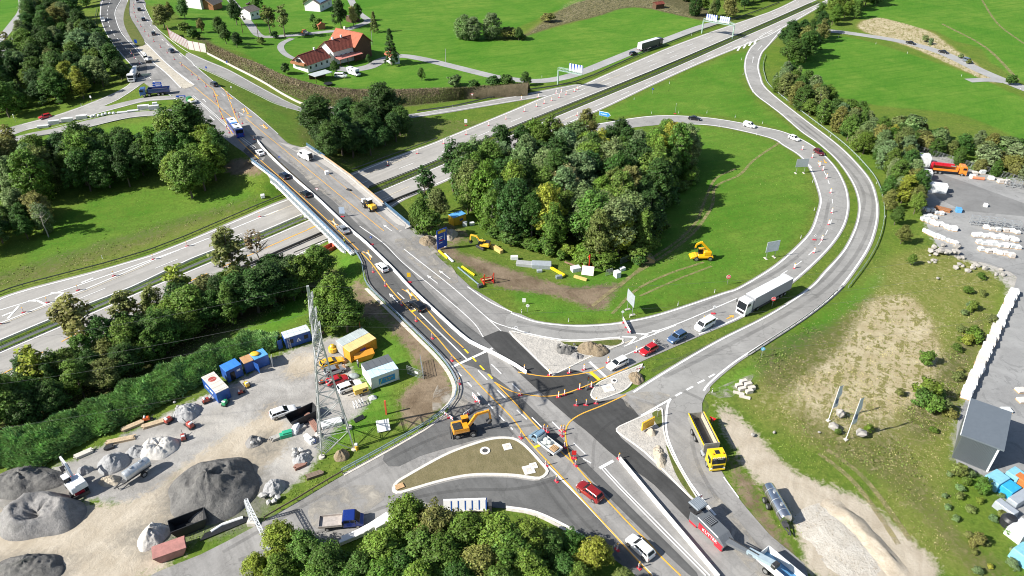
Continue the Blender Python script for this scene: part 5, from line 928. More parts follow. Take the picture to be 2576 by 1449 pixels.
def semi(uf,vf,ur,vr,label,grp,up,side,cab):
 lo,hd=place(uf,vf,ur,vr,up);t=thing('articulated_lorry',label,'lorry',lo,hd,grp)
 lorry_cab(t,5.9,cab,2.2,2.5,.6,3.85);part('chassis',MB().box((1.8,0,.85),(12.6,.9,.35)),CHASS,t)
 mb=MB();mb.box((-1.35,0,2.6),(13.6,2.55,2.8));part('trailer_body',mb,side,t,bevel=.04);part('trailer_roof',MB().box((-1.35,0,4.02),(13.5,2.45,.06)),WH,t);part('rear_doors',MB().box((-8.17,0,2.6),(.06,2.45,2.7)),WH,t);part('underrun_bar',MB().box((-7.9,0,.6),(.15,2.4,.15)),CHASS,t)
 for s in(-1,1):part('side_guard',MB().box((1.2,s*1.18,.75),(4.,.06,.5)),CHASS,t);part('tail_light',MB().box((-8.2,s*1.,.95),(.05,.4,.15)),TAIL,t)
 axle(t,(7.0,3.6,-3.6,-4.9,-6.2),2.45);return t
CURT=mat('grey_trailer_curtain',(.30,.31,.33),.5,var=.08,scale=.8)
semi(1852,796,1982,731,'white articulated lorry coming down the ramp behind the queue','lorries',True,CURT,WH)
semi(1663,114,1606,131,'white roofed lorry with a dark trailer side on the access road','lorries',False,mat('dark_trailer_curtain',(.05,.075,.055),.5),paintm('dark grey',*CARC['dark grey']))
lo,hd=place(582,323,609,350);t=thing('bus','blue bus with white roof panels driving onto the bridge','bus',lo,hd)
BB=paintm('bus blue',(.02,.07,.42))
part('body',MB().box((0,0,1.72),(12.,2.5,2.75)),BB,t,bevel=.12)
for x,l in((3.2,4.8),(-3.1,4.9)):part('roof_panel',MB().box((x,0,3.12),(l,2.3,.1)),WH,t)
part('roof_unit',MB().box((.2,0,3.2),(1.2,1.7,.22)),mat('roof_unit_blue',(.12,.28,.6)),t,bevel=.05)
for x in(3.4,-1.8,-4.6):part('roof_hatch',MB().box((x,0,3.2),(.6,.8,.1)),BLACKP,t)
part('windscreen',MB().box((6.0,0,1.95),(.05,2.3,1.6)),GLASS,t);part('rear_window',MB().box((-6.0,0,2.3),(.05,2.1,1.1)),GLASS,t)
for s in(-1,1):
 for k in range(7):part('side_window',MB().box((4.7-k*1.55,s*1.255,2.2),(1.42,.03,1.0)),GLASS,t)
 part('tail_light',MB().box((-6.02,s*1.1,1.1),(.04,.2,.6)),TAIL,t)
axle(t,(3.6,-3.0),2.5)
def tipper(uf,vf,ur,vr,label,cabm,bodym,insidem,axles,Lb,grp='works lorries',x0=None,W=2.5,wall=1.35,z=1.25,text=None,load=None,up=True,ribm=None):
 lo,hd=place(uf,vf,ur,vr,up);Lc=2.0;tot=Lb+1.0+Lc;t=thing('tipper_lorry',label,'tipper lorry',lo,hd,grp);xf=tot/2
 lorry_cab(t,xf-Lc,cabm,Lc,2.45,.65,3.05);part('chassis',MB().box((-.6,0,.95),(tot-1.6,.95,.35)),CHASS,t)
 xb0,xb1=-xf,-xf+Lb
 for s in(-1,1):part('side_wall',MB().box(((xb0+xb1)/2,s*(W/2-.05),z+wall/2),(Lb,.1,wall),rx=-s*.06),bodym,t);part('rib',MB().box(((xb0+xb1)/2,s*(W/2+.04),z+wall),(Lb,.14,.12)),ribm or bodym,t)
 part('bed_floor',MB().box(((xb0+xb1)/2,0,z+.06),(Lb-.1,W-.2,.12)),insidem,t);part('front_board',MB().box((xb1,0,z+wall/2+.15),(.1,W,wall+.3)),bodym,t);part('tailgate',MB().box((xb0,0,z+wall/2),(.1,W,wall)),bodym,t)
 if load:part('load',MB().box(((xb0+xb1)/2,0,z+.5),(Lb-.4,W-.3,.8),taper=.8),load,t)
 part('gear_frame',MB().box((xb1+.4,0,1.7),(.35,1.9,1.3)),CHASS,t);part('fuel_tank',MB().cyl((xb1-.6,-1.1,.8),(xb1+.6,-1.1,.8),.32,10),STEEL,t)
 axle(t,[xf+a for a in axles],2.45,.52,.36);return t
YP=paintm('lorry yellow',(.80,.55,.01));RUST=mat('scraped_bed',(.30,.26,.21),.7,.2,var=.3,scale=1.5,dirt=.3)
yt=tipper(1806,1195,1742,1062,'yellow tipper lorry with a long empty bed on the right road',YP,mat('bed_side_grey',(.30,.29,.25),.6,.2,var=.2),mat('dark_bed_steel',(.07,.07,.07),.5,.3,var=.2),(-1.2,-3.4,-6.4,-7.8),6.9,ribm=YP)
yt.scale=(1.1,1.06,1.08);part('bed_lining',MB().box((-1.6,-1.05,1.95),(6.6,.08,1.25),rx=-.1),mat('dark_bed_steel',(.07,.07,.07)),yt);part('bed_lining',MB().box((1.75,0,2.0),(.06,2.2,1.4)),MATS['dark_bed_steel'],yt);part('bed_lining',MB().box((-1.6,1.02,1.95),(6.6,.08,1.2),rx=.1),mat('pale_bed_lining',(.55,.47,.36),.8,var=.2),yt);part('roof_window',MB().box((3.9,0,3.08),(.7,.7,.05)),BLACKP,yt)
for s in(-1,1):part('beacon',MB().cyl((4.3,s*.8,3.05),(4.3,s*.8,3.25),.12,8),mat('beacon_orange',(.8,.25,.02),.3),yt)
def text(name,body,size,m,parent,loc,rot,ext=.006):
 cu=bpy.data.curves.new(name,'FONT');cu.body=body;cu.size=size;cu.align_x='CENTER';cu.align_y='CENTER';cu.extrude=ext
 o0_=bpy.data.objects.new('tmp',cu);COL.objects.link(o0_);dg=bpy.context.evaluated_depsgraph_get();me=bpy.data.meshes.new_from_object(o0_.evaluated_get(dg));bpy.data.objects.remove(o0_);bpy.data.curves.remove(cu)
 me.materials.clear();me.materials.append(m);o=link(name,me,parent,loc);o.rotation_euler=rot;o['kind']='stuff' if False else o.get('kind','');del o['kind'];return o
INKW=mat('white_print',(.85,.85,.85),.6,var=.02);INKB=mat('blue_print',(.02,.09,.4),.6,var=.02);INKK=mat('black_print',(.015,.015,.015),.6,var=.02);INKR=mat('red_print',(.6,.02,.02),.6,var=.02);INKY=mat('yellow_print',(.8,.5,.02),.6,var=.02)
text('lettering','EUGLER',.55,INKW,yt,(4.86,0,2.72),(R(72),0,R(90)))
tipper(364,244,422,236,'blue tipper lorry with a loaded bed turning off the crossing road',paintm('lorry blue',(.03,.1,.3)),paintm('bed blue',(.02,.05,.2)),CHASS,(-1.3,-3.0,-6.2,-7.6),7.2,load=mat('dark_load',(.09,.07,.05),.95,var=.3,scale=2))
lo,hd=place(329,213,349,185);t=thing('concrete_mixer_lorry','white concrete mixer lorry coming down the exit ramp','concrete mixer',lo,hd,'works lorries')
lorry_cab(t,2.6,WH,2.,2.45,.65,3.05);part('chassis',MB().box((-.6,0,.95),(7.6,.95,.35)),CHASS,t);mb=MB()
mb.loft([[(x,r*math.cos(a*.5236),z+r*math.sin(a*.5236))for a in range(12)]for x,r,z in((2.2,.5,2.2),(1.6,1.0,2.3),(.3,1.2,2.45),(-1.6,1.1,2.75),(-3.2,.75,3.1),(-3.9,.55,3.25))]);part('drum',mb,WH,t,smooth_=.7)
part('hopper',MB().box((-4.1,0,3.3),(.9,1.,.7),taper=1.4),WH,t);part('chute',MB().bar((-4.2,0,2.2),(-5.2,.5,1.1),.5,.1),STEEL,t);part('water_tank',MB().cyl((1.9,-1,1.6),(1.9,1,1.6),.3,10),WH,t);axle(t,(3.6,1.9,-2.4,-3.7),2.45)
def flatbed(uf,vf,ur,vr,label,col,L,cabL,bedm,grp,double=False):
 lo,hd=place(uf,vf,ur,vr);t=thing('flatbed_lorry',label,'flatbed truck',lo,hd,grp);P=paintm(col,*CARC[col]);xf=L/2;xc=xf-cabL
 mb=MB();mb.sidep([(xc,.45),(xf-.05,.45),(xf,.9),(xf-.5,1.2),(xf-1.25,2.15),(xc+.05,2.2),(xc,2.0)],-1.,1.);part('cab',mb,P,t,bevel=.07)
 part('windscreen',MB().box((xf-.87,0,1.7),(.05,1.75,1.0),ry=-.65),GLASS,t)
 for s in(-1,1):
  for k in range(2 if double else 1):part('side_window',MB().box((xf-1.45-k*1.0,s*1.005,1.72),(.8,.03,.5)),GLASS,t)
  part('bed_side',MB().box((-L/2+(L-cabL)/2-.05,s*1.04,1.1),(L-cabL-.15,.06,.42)),bedm,t);part('mirror',MB().box((xf-1.1,s*1.15,1.45),(.12,.2,.3)),BLACKP,t)
 part('bed_floor',MB().box((-L/2+(L-cabL)/2-.05,0,.9),(L-cabL-.15,2.1,.1)),bedm,t);part('tail_board',MB().box((-L/2+.05,0,1.1),(.06,2.1,.42)),bedm,t);part('head_board',MB().box((xc-.12,0,1.35),(.06,2.1,.9)),bedm,t)
 part('chassis',MB().box((-.3,0,.6),(L-1.2,.9,.25)),CHASS,t);axle(t,(xf-.9,-L/2+1.2),2.0,.35,.24);return t
lb=flatbed(1341,1100,1402,1147,'light blue flatbed truck loaded with bags and pallets at the junction','light blue',6.2,2.1,mat('pale_bed',(.55,.58,.58),.6,var=.15),'works lorries')
for q,(x,y)in enumerate(((-.3,.3),(.1,-.3),(-.7,-.2))):single('big_bag',MB().sphere((0,0,.3),.5,10,6,sc=(1,.9,.7)),mat('pale_bag',(.6,.62,.58),.8,var=.2,scale=3),f'pale sack on the light blue flatbed truck, {["nearest the cab side", "in front", "behind the others"][q]}','sack',lb.matrix_basis@Vector((x,y,.95)),smooth_=True,group='sacks on the flatbed')
for q in range(2):
 p=thing('pallet',f'wooden pallet on the light blue flatbed truck, {["upper", "lower"][q]} one','pallet',lb.matrix_basis@Vector((-2.1,0,.96+q*.16)),lb.rotation_euler.z+q*.1,'pallets on the flatbed')
 for k in range(5):part('plank',MB().box((-.5+k*.25,0,.12),(.16,1.2,.03)),TIMBER,p)
 for k in range(3):part('bearer',MB().box((0,-.5+k*.5,.05),(1.2,.1,.1)),TIMBER,p)
flatbed(908,1316,814,1326,'deep blue double cab flatbed truck by the lower trees','deep blue',6.6,3.0,mat('worn_bed',(.40,.36,.33),.7,var=.2),'works lorries',True)
flatbed(762,84,776,90,'small orange flatbed truck on the farm lane','orange',5.2,1.9,mat('grey_bed',(.35,.35,.33),.7),'vehicles at the farm')
lo,hd=place(470,254,492,264);t=thing('road_roller','green and pale yellow works vehicle parked at the roadside','works vehicle',lo,hd,'works lorries')
part('cab',MB().box((.9,0,1.2),(1.6,1.9,1.5),taper=.85),paintm('green',*CARC['green']),t,bevel=.06);part('windscreen',MB().box((1.65,0,1.45),(.1,1.5,.7),ry=-.16),GLASS,t);part('bed',MB().box((-1.2,0,.95),(2.6,2.,.5)),WH,t,bevel=.04);part('load',MB().box((-1.1,0,1.35),(1.8,1.5,.4)),mat('pale_yellow',(.6,.58,.2)),t,bevel=.1);axle(t,(1.2,-1.4),1.95,.36,.24)
bk=redc
for q in(0,1):
 b=thing('bicycle',f'black bicycle on the carrier of the red car, {["inner", "outer"][q]} one','bicycle',bk.matrix_basis@Vector((-2.35-q*.3,0,.75)),bk.rotation_euler.z+1.5708,'bicycles on the red car')
 for x in(-.5,.5):
  w_=MB();N_=14
  for k in range(N_):w_.bar((x+.32*math.cos(k*6.283/N_),0,.33+.32*math.sin(k*6.283/N_)),(x+.32*math.cos((k+1)*6.283/N_),0,.33+.32*math.sin((k+1)*6.283/N_)),.04)
  part('wheel',w_,TYRE,b)
 f_=MB()
 for a_,c_ in(((-.5,.33),(-.15,.35)),((-.15,.35),(-.28,.85)),((-.28,.8),(.32,.85)),((-.15,.35),(.32,.85)),((.32,.9),(.5,.33)),((-.5,.33),(-.28,.8))):f_.bar((a_[0],0,a_[1]),(c_[0],0,c_[1]),.045)
 part('frame',f_,BLACKP,b);part('handlebar',MB().bar((.34,-.28,.95),(.34,.28,.95),.04),BLACKP,b);part('saddle',MB().box((-.3,0,.9),(.24,.12,.06)),BLACKP,b)
 # guide beacons, delineator posts, signs
FOOT=mat('red_foot',(.55,.03,.05),.6,var=.15);SIGNW=mat('sign_white',(.82,.82,.82),.4,var=.03);SIGNR=mat('sign_red',(.62,.02,.025),.4,var=.05);LAMPY=mat('beacon_lamp',(.85,.42,.02),.3);GREYB=mat('sign_back_grey',(.42,.46,.50),.5,.3,var=.08);SIGNB=mat('sign_blue',(.01,.07,.42),.4,var=.06);POSTM=mat('steel_post',(.42,.43,.43),.4,.5)
def beacon_proto(dark=False):
 t=thing('guide_beacon','x','guide beacon');part('foot',MB().box((0,0,.06),(.85,.42,.12),taper=.9),FOOT,t);part('board',MB().box((0,0,.68),(.07,.34,1.1)),SIGNW,t)
 for k in range(2):part('stripe',MB().box((0,0,.46+k*.4),(.085,.345,.1)),SIGNR,t)
 part('lamp',MB().cyl((0,0,1.2),(0,0,1.42),.1,8),LAMPY,t);return t
BP=beacon_proto();used_bp=[0]
def beacons(pts,where,group,rz=0.,up=True):
 for i,(u,v)in enumerate(pts):
  p=at(u,v,0,up);p.z+=.08;lab=f'{ORD[i]} red footed guide beacon {where}'
  if not used_bp[0]:used_bp[0]=1;BP.location=p;BP.rotation_euler=(0,0,rz);tag(BP,lab,'guide beacon',group)
  else:dup(BP,p,rz,lab,group)
beacons([(939,685),(970,720),(1010,767),(1047,808),(1088,852),(1137,908),(1156,966)],'along the left of the approach lane from the bridge','beacons on the approach lane',-1.)
beacons([(1319,933),(1382,945),(1432,939),(1469,931),(1529,913),(1600,887),(1643,868),(1695,846),(1770,809)],'beside the waiting queue from the junction up','beacons beside the queue',.4)
beacons([(1309,995),(1405,1000),(1420,995),(1458,980),(1487,975)],'on the lower yellow arc from left','beacons on the yellow arcs',.3)
beacons([(1449,1021),(1474,1020),(1499,1016)],'on black asphalt below the teardrop island from left','beacons on the yellow arcs',.0)
beacons([(1369,1083),(1377,1087),(1411,1086),(1418,1085),(1413,1097),(1421,1126),(1448,1172)],'right of the light blue flatbed truck','beacons round the flatbed truck',-.9)
beacons([(1310,1102),(1374,1172),(1400,1212),(1552,1384),(1607,1430)],'along the island side of the lower approach','beacons at the lower approach',-.9)
beacons([(1557,1156)],'at the upper end of the straight barrier','beacons at the lower approach',-.9)
beacons([(1998,675),(2047,636),(2067,604),(2084,565),(2092,535),(2089,485),(2079,448),(2070,428),(2062,418),(2043,397),(2018,377)],'in the middle of the loop ramp from the lorry upwards','beacons on the loop ramp',.9)
beacons([(1116,362),(1173,339),(1230,316),(1273,300),(1319,281),(1350,269),(1369,261),(1388,254),(1407,246),(1424,239),(1445,231)],'along the upper motorway lane right of the bridge','beacons on the motorway',.5,False)
beacons([(1312,250),(1354,245),(1399,235),(1412,232),(1452,226)],'at the mouth of the slip road by the gantry','beacons on the motorway',.5,False)
beacons([(976,417),(1050,387),(1194,400),(1209,395),(1407,310),(1452,291)],'among those nearest the dark trees and copse on the motorway','beacons on the motorway',.5,False)
beacons([(654,546),(567,582),(471,620),(386,653),(287,695),(197,731),(120,762),(60,787),(0,816)],'on the motorway left of the bridge from the bridge outwards','beacons on the motorway',.5,False)
c0=lambda L:[(x/4,y/4)for x,y in L]
beacons(c0([(1350,50),(1350,85),(1352,130),(1365,175),(1387,220),(1420,270),(1457,320),(1497,365),(1550,420),(1617,480),(1685,535),(1755,600),(1830,665),(1935,755),(1995,800),(2075,875)]),'on the upper carriageway from the top','beacons on the upper carriageway',-.9)
beacons(c0([(2155,970),(2175,1020),(2215,1120),(2235,1195),(2285,1300),(2310,1340)]),'on the left orange line above the bus','beacons on the upper carriageway',-.9)
beacons(c0([(2300,960),(2365,1130),(2405,1180),(2440,1245),(2555,1405)]),'on the right orange line beside the bus','beacons on the upper carriageway',-.9)
beacons(c0([(1325,540),(1355,585),(1405,640)]),'beside the white works machine at upper left','beacons on the upper carriageway',-.9)
DP=thing('delineator_post','x','delineator');part('post',MB().box((0,0,.5),(.12,.1,1.0),taper=.85),SIGNW,DP);part('band',MB().box((0,0,.82),(.125,.105,.18)),INKK,DP);used_dp=[0]
def posts(pts,where,up=False):
 for i,(u,v)in enumerate(pts):
  p=at(u,v,0,up);lab=f'{ORD[i]} white roadside marker post {where}'
  if not used_dp[0]:used_dp[0]=1;DP.location=p;tag(DP,lab,'delineator','roadside marker posts')
  else:dup(DP,p,0,lab,'roadside marker posts')
posts([(1312,788),(1430,810),(1584,799),(1705,769),(1797,737),(2014,600),(2048,530),(2044,459)],'along the grass inside the loop');posts([(1791,988),(2226,549),(2205,462),(2162,398),(2088,345),(2009,278),(1950,228)],'outside the long ramp from the junction')
posts([(2109,94),(2120,86),(2203,111),(2282,135),(2418,192),(2452,191),(2566,225)],'along the field road at right');posts([(1639,286),(1707,285),(1778,285),(1849,296),(1918,311),(1809,320),(1903,340)],'along the loop ramp behind the copse from left')
posts([(1865,151),(1869,189),(1893,232),(1684,211),(1595,251),(1488,316),(1458,320)],'along the grass wedge between motorway and ramp');posts([(1363,195),(1464,171),(1493,176),(1713,85),(1739,90)],'along the access road by the gantries')
posts([(35,297),(205,268),(564,580),(258,651),(700,203),(650,230),(722,274),(1138,270),(1230,245)],'at the left ramps and slip road')
def board(name,label,cat,u0,v0,u1,v1,hb,ht,m,group=None,back=None,up=False,depth=.08,lines=None,posts_=True):
 """sign board on two posts whose feet stand at the two surveyed points"""
 a,b=at(u0,v0,0,up),at(u1,v1,0,up);c=(a+b)/2;d=b-a;L=max(.6,math.hypot(d.x,d.y));hd=math.atan2(d.y,d.x);t=thing(name,label,cat,c,hd,group)
 part('panel',MB().box((0,0,(hb+ht)/2),(L*1.25,depth,ht-hb)),m,t)
 if back:part('frame',MB().box((0,depth*.6,(hb+ht)/2),(L*1.2,.05,(ht-hb)*.94)),back,t)
 if posts_:
  for s in(-1,1):part('post',MB().cyl((s*L*.42,depth,-.2),(s*L*.42,depth,ht-.1),.07,8),POSTM,t);part('footing',MB().box((s*L*.42,.2,.05),(.5,1.2,.12)),MATS['pale_concrete'],t)
 for(txt,x,z,sz,mm)in(lines or[]):text('lettering',txt,sz,mm,t,(x*L,-depth/2-.01,hb+z*(ht-hb)),(R(90),0,0))
 return t
board('sign_board','large blank grey sign board seen from behind beside the loop bend','road sign',2000,437,2024,436,2.2,4.9,GREYB)
board('sign_board','large pale grey sign board between telehandler and loop road','road sign',1925,652,1950,648,2.0,4.9,mat('pale_sign_back',(.62,.68,.72),.45,.2))
board('sign_board','grey sign board on tall posts seen nearly edge on beside the loop road','road sign',1576,778,1590,794,2.3,5.2,GREYB)
t=board('direction_sign','tall blue motorway direction sign with yellow top beside the construction field','road sign',1103,628,1123,622,.3,5.4,SIGNB,up=True)
w_=float(t.children[0].dimensions.x)if t.children[0].dimensions.x else 3.
part('yellow_header',MB().box((0,-.06,4.8),(2.3,.05,.7)),mat('sign_yellow',(.8,.5,.02),.4),t);text('lettering','i',.5,INKW,t,(0,-.08,4.8),(R(90),0,0))
for k,(x,z,w2)in enumerate(((-.4,3.4,1.1),(-.5,2.9,.8),(-.2,2.4,1.3),(-.4,1.8,.9),(.7,3.2,.12))):part('sign_print',MB().box((x,-.055,z),(w2,.04,.22 if w2>.2 else 2.)),INKW if k!=2 else INKR,t)
a,b=at(1512,303,0,False),at(1526,306,0,False);t=thing('exit_sign','blue arrow shaped exit sign on two posts beside the motorway','road sign',(a+b)/2,math.atan2((b-a).y,(b-a).x))
part('panel',MB().sidep([(-2,1.9),(1.6,1.9),(2.3,2.6),(1.6,3.3),(-2,3.3)],-.05,.05),mat('exit_blue',(.02,.22,.55),.4),t);part('border',MB().sidep([(-2.12,1.78),(1.66,1.78),(2.48,2.6),(1.66,3.42),(-2.12,3.42)],.05,.09),SIGNW,t);text('lettering','Ausfahrt',.75,INKW,t,(-.2,-.06,2.6),(R(90),0,0))
for s in(-1,1):part('post',MB().cyl((s*1.2,.1,0),(s*1.2,.1,1.9),.07,8),POSTM,t)
def sign(u,v,h,kind_,label,r=.38,rz=0.,foot=False,up=True,m=None):
 p=at(u,v,0,up);t=thing('traffic_sign',label,'traffic sign',(p.x,p.y,p.z+.07),rz,'small traffic signs');part('post',MB().cyl((0,0,0),(0,0,h),.045,8),POSTM,t)
 if foot:part('foot',MB().box((0,0,.08),(.9,.5,.16)),FOOT,t)
 mb=MB()
 if kind_=='rect':mb.box((0,-.06,h-r),(r*1.5,.04,r*2))
 elif kind_=='tri':mb.sidep([(-r,h),(r,h),(0,h-1.7*r)][::-1],-.08,-.04)
 else:mb.cyl((0,-.04,h-r),(0,-.08,h-r),r,18)
 part('panel',mb,m or{'no':SIGNR,'blue':SIGNB,'tri':SIGNW,'rect':SIGNB,'white':SIGNW}[kind_],t)
 if kind_=='no':part('bar',MB().box((0,-.09,h-r),(r*1.45,.03,r*.36)),SIGNW,t);part('rim',MB().cyl((0,-.02,h-r),(0,-.04,h-r),r*1.1,18),SIGNW,t)
 if kind_=='blue':part('arrow',MB().box((0,-.09,h-r),(.08,.03,r*1.1),ry=.6),SIGNW,t)
 if kind_=='tri':part('border',MB().sidep([(-r*1.25,h+.08),(r*1.25,h+.08),(0,h-2.05*r)][::-1],-.035,-.01),SIGNR,t)
 if kind_=='white':part('print',MB().box((0,-.09,h-r),(r,.03,.1)),INKK,t)
 return t
sign(1829,716,2.6,'no','red no entry sign on the grass inside the loop road',.5,up=False);sign(1941,773,2.7,'no','red no entry sign beside the white articulated lorry',.5)
sign(1794,790,2.2,'white','white round sign with red foot ahead of the white lorry',.35,foot=True);sign(1298,842,2.2,'white','white round sign at the left tip of the rubble island',.38);sign(1565,800,1.9,'white','grey sign beside the white and red gate',.3)
sign(1327,785,2.0,'white','grey round sign on the grass at the loop entry',.38);sign(1318,766,1.6,'rect','white framed board on the grass above the loop entry',.5,m=SIGNW);sign(2048,604,1.6,'white','small white sign with red foot on the loop ramp',.28,foot=True)
sign(1030,711,2.6,'rect','blue and yellow sign on a black foot beside the long barrier',.55,foot=True,m=mat('sign_yellow',(.8,.5,.02),.4));sign(862,546,2.9,'rect','white lane diagram sign with red foot on the bridge',.95,foot=True,m=mat('pale_sign_blue',(.45,.55,.68),.4));sign(935,616,2.4,'blue','small blue round sign with red foot near the bridge end',.3,foot=True)
sign(706,412,2.4,'blue','blue round sign among rubble on the bridge',.32);sign(800,494,2.4,'tri','triangular sign in the middle of the bridge',.42);sign(521,181,2.2,'blue','blue round sign on the slip road tip',.42);sign(573,168,2.4,'rect','small blue sign below the brown bank',.4);sign(344,115,2.6,'rect','blue square sign on the grass median',.8)
sign(584,232,2.2,'white','grey sign on the grass beside the slip road',.3);sign(1188,250,2.2,'tri','white warning sign under the bank by the slip road',.5,up=False);sign(1172,316,2.4,'rect','white sign board with red foot on the motorway verge',.7,foot=True,up=False,m=SIGNW);sign(1641,236,2.4,'blue','small blue sign on the motorway edge line',.45,up=False);sign(1698,287,4.,'white','thin pole with orange base beside the loop ramp',.12,foot=True,up=False)
sign(232,258,2.5,'rect','white sign panel on the slope of the left wood',.4,m=SIGNW);sign(40,308,3.,'rect','white post sign at the far left ramp',.2,m=SIGNW);sign(1914,900,2.6,'blue','pair of pale blue arrow signs at the outer ramp bend',.42,m=mat('cyan_sign',(.15,.5,.75),.4));sign(1653,1050,2.2,'white','thin sign post at the tip of the right island',.3);sign(1788,1075,2.2,'tri','give way sign behind the yellow tipper lorry',.5,2.6);sign(1443,1154,1.9,'rect','black and white chevron sign between two yellow lines',.5,foot=True,m=INKR)
t=sign(1757,1262,1.5,'rect','red and white chevron board at the lower end of the right island',.55,rz=.5,m=SIGNW)
for k in(-1,1):part('chevron',MB().box((k*.2,-.09,.95),(.16,.03,.8),ry=.6),SIGNR,t)
for i,(u,v,m,la)in enumerate(((400,226,SIGNB,'upper blue arrow sign at the left ramp fork'),(401,232,SIGNB,'lower blue arrow sign at the left ramp fork'),(372,204,mat('sign_back_dark',(.1,.14,.14),.5),'dark arrow sign seen from behind beside the concrete mixer'),(460,260,SIGNB,'blue panel beside the green works vehicle'))):
 p=at(u,v);t=thing('arrow_sign',la,'road sign',p,.1,'arrow signs at the left ramp');z=2.2-.0*i;part('panel',MB().sidep([(-1.5,z),(-1.9,z+.35),(-1.5,z+.7),(1.5,z+.7),(1.5,z)],-.05,.05),m,t)
 part('print',MB().box((.2,-.07,z+.35),(1.8,.03,.16)),SIGNW if i!=2 else m,t)
 for s in(-1,1):part('post',MB().cyl((s,.1,-.1),(s,.1,z),.06,8),POSTM,t)
board('direction_sign','dark framed yellow direction sign seen from above in the right island','road sign',1616,1088,1640,1075,.6,2.4,mat('sign_face_yellow',(.75,.42,.03),.4),back=INKK,up=True,depth=.25)
p=at(1478,980);t=thing('traffic_light','portable traffic light on a grey foot between yellow arcs','traffic light',p+Vector((0,0,.09)),.4);part('pole',MB().cyl((0,0,0),(0,0,2.3),.05,8),POSTM,t);part('head',MB().box((0,0,2.6),(.3,.28,.95)),INKK,t,bevel=.03);part('foot',MB().box((0,0,.25),(.9,.7,.5),taper=.8),CHASS,t,bevel=.05)
for k,c in enumerate(((.5,.02,.02),(.5,.3,.02),(.02,.3,.05))):part('lens',MB().cyl((0,-.14,2.88-k*.28),(0,-.17,2.88-k*.28),.1,10),mat(f'signal_lens_{["red","amber","green"][k]}',c,.2),t)
def panel_fence(uv,label,n,h=1.0,foot=True,m=None,gap=.0):
 P=[at(*q)for q in uv];a,b=P[0],P[-1];d=b-a;hd=math.atan2(d.y,d.x);L=math.hypot(d.x,d.y);t=thing('site_barrier',label,'site barrier',(a+b)/2+Vector((0,0,.08)),hd,'white site barriers')
 for k in range(n):
  x=-L/2+(k+.5)*L/n;l=L/n-gap;part('panel',MB().box((x,0,h*.62),(l*.97,.06,h*.7)),m or SIGNW,t)
  for q in range(int(l/.55)):part('stripe',MB().box((x-l/2+.4+q*.55,-.035,h*.62),(.16,.02,h*.66),ry=.35),SIGNR,t)
  if foot:part('foot',MB().box((x,.1,.06),(.4,.8,.12)),FOOT,t)
 return t
panel_fence([(1566,808),(1585,842)],'white and red gate closing the loop road',3,1.1);panel_fence([(1188,1000),(1208,1022)],'white warning panel with red foot beside the approach lane',1,1.3)
panel_fence([(1118,1045),(1140,1060)],'white fence panel left of the orange excavator',1,.9);panel_fence([(1166,1050),(1186,1036)],'white lattice fence panel behind the orange excavator',1,.9);panel_fence([(1597,932),(1622,928)],'fallen white and red barrier on the teardrop mound',1,.5,False)
GREEN=mat('gantry_green',(.36,.50,.42),.5,.2,var=.12)
def gantry(u0,v0,u1,v1,h,label,boards,right=True,L=None):
 a,b=at(u0,v0,0,False),at(u1,v1,0,False);d=b-a;hd=math.atan2(d.y,d.x);D=math.hypot(d.x,d.y);t=thing('sign_gantry',label,'sign gantry',a,hd)
 for x in((0,D)if right else(0,)):part('column',MB().box((x,0,h/2),(.5,.6,h)),GREEN,t,bevel=.05)
 tr=MB();n=int(D/1.3)
 for k in range(n):
  x0,x1=D*k/n,D*(k+1)/n
  for z in(h,h+1.1):
   for y in(-.5,.5):tr.bar((x0,y,z),(x1,y,z),.14)
  tr.bar((x0,-.5,h),(x1,-.5,h+1.1),.09);tr.bar((x0,-.5,h),(x0,-.5,h+1.1),.09);tr.bar((x0,.5,h),(x0,.5,h+1.1),.09);tr.bar((x0,-.5,h),(x0,.5,h),.09)
 part('truss',tr,GREEN,t)['kind']='stuff';part('catwalk',MB().box((D/2,0,h+.05),(D,.9,.05)),GREEN,t)
 for x0,x1 in boards:
  n=5
  part('board_back',MB().box(((x0+x1)/2*D,.55,h+1.9),((x1-x0)*D,.12,3.0)),SIGNB,t)
  for k in range(n):part('board_panel',MB().box(((x0+(x1-x0)*(k+.5)/n)*D,.38,h+2.0),((x1-x0)*D/n*.86,.1,3.0),taper=.55,ty=1),SIGNW,t)
 return t
gantry(1403,214,1462,226,6.2,'pale green cantilever sign gantry reaching over the slip lane',[(.42,1.0)],False);gantry(1765,84,1842,97,6.2,'far pale green sign gantry spanning the upper carriageway',[(.06,.42),(.5,.82)])
for(u,v,h,la)in((2083,1059,8.2,'left white banner on a tall pole on the dry grass'),(2127,1107,9.6,'right white and blue banner on a tall pole by the boulders')):
 p=at(u,v);t=thing('banner_flag',la,'flag',p,.5,'banner flags');part('pole',MB().cyl((0,0,0),(0,0,h),.07,8,0,.04),SIGNW,t);part('base',MB().box((0,0,.08),(.6,.6,.3)),MATS['pale_concrete'],t)
 mb=MB();n=14;vs=[]
 for k in range(n+1):vs+=[(.08,0,h-.1-k*(h*.62)/n),(1.15,.12*math.sin(k*.9),h-.25-k*(h*.62)/n)]
 vs2=[(x,y+.02,z)for x,y,z in vs];mb.add(vs+vs2,[(2*k,2*k+1,2*k+3,2*k+2)for k in range(n)]+[(2*k+2*n+4,2*k+2*n+2,2*k+2*n+3,2*k+2*n+5)for k in range(n)][::-1]);part('cloth',mb,mat('banner_cloth',(.72,.74,.78),.8,var=.06),t,smooth_=True);part('emblem',MB().box((.6,-.1,h*.55),(.5,.02,1.1)),mat('emblem_grey_blue',(.16,.22,.36),.8),t)
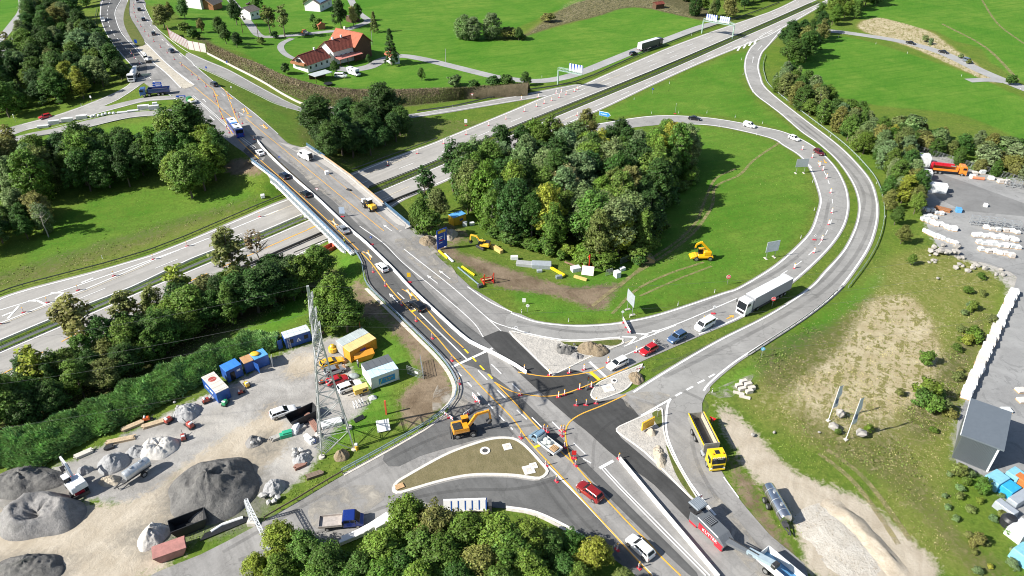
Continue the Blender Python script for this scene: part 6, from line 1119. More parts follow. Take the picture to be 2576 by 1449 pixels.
 # site containers
def container(uA,vA,uB,vB,depth,H,wallm,roofm,label,name='site_container',cat='site container',ribs=0,group='site containers',panes=(),door=None,up=True,off=0.,L=None):
 a,b=at(uA,vA,0,up),at(uB,vB,0,up);d=b-a;hd=math.atan2(d.y,d.x);Lm=L or math.hypot(d.x,d.y);n_=Vector((-math.sin(hd),math.cos(hd),0));c=(a+b)/2+n_*(depth/2+off);c.z=min(a.z,b.z)
 t=thing(name,label,cat,c,hd,group);part('wall',MB().box((0,0,H/2+.1),(Lm,depth,H-.1)),wallm,t,bevel=.04);part('roof',MB().box((0,0,H+.1),(Lm+.06,depth+.06,.12)),roofm,t,bevel=.03)
 for x in(-1,1):
  for y in(-1,1):part('corner_post',MB().box((x*(Lm/2-.06),y*(depth/2-.06),H/2+.05),(.16,.16,H)),MATS.get('frame_'+wallm.name)or mat('frame_'+wallm.name,tuple(.8*k for k in MCOL.get(wallm.name,(.3,.3,.3))),.5),t)
 for k in range(ribs):part('rib',MB().box((-Lm/2+(k+.5)*Lm/ribs,-depth/2-.02,H/2+.1),(.07,.05,H-.35)),wallm,t)
 for k in range(int(Lm/1.2)):part('roof_seam',MB().box((-Lm/2+(k+.7)*1.2,0,H+.18),(.05,depth*.98,.04)),roofm,t)
 for x,z,w,h,m in panes:part('window' if m=='g' else 'panel',MB().box((x*Lm,-depth/2-.03,z),(w,.05,h)),GLASS if m=='g' else m,t)
 return t
MCOL={}
def cm(name,col,**k):MCOL[name]=col;return mat(name,col,.5,var=.12,scale=1.2,dirt=.25,**k)
BLUEC=cm('container_blue',(.02,.085,.32));ORC=cm('container_orange',(.72,.30,.03));WHC=cm('container_white',(.66,.68,.68));GRC=cm('container_grey',(.36,.37,.37));PALER=cm('roof_pale_blue',(.52,.62,.70));ORR=cm('roof_worn_orange',(.70,.50,.22));DKR=cm('roof_dark_grey',(.11,.12,.13));CREAMR=cm('roof_cream',(.62,.57,.50));YEC=cm('container_yellow',(.70,.42,.03));LBL=cm('roof_light_blue',(.10,.33,.62));WHITER=cm('roof_streaked',(.55,.60,.62))
cab1=container(722,879,785,857,2.4,2.6,BLUEC,WHITER,'long blue site container with a pale streaked roof beside the hedge end',panes=((-.28,1.6,.8,.9,'g'),(.3,1.6,.8,.9,'g')))
part('door',MB().box((-3.6,-.6,1.25),(.9,.05,2.1),rz=.2),BLUEC,cab1);mb=MB();mb.sidep([(-.45,1.1),(.45,1.1),(0,2.0)],-1.26,-1.23);part('emblem',mb,INKW,cab1);mb=MB();mb.sidep([(-.22,1.22),(.22,1.22),(0,1.65)],-1.28,-1.25);part('emblem',mb,BLUEC,cab1)
lad=MB()
for x in(-2.2,-1.75):lad.bar((x,-1.6,.1),(x,-1.25,2.9),.06)
for k in range(8):lad.bar((-2.2,-1.58+k*.045,.4+k*.32),(-1.75,-1.58+k*.045,.4+k*.32),.05)
part('ladder',lad,STEEL,cab1)
cab2=container(884,913,949,876,2.4,2.6,ORC,ORR,'orange site container with a worn orange roof',ribs=14);part('sign_panel',MB().box((-.2,-1.27,1.7),(1.2,.04,.7)),mat('purple_panel',(.16,.08,.3),.5),cab2);text('lettering','i',.4,INKW,cab2,(-.2,-1.3,1.7),(R(90),0,0))
container(884,913,949,876,2.4,2.65,GRC,cm('roof_seamed_grey',(.42,.47,.47)),'grey roofed site container directly behind the orange one',off=2.45)
cab3=container(937,981,1005,955,2.4,2.7,WHC,cm('roof_sky_blue',(.48,.64,.74)),'white site container with a pale blue roof and blue poster');part('poster',MB().box((.3,-1.24,1.35),(3.2,.04,1.3)),mat('poster_blue',(.03,.24,.55),.5),cab3);part('poster_stripe',MB().box((-.9,-1.27,1.35),(.12,.03,1.28),ry=.4),mat('poster_yellow',(.6,.6,.1),.5),cab3);text('lettering','Wir bauen\nfür Sie',.38,INKY,cab3,(.6,-1.28,1.4),(R(90),0,0))
container(937,981,1005,955,2.4,2.75,WHC,DKR,'white site container with a dark grey roof behind the poster container',off=2.45)
cab4=container(515,977,551,1015,2.4,2.6,BLUEC,CREAMR,'blue site container with a red disc on its cream roof');part('red_disc',MB().cyl((-1.1,.0,2.76),(-1.1,.0,2.79),.72,18),mat('red_disc_paint',(.35,.06,.05),.7),cab4)
for k in(-1.2,.6):part('lettering',MB().box((k,-1.23,1.5),(1.3,.03,.28)),INKW,cab4)
part('door',MB().box((2.9,.0,1.3),(.05,1.2,1.6)),WHC,cab4)if cab4.children[0].dimensions.x>5 else part('door',MB().box((cab4.children[0].dimensions.x/2+.02 if cab4.children[0].dimensions.x else 2.5,0,1.3),(.05,1.2,1.6)),WHC,cab4)
container(576,964,614,945,2.5,2.7,BLUEC,cm('roof_bright_blue',(.04,.2,.62)),'bright blue cabin with steps beside the red disc container',panes=((-.15,1.2,.9,1.9,'g'),(.25,1.9,.7,.4,INKW)))
container(620,941,644,931,2.3,2.4,BLUEC,cm('roof_rust_board',(.46,.27,.13)),'small blue cabin with a rusty board roof, middle of the blue row')
cab7=container(647,932,680,917,2.4,2.5,BLUEC,LBL,'light blue roofed container with open doors at the right of the blue row');part('door',MB().box((1.6,-1.9,1.3),(.06,1.3,2.1),rz=-.5),WHC,cab7);part('door',MB().box((-1.5,-1.9,1.3),(.06,1.3,2.1),rz=.3),BLUEC,cab7)
single('yellow_hose_coil',MB().sphere((0,0,.2),.8,12,6,sc=(1.2,.9,.35)),mat('hose_yellow',(.75,.42,.03)),'yellow tarpaulin bundle lying on the light blue container roof','bundle',cab7.matrix_basis@Vector((-.6,.3,2.65)),smooth_=True)
cab8=container(1142,568,1173,561,2.4,2.7,YEC,LBL,'yellow container with a blue roof at the edge of the copse',ribs=8);part('blue_panel',MB().box((.4,-1.25,1.6),(1.,.04,.6)),BLUEC,cab8)
single('white_tank',MB().box((0,0,.6),(1.2,1.1,1.2)),WHC,'white tank beside the blue roofed yellow container','tank',at(1170,568),bevel=.1);single('white_tank',MB().box((0,0,.4),(1.3,.9,.8)),WHC,'low white crate right of the white tank','crate',at(1187,566),.4,bevel=.05)
# power pylon, its wires, lattice portal
p=at(845,1113);t=thing('lattice_pylon','tall grey steel lattice power pylon standing in the grass beside the yard','pylon',p,.35);PH=32.;PW=2.7;PM=mat('pylon_steel',(.55,.56,.54),.5,.35,var=.18,scale=.8)
def hw(z):return PW*(1-.86*min(1,z/24.)**.9)if z<24 else.38*(1-.85*(z-24)/(PH-24))+.02
for i,(sx,sy)in enumerate(((1,1),(1,-1),(-1,-1),(-1,1))):
 lg=MB();zs=[0,4,8,12,16,20,24,28,PH]
 for a,b in zip(zs[:-1],zs[1:]):lg.bar((sx*hw(a),sy*hw(a),a),(sx*hw(b),sy*hw(b),b),.2)
 part('leg',lg,PM,t);part('foundation',MB().cyl((sx*PW,sy*PW,-.3),(sx*PW,sy*PW,.35),.6,12,0,.5),MATS['pale_concrete'],t)
br_m=MB();zs=[0]
while zs[-1]<29.5:zs.append(zs[-1]+max(1.0,hw(zs[-1])*1.5))
for k,(a,b)in enumerate(zip(zs[:-1],zs[1:])):
 A,B=hw(a),hw(b)
 for q in range(4):
  c0_,s0_=[(1,1),(-1,1),(-1,-1),(1,-1)][q],[(-1,1),(-1,-1),(1,-1),(1,1)][q]
  br_m.bar((c0_[0]*A,c0_[1]*A,a),(s0_[0]*B,s0_[1]*B,b),.075);br_m.bar((s0_[0]*A,s0_[1]*A,a),(c0_[0]*B,c0_[1]*B,b),.075);br_m.bar((c0_[0]*B,c0_[1]*B,b),(s0_[0]*B,s0_[1]*B,b),.07)
part('bracing',br_m,PM,t)['kind']='stuff'
ARMD=Vector((math.cos(R(100)-.35),math.sin(R(100)-.35),0))
for z,L in((21.5,5.4),(25.,4.4),(28.5,3.4)):
 am=MB()
 for s in(-1,1):
  e=ARMD*L*s+Vector((0,0,z+.2));w=hw(z);side=Vector((-ARMD.y,ARMD.x,0))*w;b_=ARMD*w*s
  for d in(side,-side):
   am.bar(b_+d+Vector((0,0,z)),e,.13);am.bar(b_+d+Vector((0,0,z+1.2)),e,.11)
   for q in(.25,.5,.75):am.bar((b_+d+Vector((0,0,z))).lerp(e,q),(b_+d+Vector((0,0,z+1.2))).lerp(e,q-.12),.07)
  for q in(.3,.6):am.bar((b_+side+Vector((0,0,z))).lerp(e,q),(b_-side+Vector((0,0,z))).lerp(e,q),.07)
  am.cyl(e,e-Vector((0,0,1.0)),.1,6)
 part('cross_arm',am,PM,t)
WIRE=mat('wire',(.18,.18,.18),.5,.5)
wires=[(Vector((0,0,PH)),'top earth wire')]+[(ARMD*L*s+Vector((0,0,z-.8)),la)for z,L,s,la in((21.5,5.4,1,'rear lower'),(21.5,5.4,-1,'front lower'),(25.,4.4,1,'rear middle'))]
for q,la in wires:
 w=t.matrix_basis.to_3x3()if False else Matrix.Rotation(.35,3,'Z');P0=p+w@q
 for dx,dy,nm in((190,42,'running right over the loop'),(-170,-20,'running left over the yard')):
  mb=MB();n=24;pts=[P0+Vector((dx*k/n,dy*k/n,-9.*4*.25*(1-abs(1-2*k/n)**2)))for k in range(n+1)]
  for a,b in zip(pts[:-1],pts[1:]):mb.cyl(a,b,.013,4,cap=False)
  single('power_wire',mb,WIRE,f'{la} wire of the pylon {nm}' if 'wire' in la else f'{la} arm wire of the pylon {nm}','power line',group='pylon wires')
def truss(a,b,w,m,name,parent,n):
 a=Vector(a);b=Vector(b);mb=MB();ax=(b-a).normalized();q=ax.cross(Vector((0,0,1))if abs(ax.z)<.9 else Vector((1,0,0))).normalized();r=ax.cross(q);C_=[(q+r)*w,(q-r)*w,(-q-r)*w,(-q+r)*w]
 for c in C_:mb.bar(a+c,b+c,.07)
 for k in range(n):
  u,v=a.lerp(b,k/n),a.lerp(b,(k+1)/n)
  for i in range(4):mb.bar(u+C_[i],v+C_[(i+1)%4],.045);mb.bar(v+C_[i],v+C_[(i+1)%4],.045)
 part(name,mb,m,parent)['kind']='stuff'
WT=mat('white_truss',(.74,.76,.78),.5,.2);pa=at(636,1316);pt_b=flat([(676,1374)],pa.z+5.2)[0];t=thing('height_portal','white lattice height portal spanning the lower side road','height portal',pa);e=Vector(pt_b)-pa
truss((0,0,0),(0,0,5.2),.22,WT,'post',t,9);truss((0,0,5.2),(e.x,e.y,5.2),.22,WT,'beam',t,14);truss((e.x,e.y,0),(e.x,e.y,5.2),.22,WT,'post',t,9);part('foot',MB().box((0,0,.35),(1.3,1.3,.7)),MATS['pale_concrete'],t);part('foot',MB().box((e.x,e.y,.35),(1.3,1.3,.7)),MATS['pale_concrete'],t)
# heaps
def heap(u,v,ru,rv,h,m,label,crater=0.,seed=1,rough=.25,ang=0.,up=True,name='gravel_heap',steep=1.0):
 p=at(u,v,0,up);a=at(u+ru,v,0,up);b=at(u,v-rv,0,up);rx=(a-p).length;ry=(b-p).length;n,m_=72,26;mb=MB();vs=[(0,0,h*(1-crater))]
 for j in range(1,m_+1):
  f=j/m_
  for k in range(n):
   t_=6.2832*k/n;nz=mnoise.noise(Vector((math.cos(t_)*1.3,math.sin(t_)*1.3,seed*3.1)));rr=f*(1+.22*nz)
   z=h*(1-f**1.25*1.0)**steep*(1+.3*nz);z-=crater*h*1.25*max(0,1-f/.55)**1.0
   x,y=rx*rr*math.cos(t_),ry*rr*math.sin(t_);z+=h*.22*(1-2.2*abs(mnoise.noise(Vector((x*.22+seed,y*.22,4.)))))*(1-f)*f*2.4;z+=rough*h*mnoise.noise(Vector((x*.45,y*.45,seed)))*(1-f)*1.2+(.26*mnoise.noise(Vector((x*1.5,y*1.5,seed)))+.16*mnoise.noise(Vector((x*3.1,y*3.1,seed))))*min(1,(1-f)*3)
   g_=float((surf if up else terr)(p.x+x*math.cos(ang)-y*math.sin(ang),p.y+x*math.sin(ang)+y*math.cos(ang)))-p.z
   vs.append((x,y,max(z,0)*(f<1)+g_-(.12 if f==1 else-.02)))
 mb.v=vs;mb.f=[(0,1+k,1+(k+1)%n)for k in range(n)]+[(1+(j-1)*n+k,1+j*n+k,1+j*n+(k+1)%n,1+(j-1)*n+(k+1)%n)for j in range(1,m_)for k in range(n)];mb.m=[0]*len(mb.f)
 return tag(part(name,mb,m,None,smooth_=True,loc=p,rz=ang),label,'heap','heaps of the building site')
HG_=soil_mat('heap_grey',((.19,.185,.18),(.30,.29,.28),(.13,.13,.13)),.7,4,(.4,.39,.37),.7);HD=soil_mat('heap_dark',((.11,.108,.105),(.19,.185,.175),(.075,.073,.07)),.5,3,(.27,.26,.25),.9);HW=soil_mat('heap_white',((.48,.46,.43),(.58,.56,.52),(.38,.36,.33)),.5,3,None,.5);HGR=soil_mat('heap_gravel',((.34,.345,.35),(.44,.44,.44),(.22,.22,.23)),.9,6,(.5,.5,.5),.9);HB_=soil_mat('heap_brown',((.22,.17,.11),(.32,.26,.18),(.15,.115,.07)),.8,4,None,.7);HS=soil_mat('heap_sand',((.40,.34,.26),(.50,.44,.35),(.30,.25,.19)),.6,3,None,.5)
heap(100,1300,108,52,4.4,HG_,'large grey ring shaped heap with a hollow centre at the lower left',.75,3);heap(60,1212,100,36,2.2,HD,'dark heap at the left edge under the hedge end',.0,5);heap(535,1232,112,72,3.8,HD,'largest dark asphalt heap in the middle of the yard',.0,8,.4);heap(70,1432,100,36,2.,HD,'dark grey heap in the bottom left corner',0,11,.5)
heap(400,1128,46,28,2.2,HW,'white flat topped heap with a scooped hollow beside the tank trailer',.55,14,.1);heap(286,1168,40,24,2.,HGR,'pale crushed gravel heap left of the tank trailer',0,16,.1);heap(345,1138,30,16,1.2,HGR,'low grey gravel heap between two pale heaps',0,18);heap(386,1350,38,34,2.,HW,'white sand heap beside the dark skip',0,21,.2);heap(275,1212,26,14,1.,HS,'small sandy heap behind the white and red excavator',0,24);heap(215,1183,20,10,.8,HGR,'smallest pale heap left of the crushed gravel',0,26)
heap(468,1040,36,22,1.6,HGR,'rubble heap with loose stones beside the hedge',0,28,.5);heap(640,1112,22,15,1.2,HG_,'small grey rubble heap in the middle of the yard',0,31,.5);heap(690,1228,28,22,1.4,HGR,'grey gravel heap at the grass edge by the lower road',0,33,.3);heap(760,1156,24,18,1.,HGR,'broken concrete heap right of the yard',0,36,.6);heap(859,1148,22,14,1.5,HB_,'brown soil heap at the foot of the pylon',0,38,.4)
heap(1122,590,28,14,1.8,HS,'sand heap with a dark hollow beside the blue direction sign',.4,41);heap(1062,570,16,9,1.2,HD,'dark rubble heap at the end of the bridge railing',0,43);heap(1075,606,22,12,1.,HB_,'brown rubble heap between bridge end and blue sign',0,45);heap(1425,884,26,12,1.2,HD,'black broken asphalt heap on the rubble island',0,47,.9);heap(1492,880,38,18,1.3,HB_,'brown soil mound on the rubble island',0,49,.3,steep=.6);heap(1453,898,18,9,.7,HG_,'small grey broken heap on the rubble island',0,51,.9);heap(1600,952,20,16,1.1,HB_,'brown soil mound on the teardrop island',0,53,.4);heap(1640,1090,14,10,.9,HS,'sandy heap under the yellow direction sign',0,55,.5);heap(1660,1150,16,30,.8,HS,'long sandy heap along the right island',0,56,.4)
PALEEX=soil_mat('excavated_pale',((.46,.42,.36),(.56,.53,.47),(.33,.28,.21)),.5,2.5,(.22,.18,.13),.8)
def ridge(uv,w,h,m,label):
 P=line3(uv,6,.7);n=len(P);rows=[]
 for j in range(9):
  q=(j/8-.5)*2;o=np.array([w*q*(1+.25*mnoise.noise(Vector((k*.31,j*.9,2))))for k in range(n)]);A=P[:,:2]+np.c_[*(offs(P,1.)-P[:,:2]).T]*o[:,None];e=np.minimum(1,np.minimum(np.arange(n),np.arange(n)[::-1])/6)
  z=np.array([max(0,h*(1-abs(q)**1.4)*(1+.5*mnoise.noise(Vector((k*.4,j*.7,5))))+.16*mnoise.noise(Vector((k*1.3,j*2.1,9))))for k in range(n)])*e;rows.append(np.c_[A,surf(A[:,0],A[:,1])+z-.03])
 mb=MB();mb.add(np.concatenate(rows).tolist(),[(r*n+k,r*n+k+1,(r+1)*n+k+1,(r+1)*n+k)for r in range(8)for k in range(n-1)]);return tag(part('soil_ridge',mb,m,None,smooth_=True),label,'heap','heaps of the building site')
ridge([(2068,1258),(2110,1285),(2155,1325),(2200,1372),(2245,1425),(2275,1465)],1.9,.8,HS,'long sandy soil ridge along the pale excavated ground at lower right');ridge([(2020,1275),(2080,1330),(2140,1400),(2180,1460)],4.5,.35,PALEEX,'low pale excavated bank beside the sandy ridge')
def rock_mesh(s,f=1.):
 g_=random.Random(s);bm=bmesh.new();bmesh.ops.create_icosphere(bm,subdivisions=1,radius=.5)
 for v in bm.verts:v.co*=g_.uniform(.72,1.15);v.co.z*=f
 me=bpy.data.meshes.new('rock');bm.to_mesh(me);bm.free();return me
ROCKM=mat('boulder_stone',(.33,.31,.28),.85,var=.3,scale=2.5,dirt=.35);BLOCKM=mat('broken_concrete',(.42,.41,.39),.85,var=.25,scale=3);RK=[rock_mesh(s,.75)for s in range(6)]
for m_ in RK:m_.materials.append(ROCKM)
RK2=[rock_mesh(s+20,.7)for s in range(4)]
for m_ in RK2:m_.materials.append(BLOCKM)
def rocks(c,r,n,sz,where,group,meshes=RK,cat='boulder',z0=.0):
 for i in range(n):
  u=c[0]+random.uniform(-1,1)*r[0];v=c[1]+random.uniform(-1,1)*r[1];p_=at(u,v);s=random.uniform(*sz);p_.z+=s*.22+z0*random.random()
  o=link('boulder' if cat=='boulder' else 'stone_block',meshes[i%len(meshes)],None,p_,random.uniform(0,6));o.scale=(s*random.uniform(.8,1.3),s,s*random.uniform(.8,1.2));tag(o,f'{ORD[i]} {cat} {where}',cat,group)
rocks((2372,632),(34,12),16,(1.0,2.2),'of the heap below the white stone rows','boulder heap at the stone yard',z0=.8);rocks((2348,652),(16,10),7,(.6,1.1),'of the scatter below the boulder heap','boulder scatter');rocks((2440,676),(40,10),11,(.9,1.8),'of the ridge right of the boulder heap','boulder ridge');rocks((2515,690),(14,10),6,(.6,1.3),'of the group left of the white bag row','boulder group by the bags');rocks((2420,648),(10,5),3,(1.,1.6),'of the trio by the yard edge','boulder trio')
for u,v,s,la in((2113,1048,2.4,'tall upright boulder between the two banners'),(2095,1080,2.6,'pale boulder left of the right banner pole'),(2163,1099,2.8,'dark flat boulder right of the banner pole'),(2358,703,1.2,'single boulder alone on the dry grass'),(1893,1098,1.2,'grey stone heap at the edge of the sandy track'),(1947,1090,0.9,'pale stone on the grass above the sandy track'),(2060,1090,.8,'small pale stone at the left banner foot')):
 o=link('boulder',RK[int(s*10)%6],None,at(u,v)+Vector((0,0,s*.3)),s);o.scale=(s*.8,s*.7,s*(1.15 if 'upright' in la else.7));tag(o,la,'boulder','single boulders')
rocks((468,1030),(30,14),14,(.4,.9),'of the pale rubble beside the hedge','rubble stones by the hedge',RK2,'stone',.9);rocks((760,1150),(20,16),16,(.6,1.3),'of the broken concrete by the pylon','broken concrete pieces',RK2,'concrete block',.9);rocks((678,1258),(22,10),8,(.7,1.3),'of the pale blocks by the lower road','pale blocks by the road',RK2,'concrete block',.4);rocks((1425,880),(24,10),14,(.5,1.0),'of black broken asphalt on the rubble island','broken asphalt slabs',[rock_mesh(s+40,.5)for s in range(3)],'asphalt slab',.9);rocks((645,1116),(16,10),8,(.5,.9),'of the rubble in mid yard','rubble in mid yard',RK2,'stone',.7)
for o in[o for o in bpy.data.objects if o.get('category')=='asphalt slab']:
 if not o.data.materials:o.data.materials.append(HD)
 # building machines
OR_=paintm('machine_orange',(.80,.33,.02));YM=paintm('machine_yellow',(.78,.46,.04));STK=mat('dark_steel',(.06,.06,.062),.5,.4,var=.25)
def excavator(uf,vf,ur,vr,col,label,wheels=True,swing=0.,reach=(2.6,2.4),sc=1.,cabcol=None,low=None,bend=1.0):
 lo,hd=place(uf,vf,ur,vr);t=thing('excavator',label,'excavator',lo,hd,'excavators');t.scale=(sc,)*3;zb=1.25
 if wheels:axle(t,(1.35,-1.35),2.5,.55,.45);part('undercarriage',MB().box((0,0,.85),(4.2,1.3,.5)),low or STK,t);part('dozer_blade',MB().box((-2.4,0,.55),(.15,2.4,.6)),STK,t)
 else:
  for s in(-1,1):part('track',MB().sidep([(-1.7,.35),(-1.4,.05),(1.4,.05),(1.7,.35),(1.5,.75),(-1.5,.75)],s*1.15-.25,s*1.15+.25),STK,t,bevel=.05)
  part('undercarriage',MB().box((0,0,.5),(1.8,1.8,.5)),STK,t);zb=.85
 M=Matrix.Rotation(swing,4,'Z');up_=MB();up_.T=M;up_.box((-.75,0,zb+.55),(2.9,2.4,1.0),taper=.94);part('upper_body',up_,col,t,bevel=.1);hb2=MB();hb2.T=M;hb2.box((-1.35,-.3,zb+1.12),(1.5,1.6,.2));part('engine_cover',hb2,cabcol or STK,t,bevel=.05)
 cb=MB();cb.T=M;cb.sidep([(-.3,zb+.2),(1.0,zb+.2),(1.15,zb+.9),(.8,zb+1.85),(-.3,zb+1.85)],.25,1.15);part('cab',cb,GLASS,t,bevel=.05);cr=MB();cr.T=M;cr.box((.25,.7,zb+1.9),(1.25,.95,.1));part('cab_roof',cr,cabcol or col,t,bevel=.03)
 A=Vector((.7,-.25,zb+.6));B=A+Vector((reach[0]*.55,0,reach[0]*.85));Cc=B+Vector((reach[1]*.95,0,reach[1]*.1));D=Cc+Vector((.25,0,-1.9*bend))
 for nm,a_,b_,w in(('boom',A,B,.42),('boom_tip',B,Cc,.36),('stick',Cc,D,.3)):q=MB();q.T=M;q.bar(a_,b_,w*.8,w*1.2);part(nm,q,col,t)
 cy=MB();cy.T=M;cy.cyl(A+Vector((.4,.3,.1)),A.lerp(B,.75)+Vector((.2,.3,0)),.08,8);part('ram',cy,STEEL,t);bk=MB();bk.T=M;bk.sidep([(D.x-.75,D.z-.5),(D.x-.2,D.z-.75),(D.x+.2,D.z-.1),(D.x-.1,D.z+.1)],-.75,.4);part('bucket',bk,STK,t);return t
excavator(1192,1088,1146,1094,OR_,'orange wheeled excavator with folded arm beside the traffic island',True,.12,(2.6,2.3));excavator(1198,615,1232,632,YM,'small yellow tracked excavator on bare soil beside the copse',False,.5,(2.2,1.9),.85);RW_=paintm('machine_white',(.76,.78,.8));excavator(186,1214,205,1248,RW_,'white and red wheeled excavator beside the ring heap',True,.1,(2.3,1.8),1.05,RW_,paintm('machine_red',(.45,.02,.04)))
excavator(372,149,377,164,RW_,'white works machine on the torn up median at upper left',True,.4,(2.,1.6),.9)
lo,hd=place(921,517,940,534);t=thing('wheel_loader','yellow wheel loader carrying a white bag on the bridge','wheel loader',lo,hd+.1,'works vehicles on the bridge');part('rear_body',MB().box((-1.5,0,1.3),(2.1,1.7,1.0),taper=.9),YM,t,bevel=.1);part('front_frame',MB().box((1.0,0,.95),(1.4,.9,.6)),YM,t,bevel=.05);part('cab',MB().box((-.2,0,2.1),(1.3,1.4,1.5),taper=.88),GLASS,t,bevel=.06);part('cab_roof',MB().box((-.2,0,2.88),(1.4,1.4,.12)),WHC,t,bevel=.03)
for s in(-1,1):part('lift_arm',MB().bar((.5,s*.5,1.5),(2.4,s*.5,.9),.16,.26),STK,t)
part('fork',MB().box((2.7,0,.8),(.9,1.7,.15)),STK,t);axle(t,(1.3,-1.5),2.3,.62,.45);single('big_bag',MB().box((0,0,.5),(1.1,1.2,1.),taper=.9),WHC,'white bag held on the fork of the wheel loader','sack',t.matrix_basis@Vector((2.8,0,.85)),hd,bevel=.12)
lo,hd=place(1743,652,1788,652);t=thing('telehandler','orange yellow telehandler with its bent boom raised on the loop meadow','telehandler',lo,hd);TY=paintm('telehandler_yellow',(.82,.42,.01));part('body',MB().box((0,0,1.0),(5.2,2.0,.7),taper=.92),TY,t,bevel=.12);part('nose',MB().sidep([(1.6,.7),(3.2,.65),(3.0,1.0),(1.6,1.5)],-1.05,1.05),TY,t,bevel=.06);part('cab',MB().box((.3,-.5,1.95),(1.5,.95,1.4),taper=.9),GLASS,t,bevel=.05);part('cab_roof',MB().box((.3,-.5,2.68),(1.45,.95,.08)),TY,t);part('turret',MB().box((-1.0,.3,1.9),(1.8,1.2,1.1)),TY,t,bevel=.08)
part('boom',MB().bar((-1.6,.35,2.3),(.9,.4,5.0),.45,.55),TY,t);part('boom_tip',MB().bar((.9,.4,5.0),(2.0,.4,4.4),.36,.42),TY,t);part('jib',MB().bar((2.0,.4,4.4),(2.2,.4,3.5),.3,.34),TY,t);part('hook',MB().box((2.25,.4,3.3),(.3,.5,.4)),STK,t);axle(t,(1.7,-1.7),2.3,.58,.42)
lo,hd=place(1822,1378,1745,1306);t=thing('milling_machine','grey and red road milling machine with a canopy and long conveyor','milling machine',lo,hd);RED=paintm('mill_red',(.55,.015,.03));GY=paintm('mill_grey',(.13,.14,.15));part('body',MB().sidep([(-3.2,.6),(3.4,.6),(3.7,1.5),(2.4,2.35),(-1.6,2.6),(-3.2,2.3)],-1.15,1.15),GY,t,bevel=.08)
for s in(-1,1):part('side_panel',MB().sidep([(-1.2,.7),(3.3,.7),(3.5,1.4),(-1.2,1.9)],s*1.15-.05,s*1.15+.05),RED,t)
for s in(-1,1):text('lettering','KUTTER',.78,INKW,t,(1.0,s*1.215,1.25),(R(90),0,R(180)if s>0 else 0))
part('grille',MB().box((-.2,0,2.55),(1.5,1.4,.12)),STK,t)
for k in range(6):part('grille_slat',MB().box((-.8+k*.24,0,2.64),(.08,1.3,.05)),STEEL,t)
part('canopy',MB().box((-2.9,0,3.7),(2.1,2.3,.22),taper=.9),mat('canopy_grey',(.2,.23,.26),.5),t,bevel=.08)
for k in range(7):part('canopy_rib',MB().box((-2.9,-.9+k*.3,3.83),(1.8,.1,.05)),MATS['canopy_grey'],t)
for x in(-3.6,-2.2):
 for s in(-1,1):part('canopy_post',MB().bar((x,s*.95,2.2),(x,s*.95,3.6),.08),STK,t)
for x in(-2.4,2.6):
 for s in(-1,1):part('track',MB().box((x,s*.85,.35),(1.5,.4,.7)),STK if s>0 else RED,t,bevel=.08)
part('operator_platform',MB().box((-2.9,0,2.45),(1.6,2.2,.3)),STK,t);part('seat',MB().box((-2.8,.4,2.9),(.5,.5,.7)),RED,t)
part('conveyor',MB().bar((3.3,0,1.6),(7.6,.3,3.2),.9,.45),GY,t);part('conveyor_cover',MB().bar((6.6,.25,3.05),(10.6,.6,4.3),.95,.55),mat('conveyor_pale',(.36,.45,.5),.45,.2),t);part('conveyor_strut',MB().bar((3.4,0,2.6),(8.2,.3,3.9),.12),STK,t);part('conveyor_head',MB().box((10.7,.6,4.3),(.7,1.2,.7)),STK,t,bevel=.08)
lo,hd=place(1985,1475,1935,1432);t=thing('tipper_lorry','corner of a white and blue tipper bed at the bottom edge','tipper lorry',lo,hd,'works lorries')
for s in(-1,1):part('side_wall',MB().box((0,s*1.2,1.9),(6.5,.1,1.3)),WHC,t)
part('tailgate',MB().box((-3.25,0,1.9),(.1,2.4,1.3)),WHC,t);part('bed_floor',MB().box((0,0,1.3),(6.4,2.3,.12)),mat('bed_blue_inside',(.08,.22,.4),.5),t);part('chassis',MB().box((0,0,.9),(6.5,.95,.35)),CHASS,t);axle(t,(-1.6,-.3,2.4),2.45,.52,.36)
def tanker(uf,vf,ur,vr,m,label,r=.95,L=None,z=1.75):
 lo,hd=place(uf,vf,ur,vr);a,b=at(uf,vf),at(ur,vr);L=L or(a-b).length;t=thing('tank_trailer',label,'tank trailer',lo,hd,'tank trailers');mb=MB();mb.loft([[(x,r*k*math.cos(q*.3927),z+r*k*math.sin(q*.3927))for q in range(16)]for x,k in((-L/2,.55),(-L/2+.1,.9),(-L/2+.3,1),(L/2-.3,1),(L/2-.1,.9),(L/2,.55))]);part('tank',mb,m,t,smooth_=.7)
 for x in(-L*.2,L*.18):part('hatch',MB().cyl((x,0,z+r-.03),(x,0,z+r+.16),.26,12),STEEL,t)
 for x in(-L*.3,0,L*.3):mb=MB();mb.cyl((x-.04,0,z),(x+.04,0,z),r+.02,20);part('band',mb,STEEL,t)
 part('frame',MB().box((.3,0,.7),(L+.4,.9,.22)),CHASS,t);part('drawbar',MB().bar((L/2,.45,.7),(L/2+1.9,0,.6),.12),CHASS,t);part('drawbar',MB().bar((L/2,-.45,.7),(L/2+1.9,0,.6),.12),CHASS,t);part('support_leg',MB().bar((L/2+1.3,0,.6),(L/2+1.3,0,0),.1),CHASS,t);axle(t,(-.4,-1.6)if L>6 else(-.4,),2.3,.5,.36);return t
CHROME=mat('polished_tank',(.62,.64,.66),.16,.95,var=.05,scale=.5);tk=tanker(1972,1328,1925,1242,CHROME,'long polished silver tank trailer beside the excavated mound',1.0);tanker(318,1218,382,1176,mat('dull_tank',(.55,.58,.60),.4,.6,var=.1),'dull silver tank trailer between the pale heaps',.85,None,1.6)
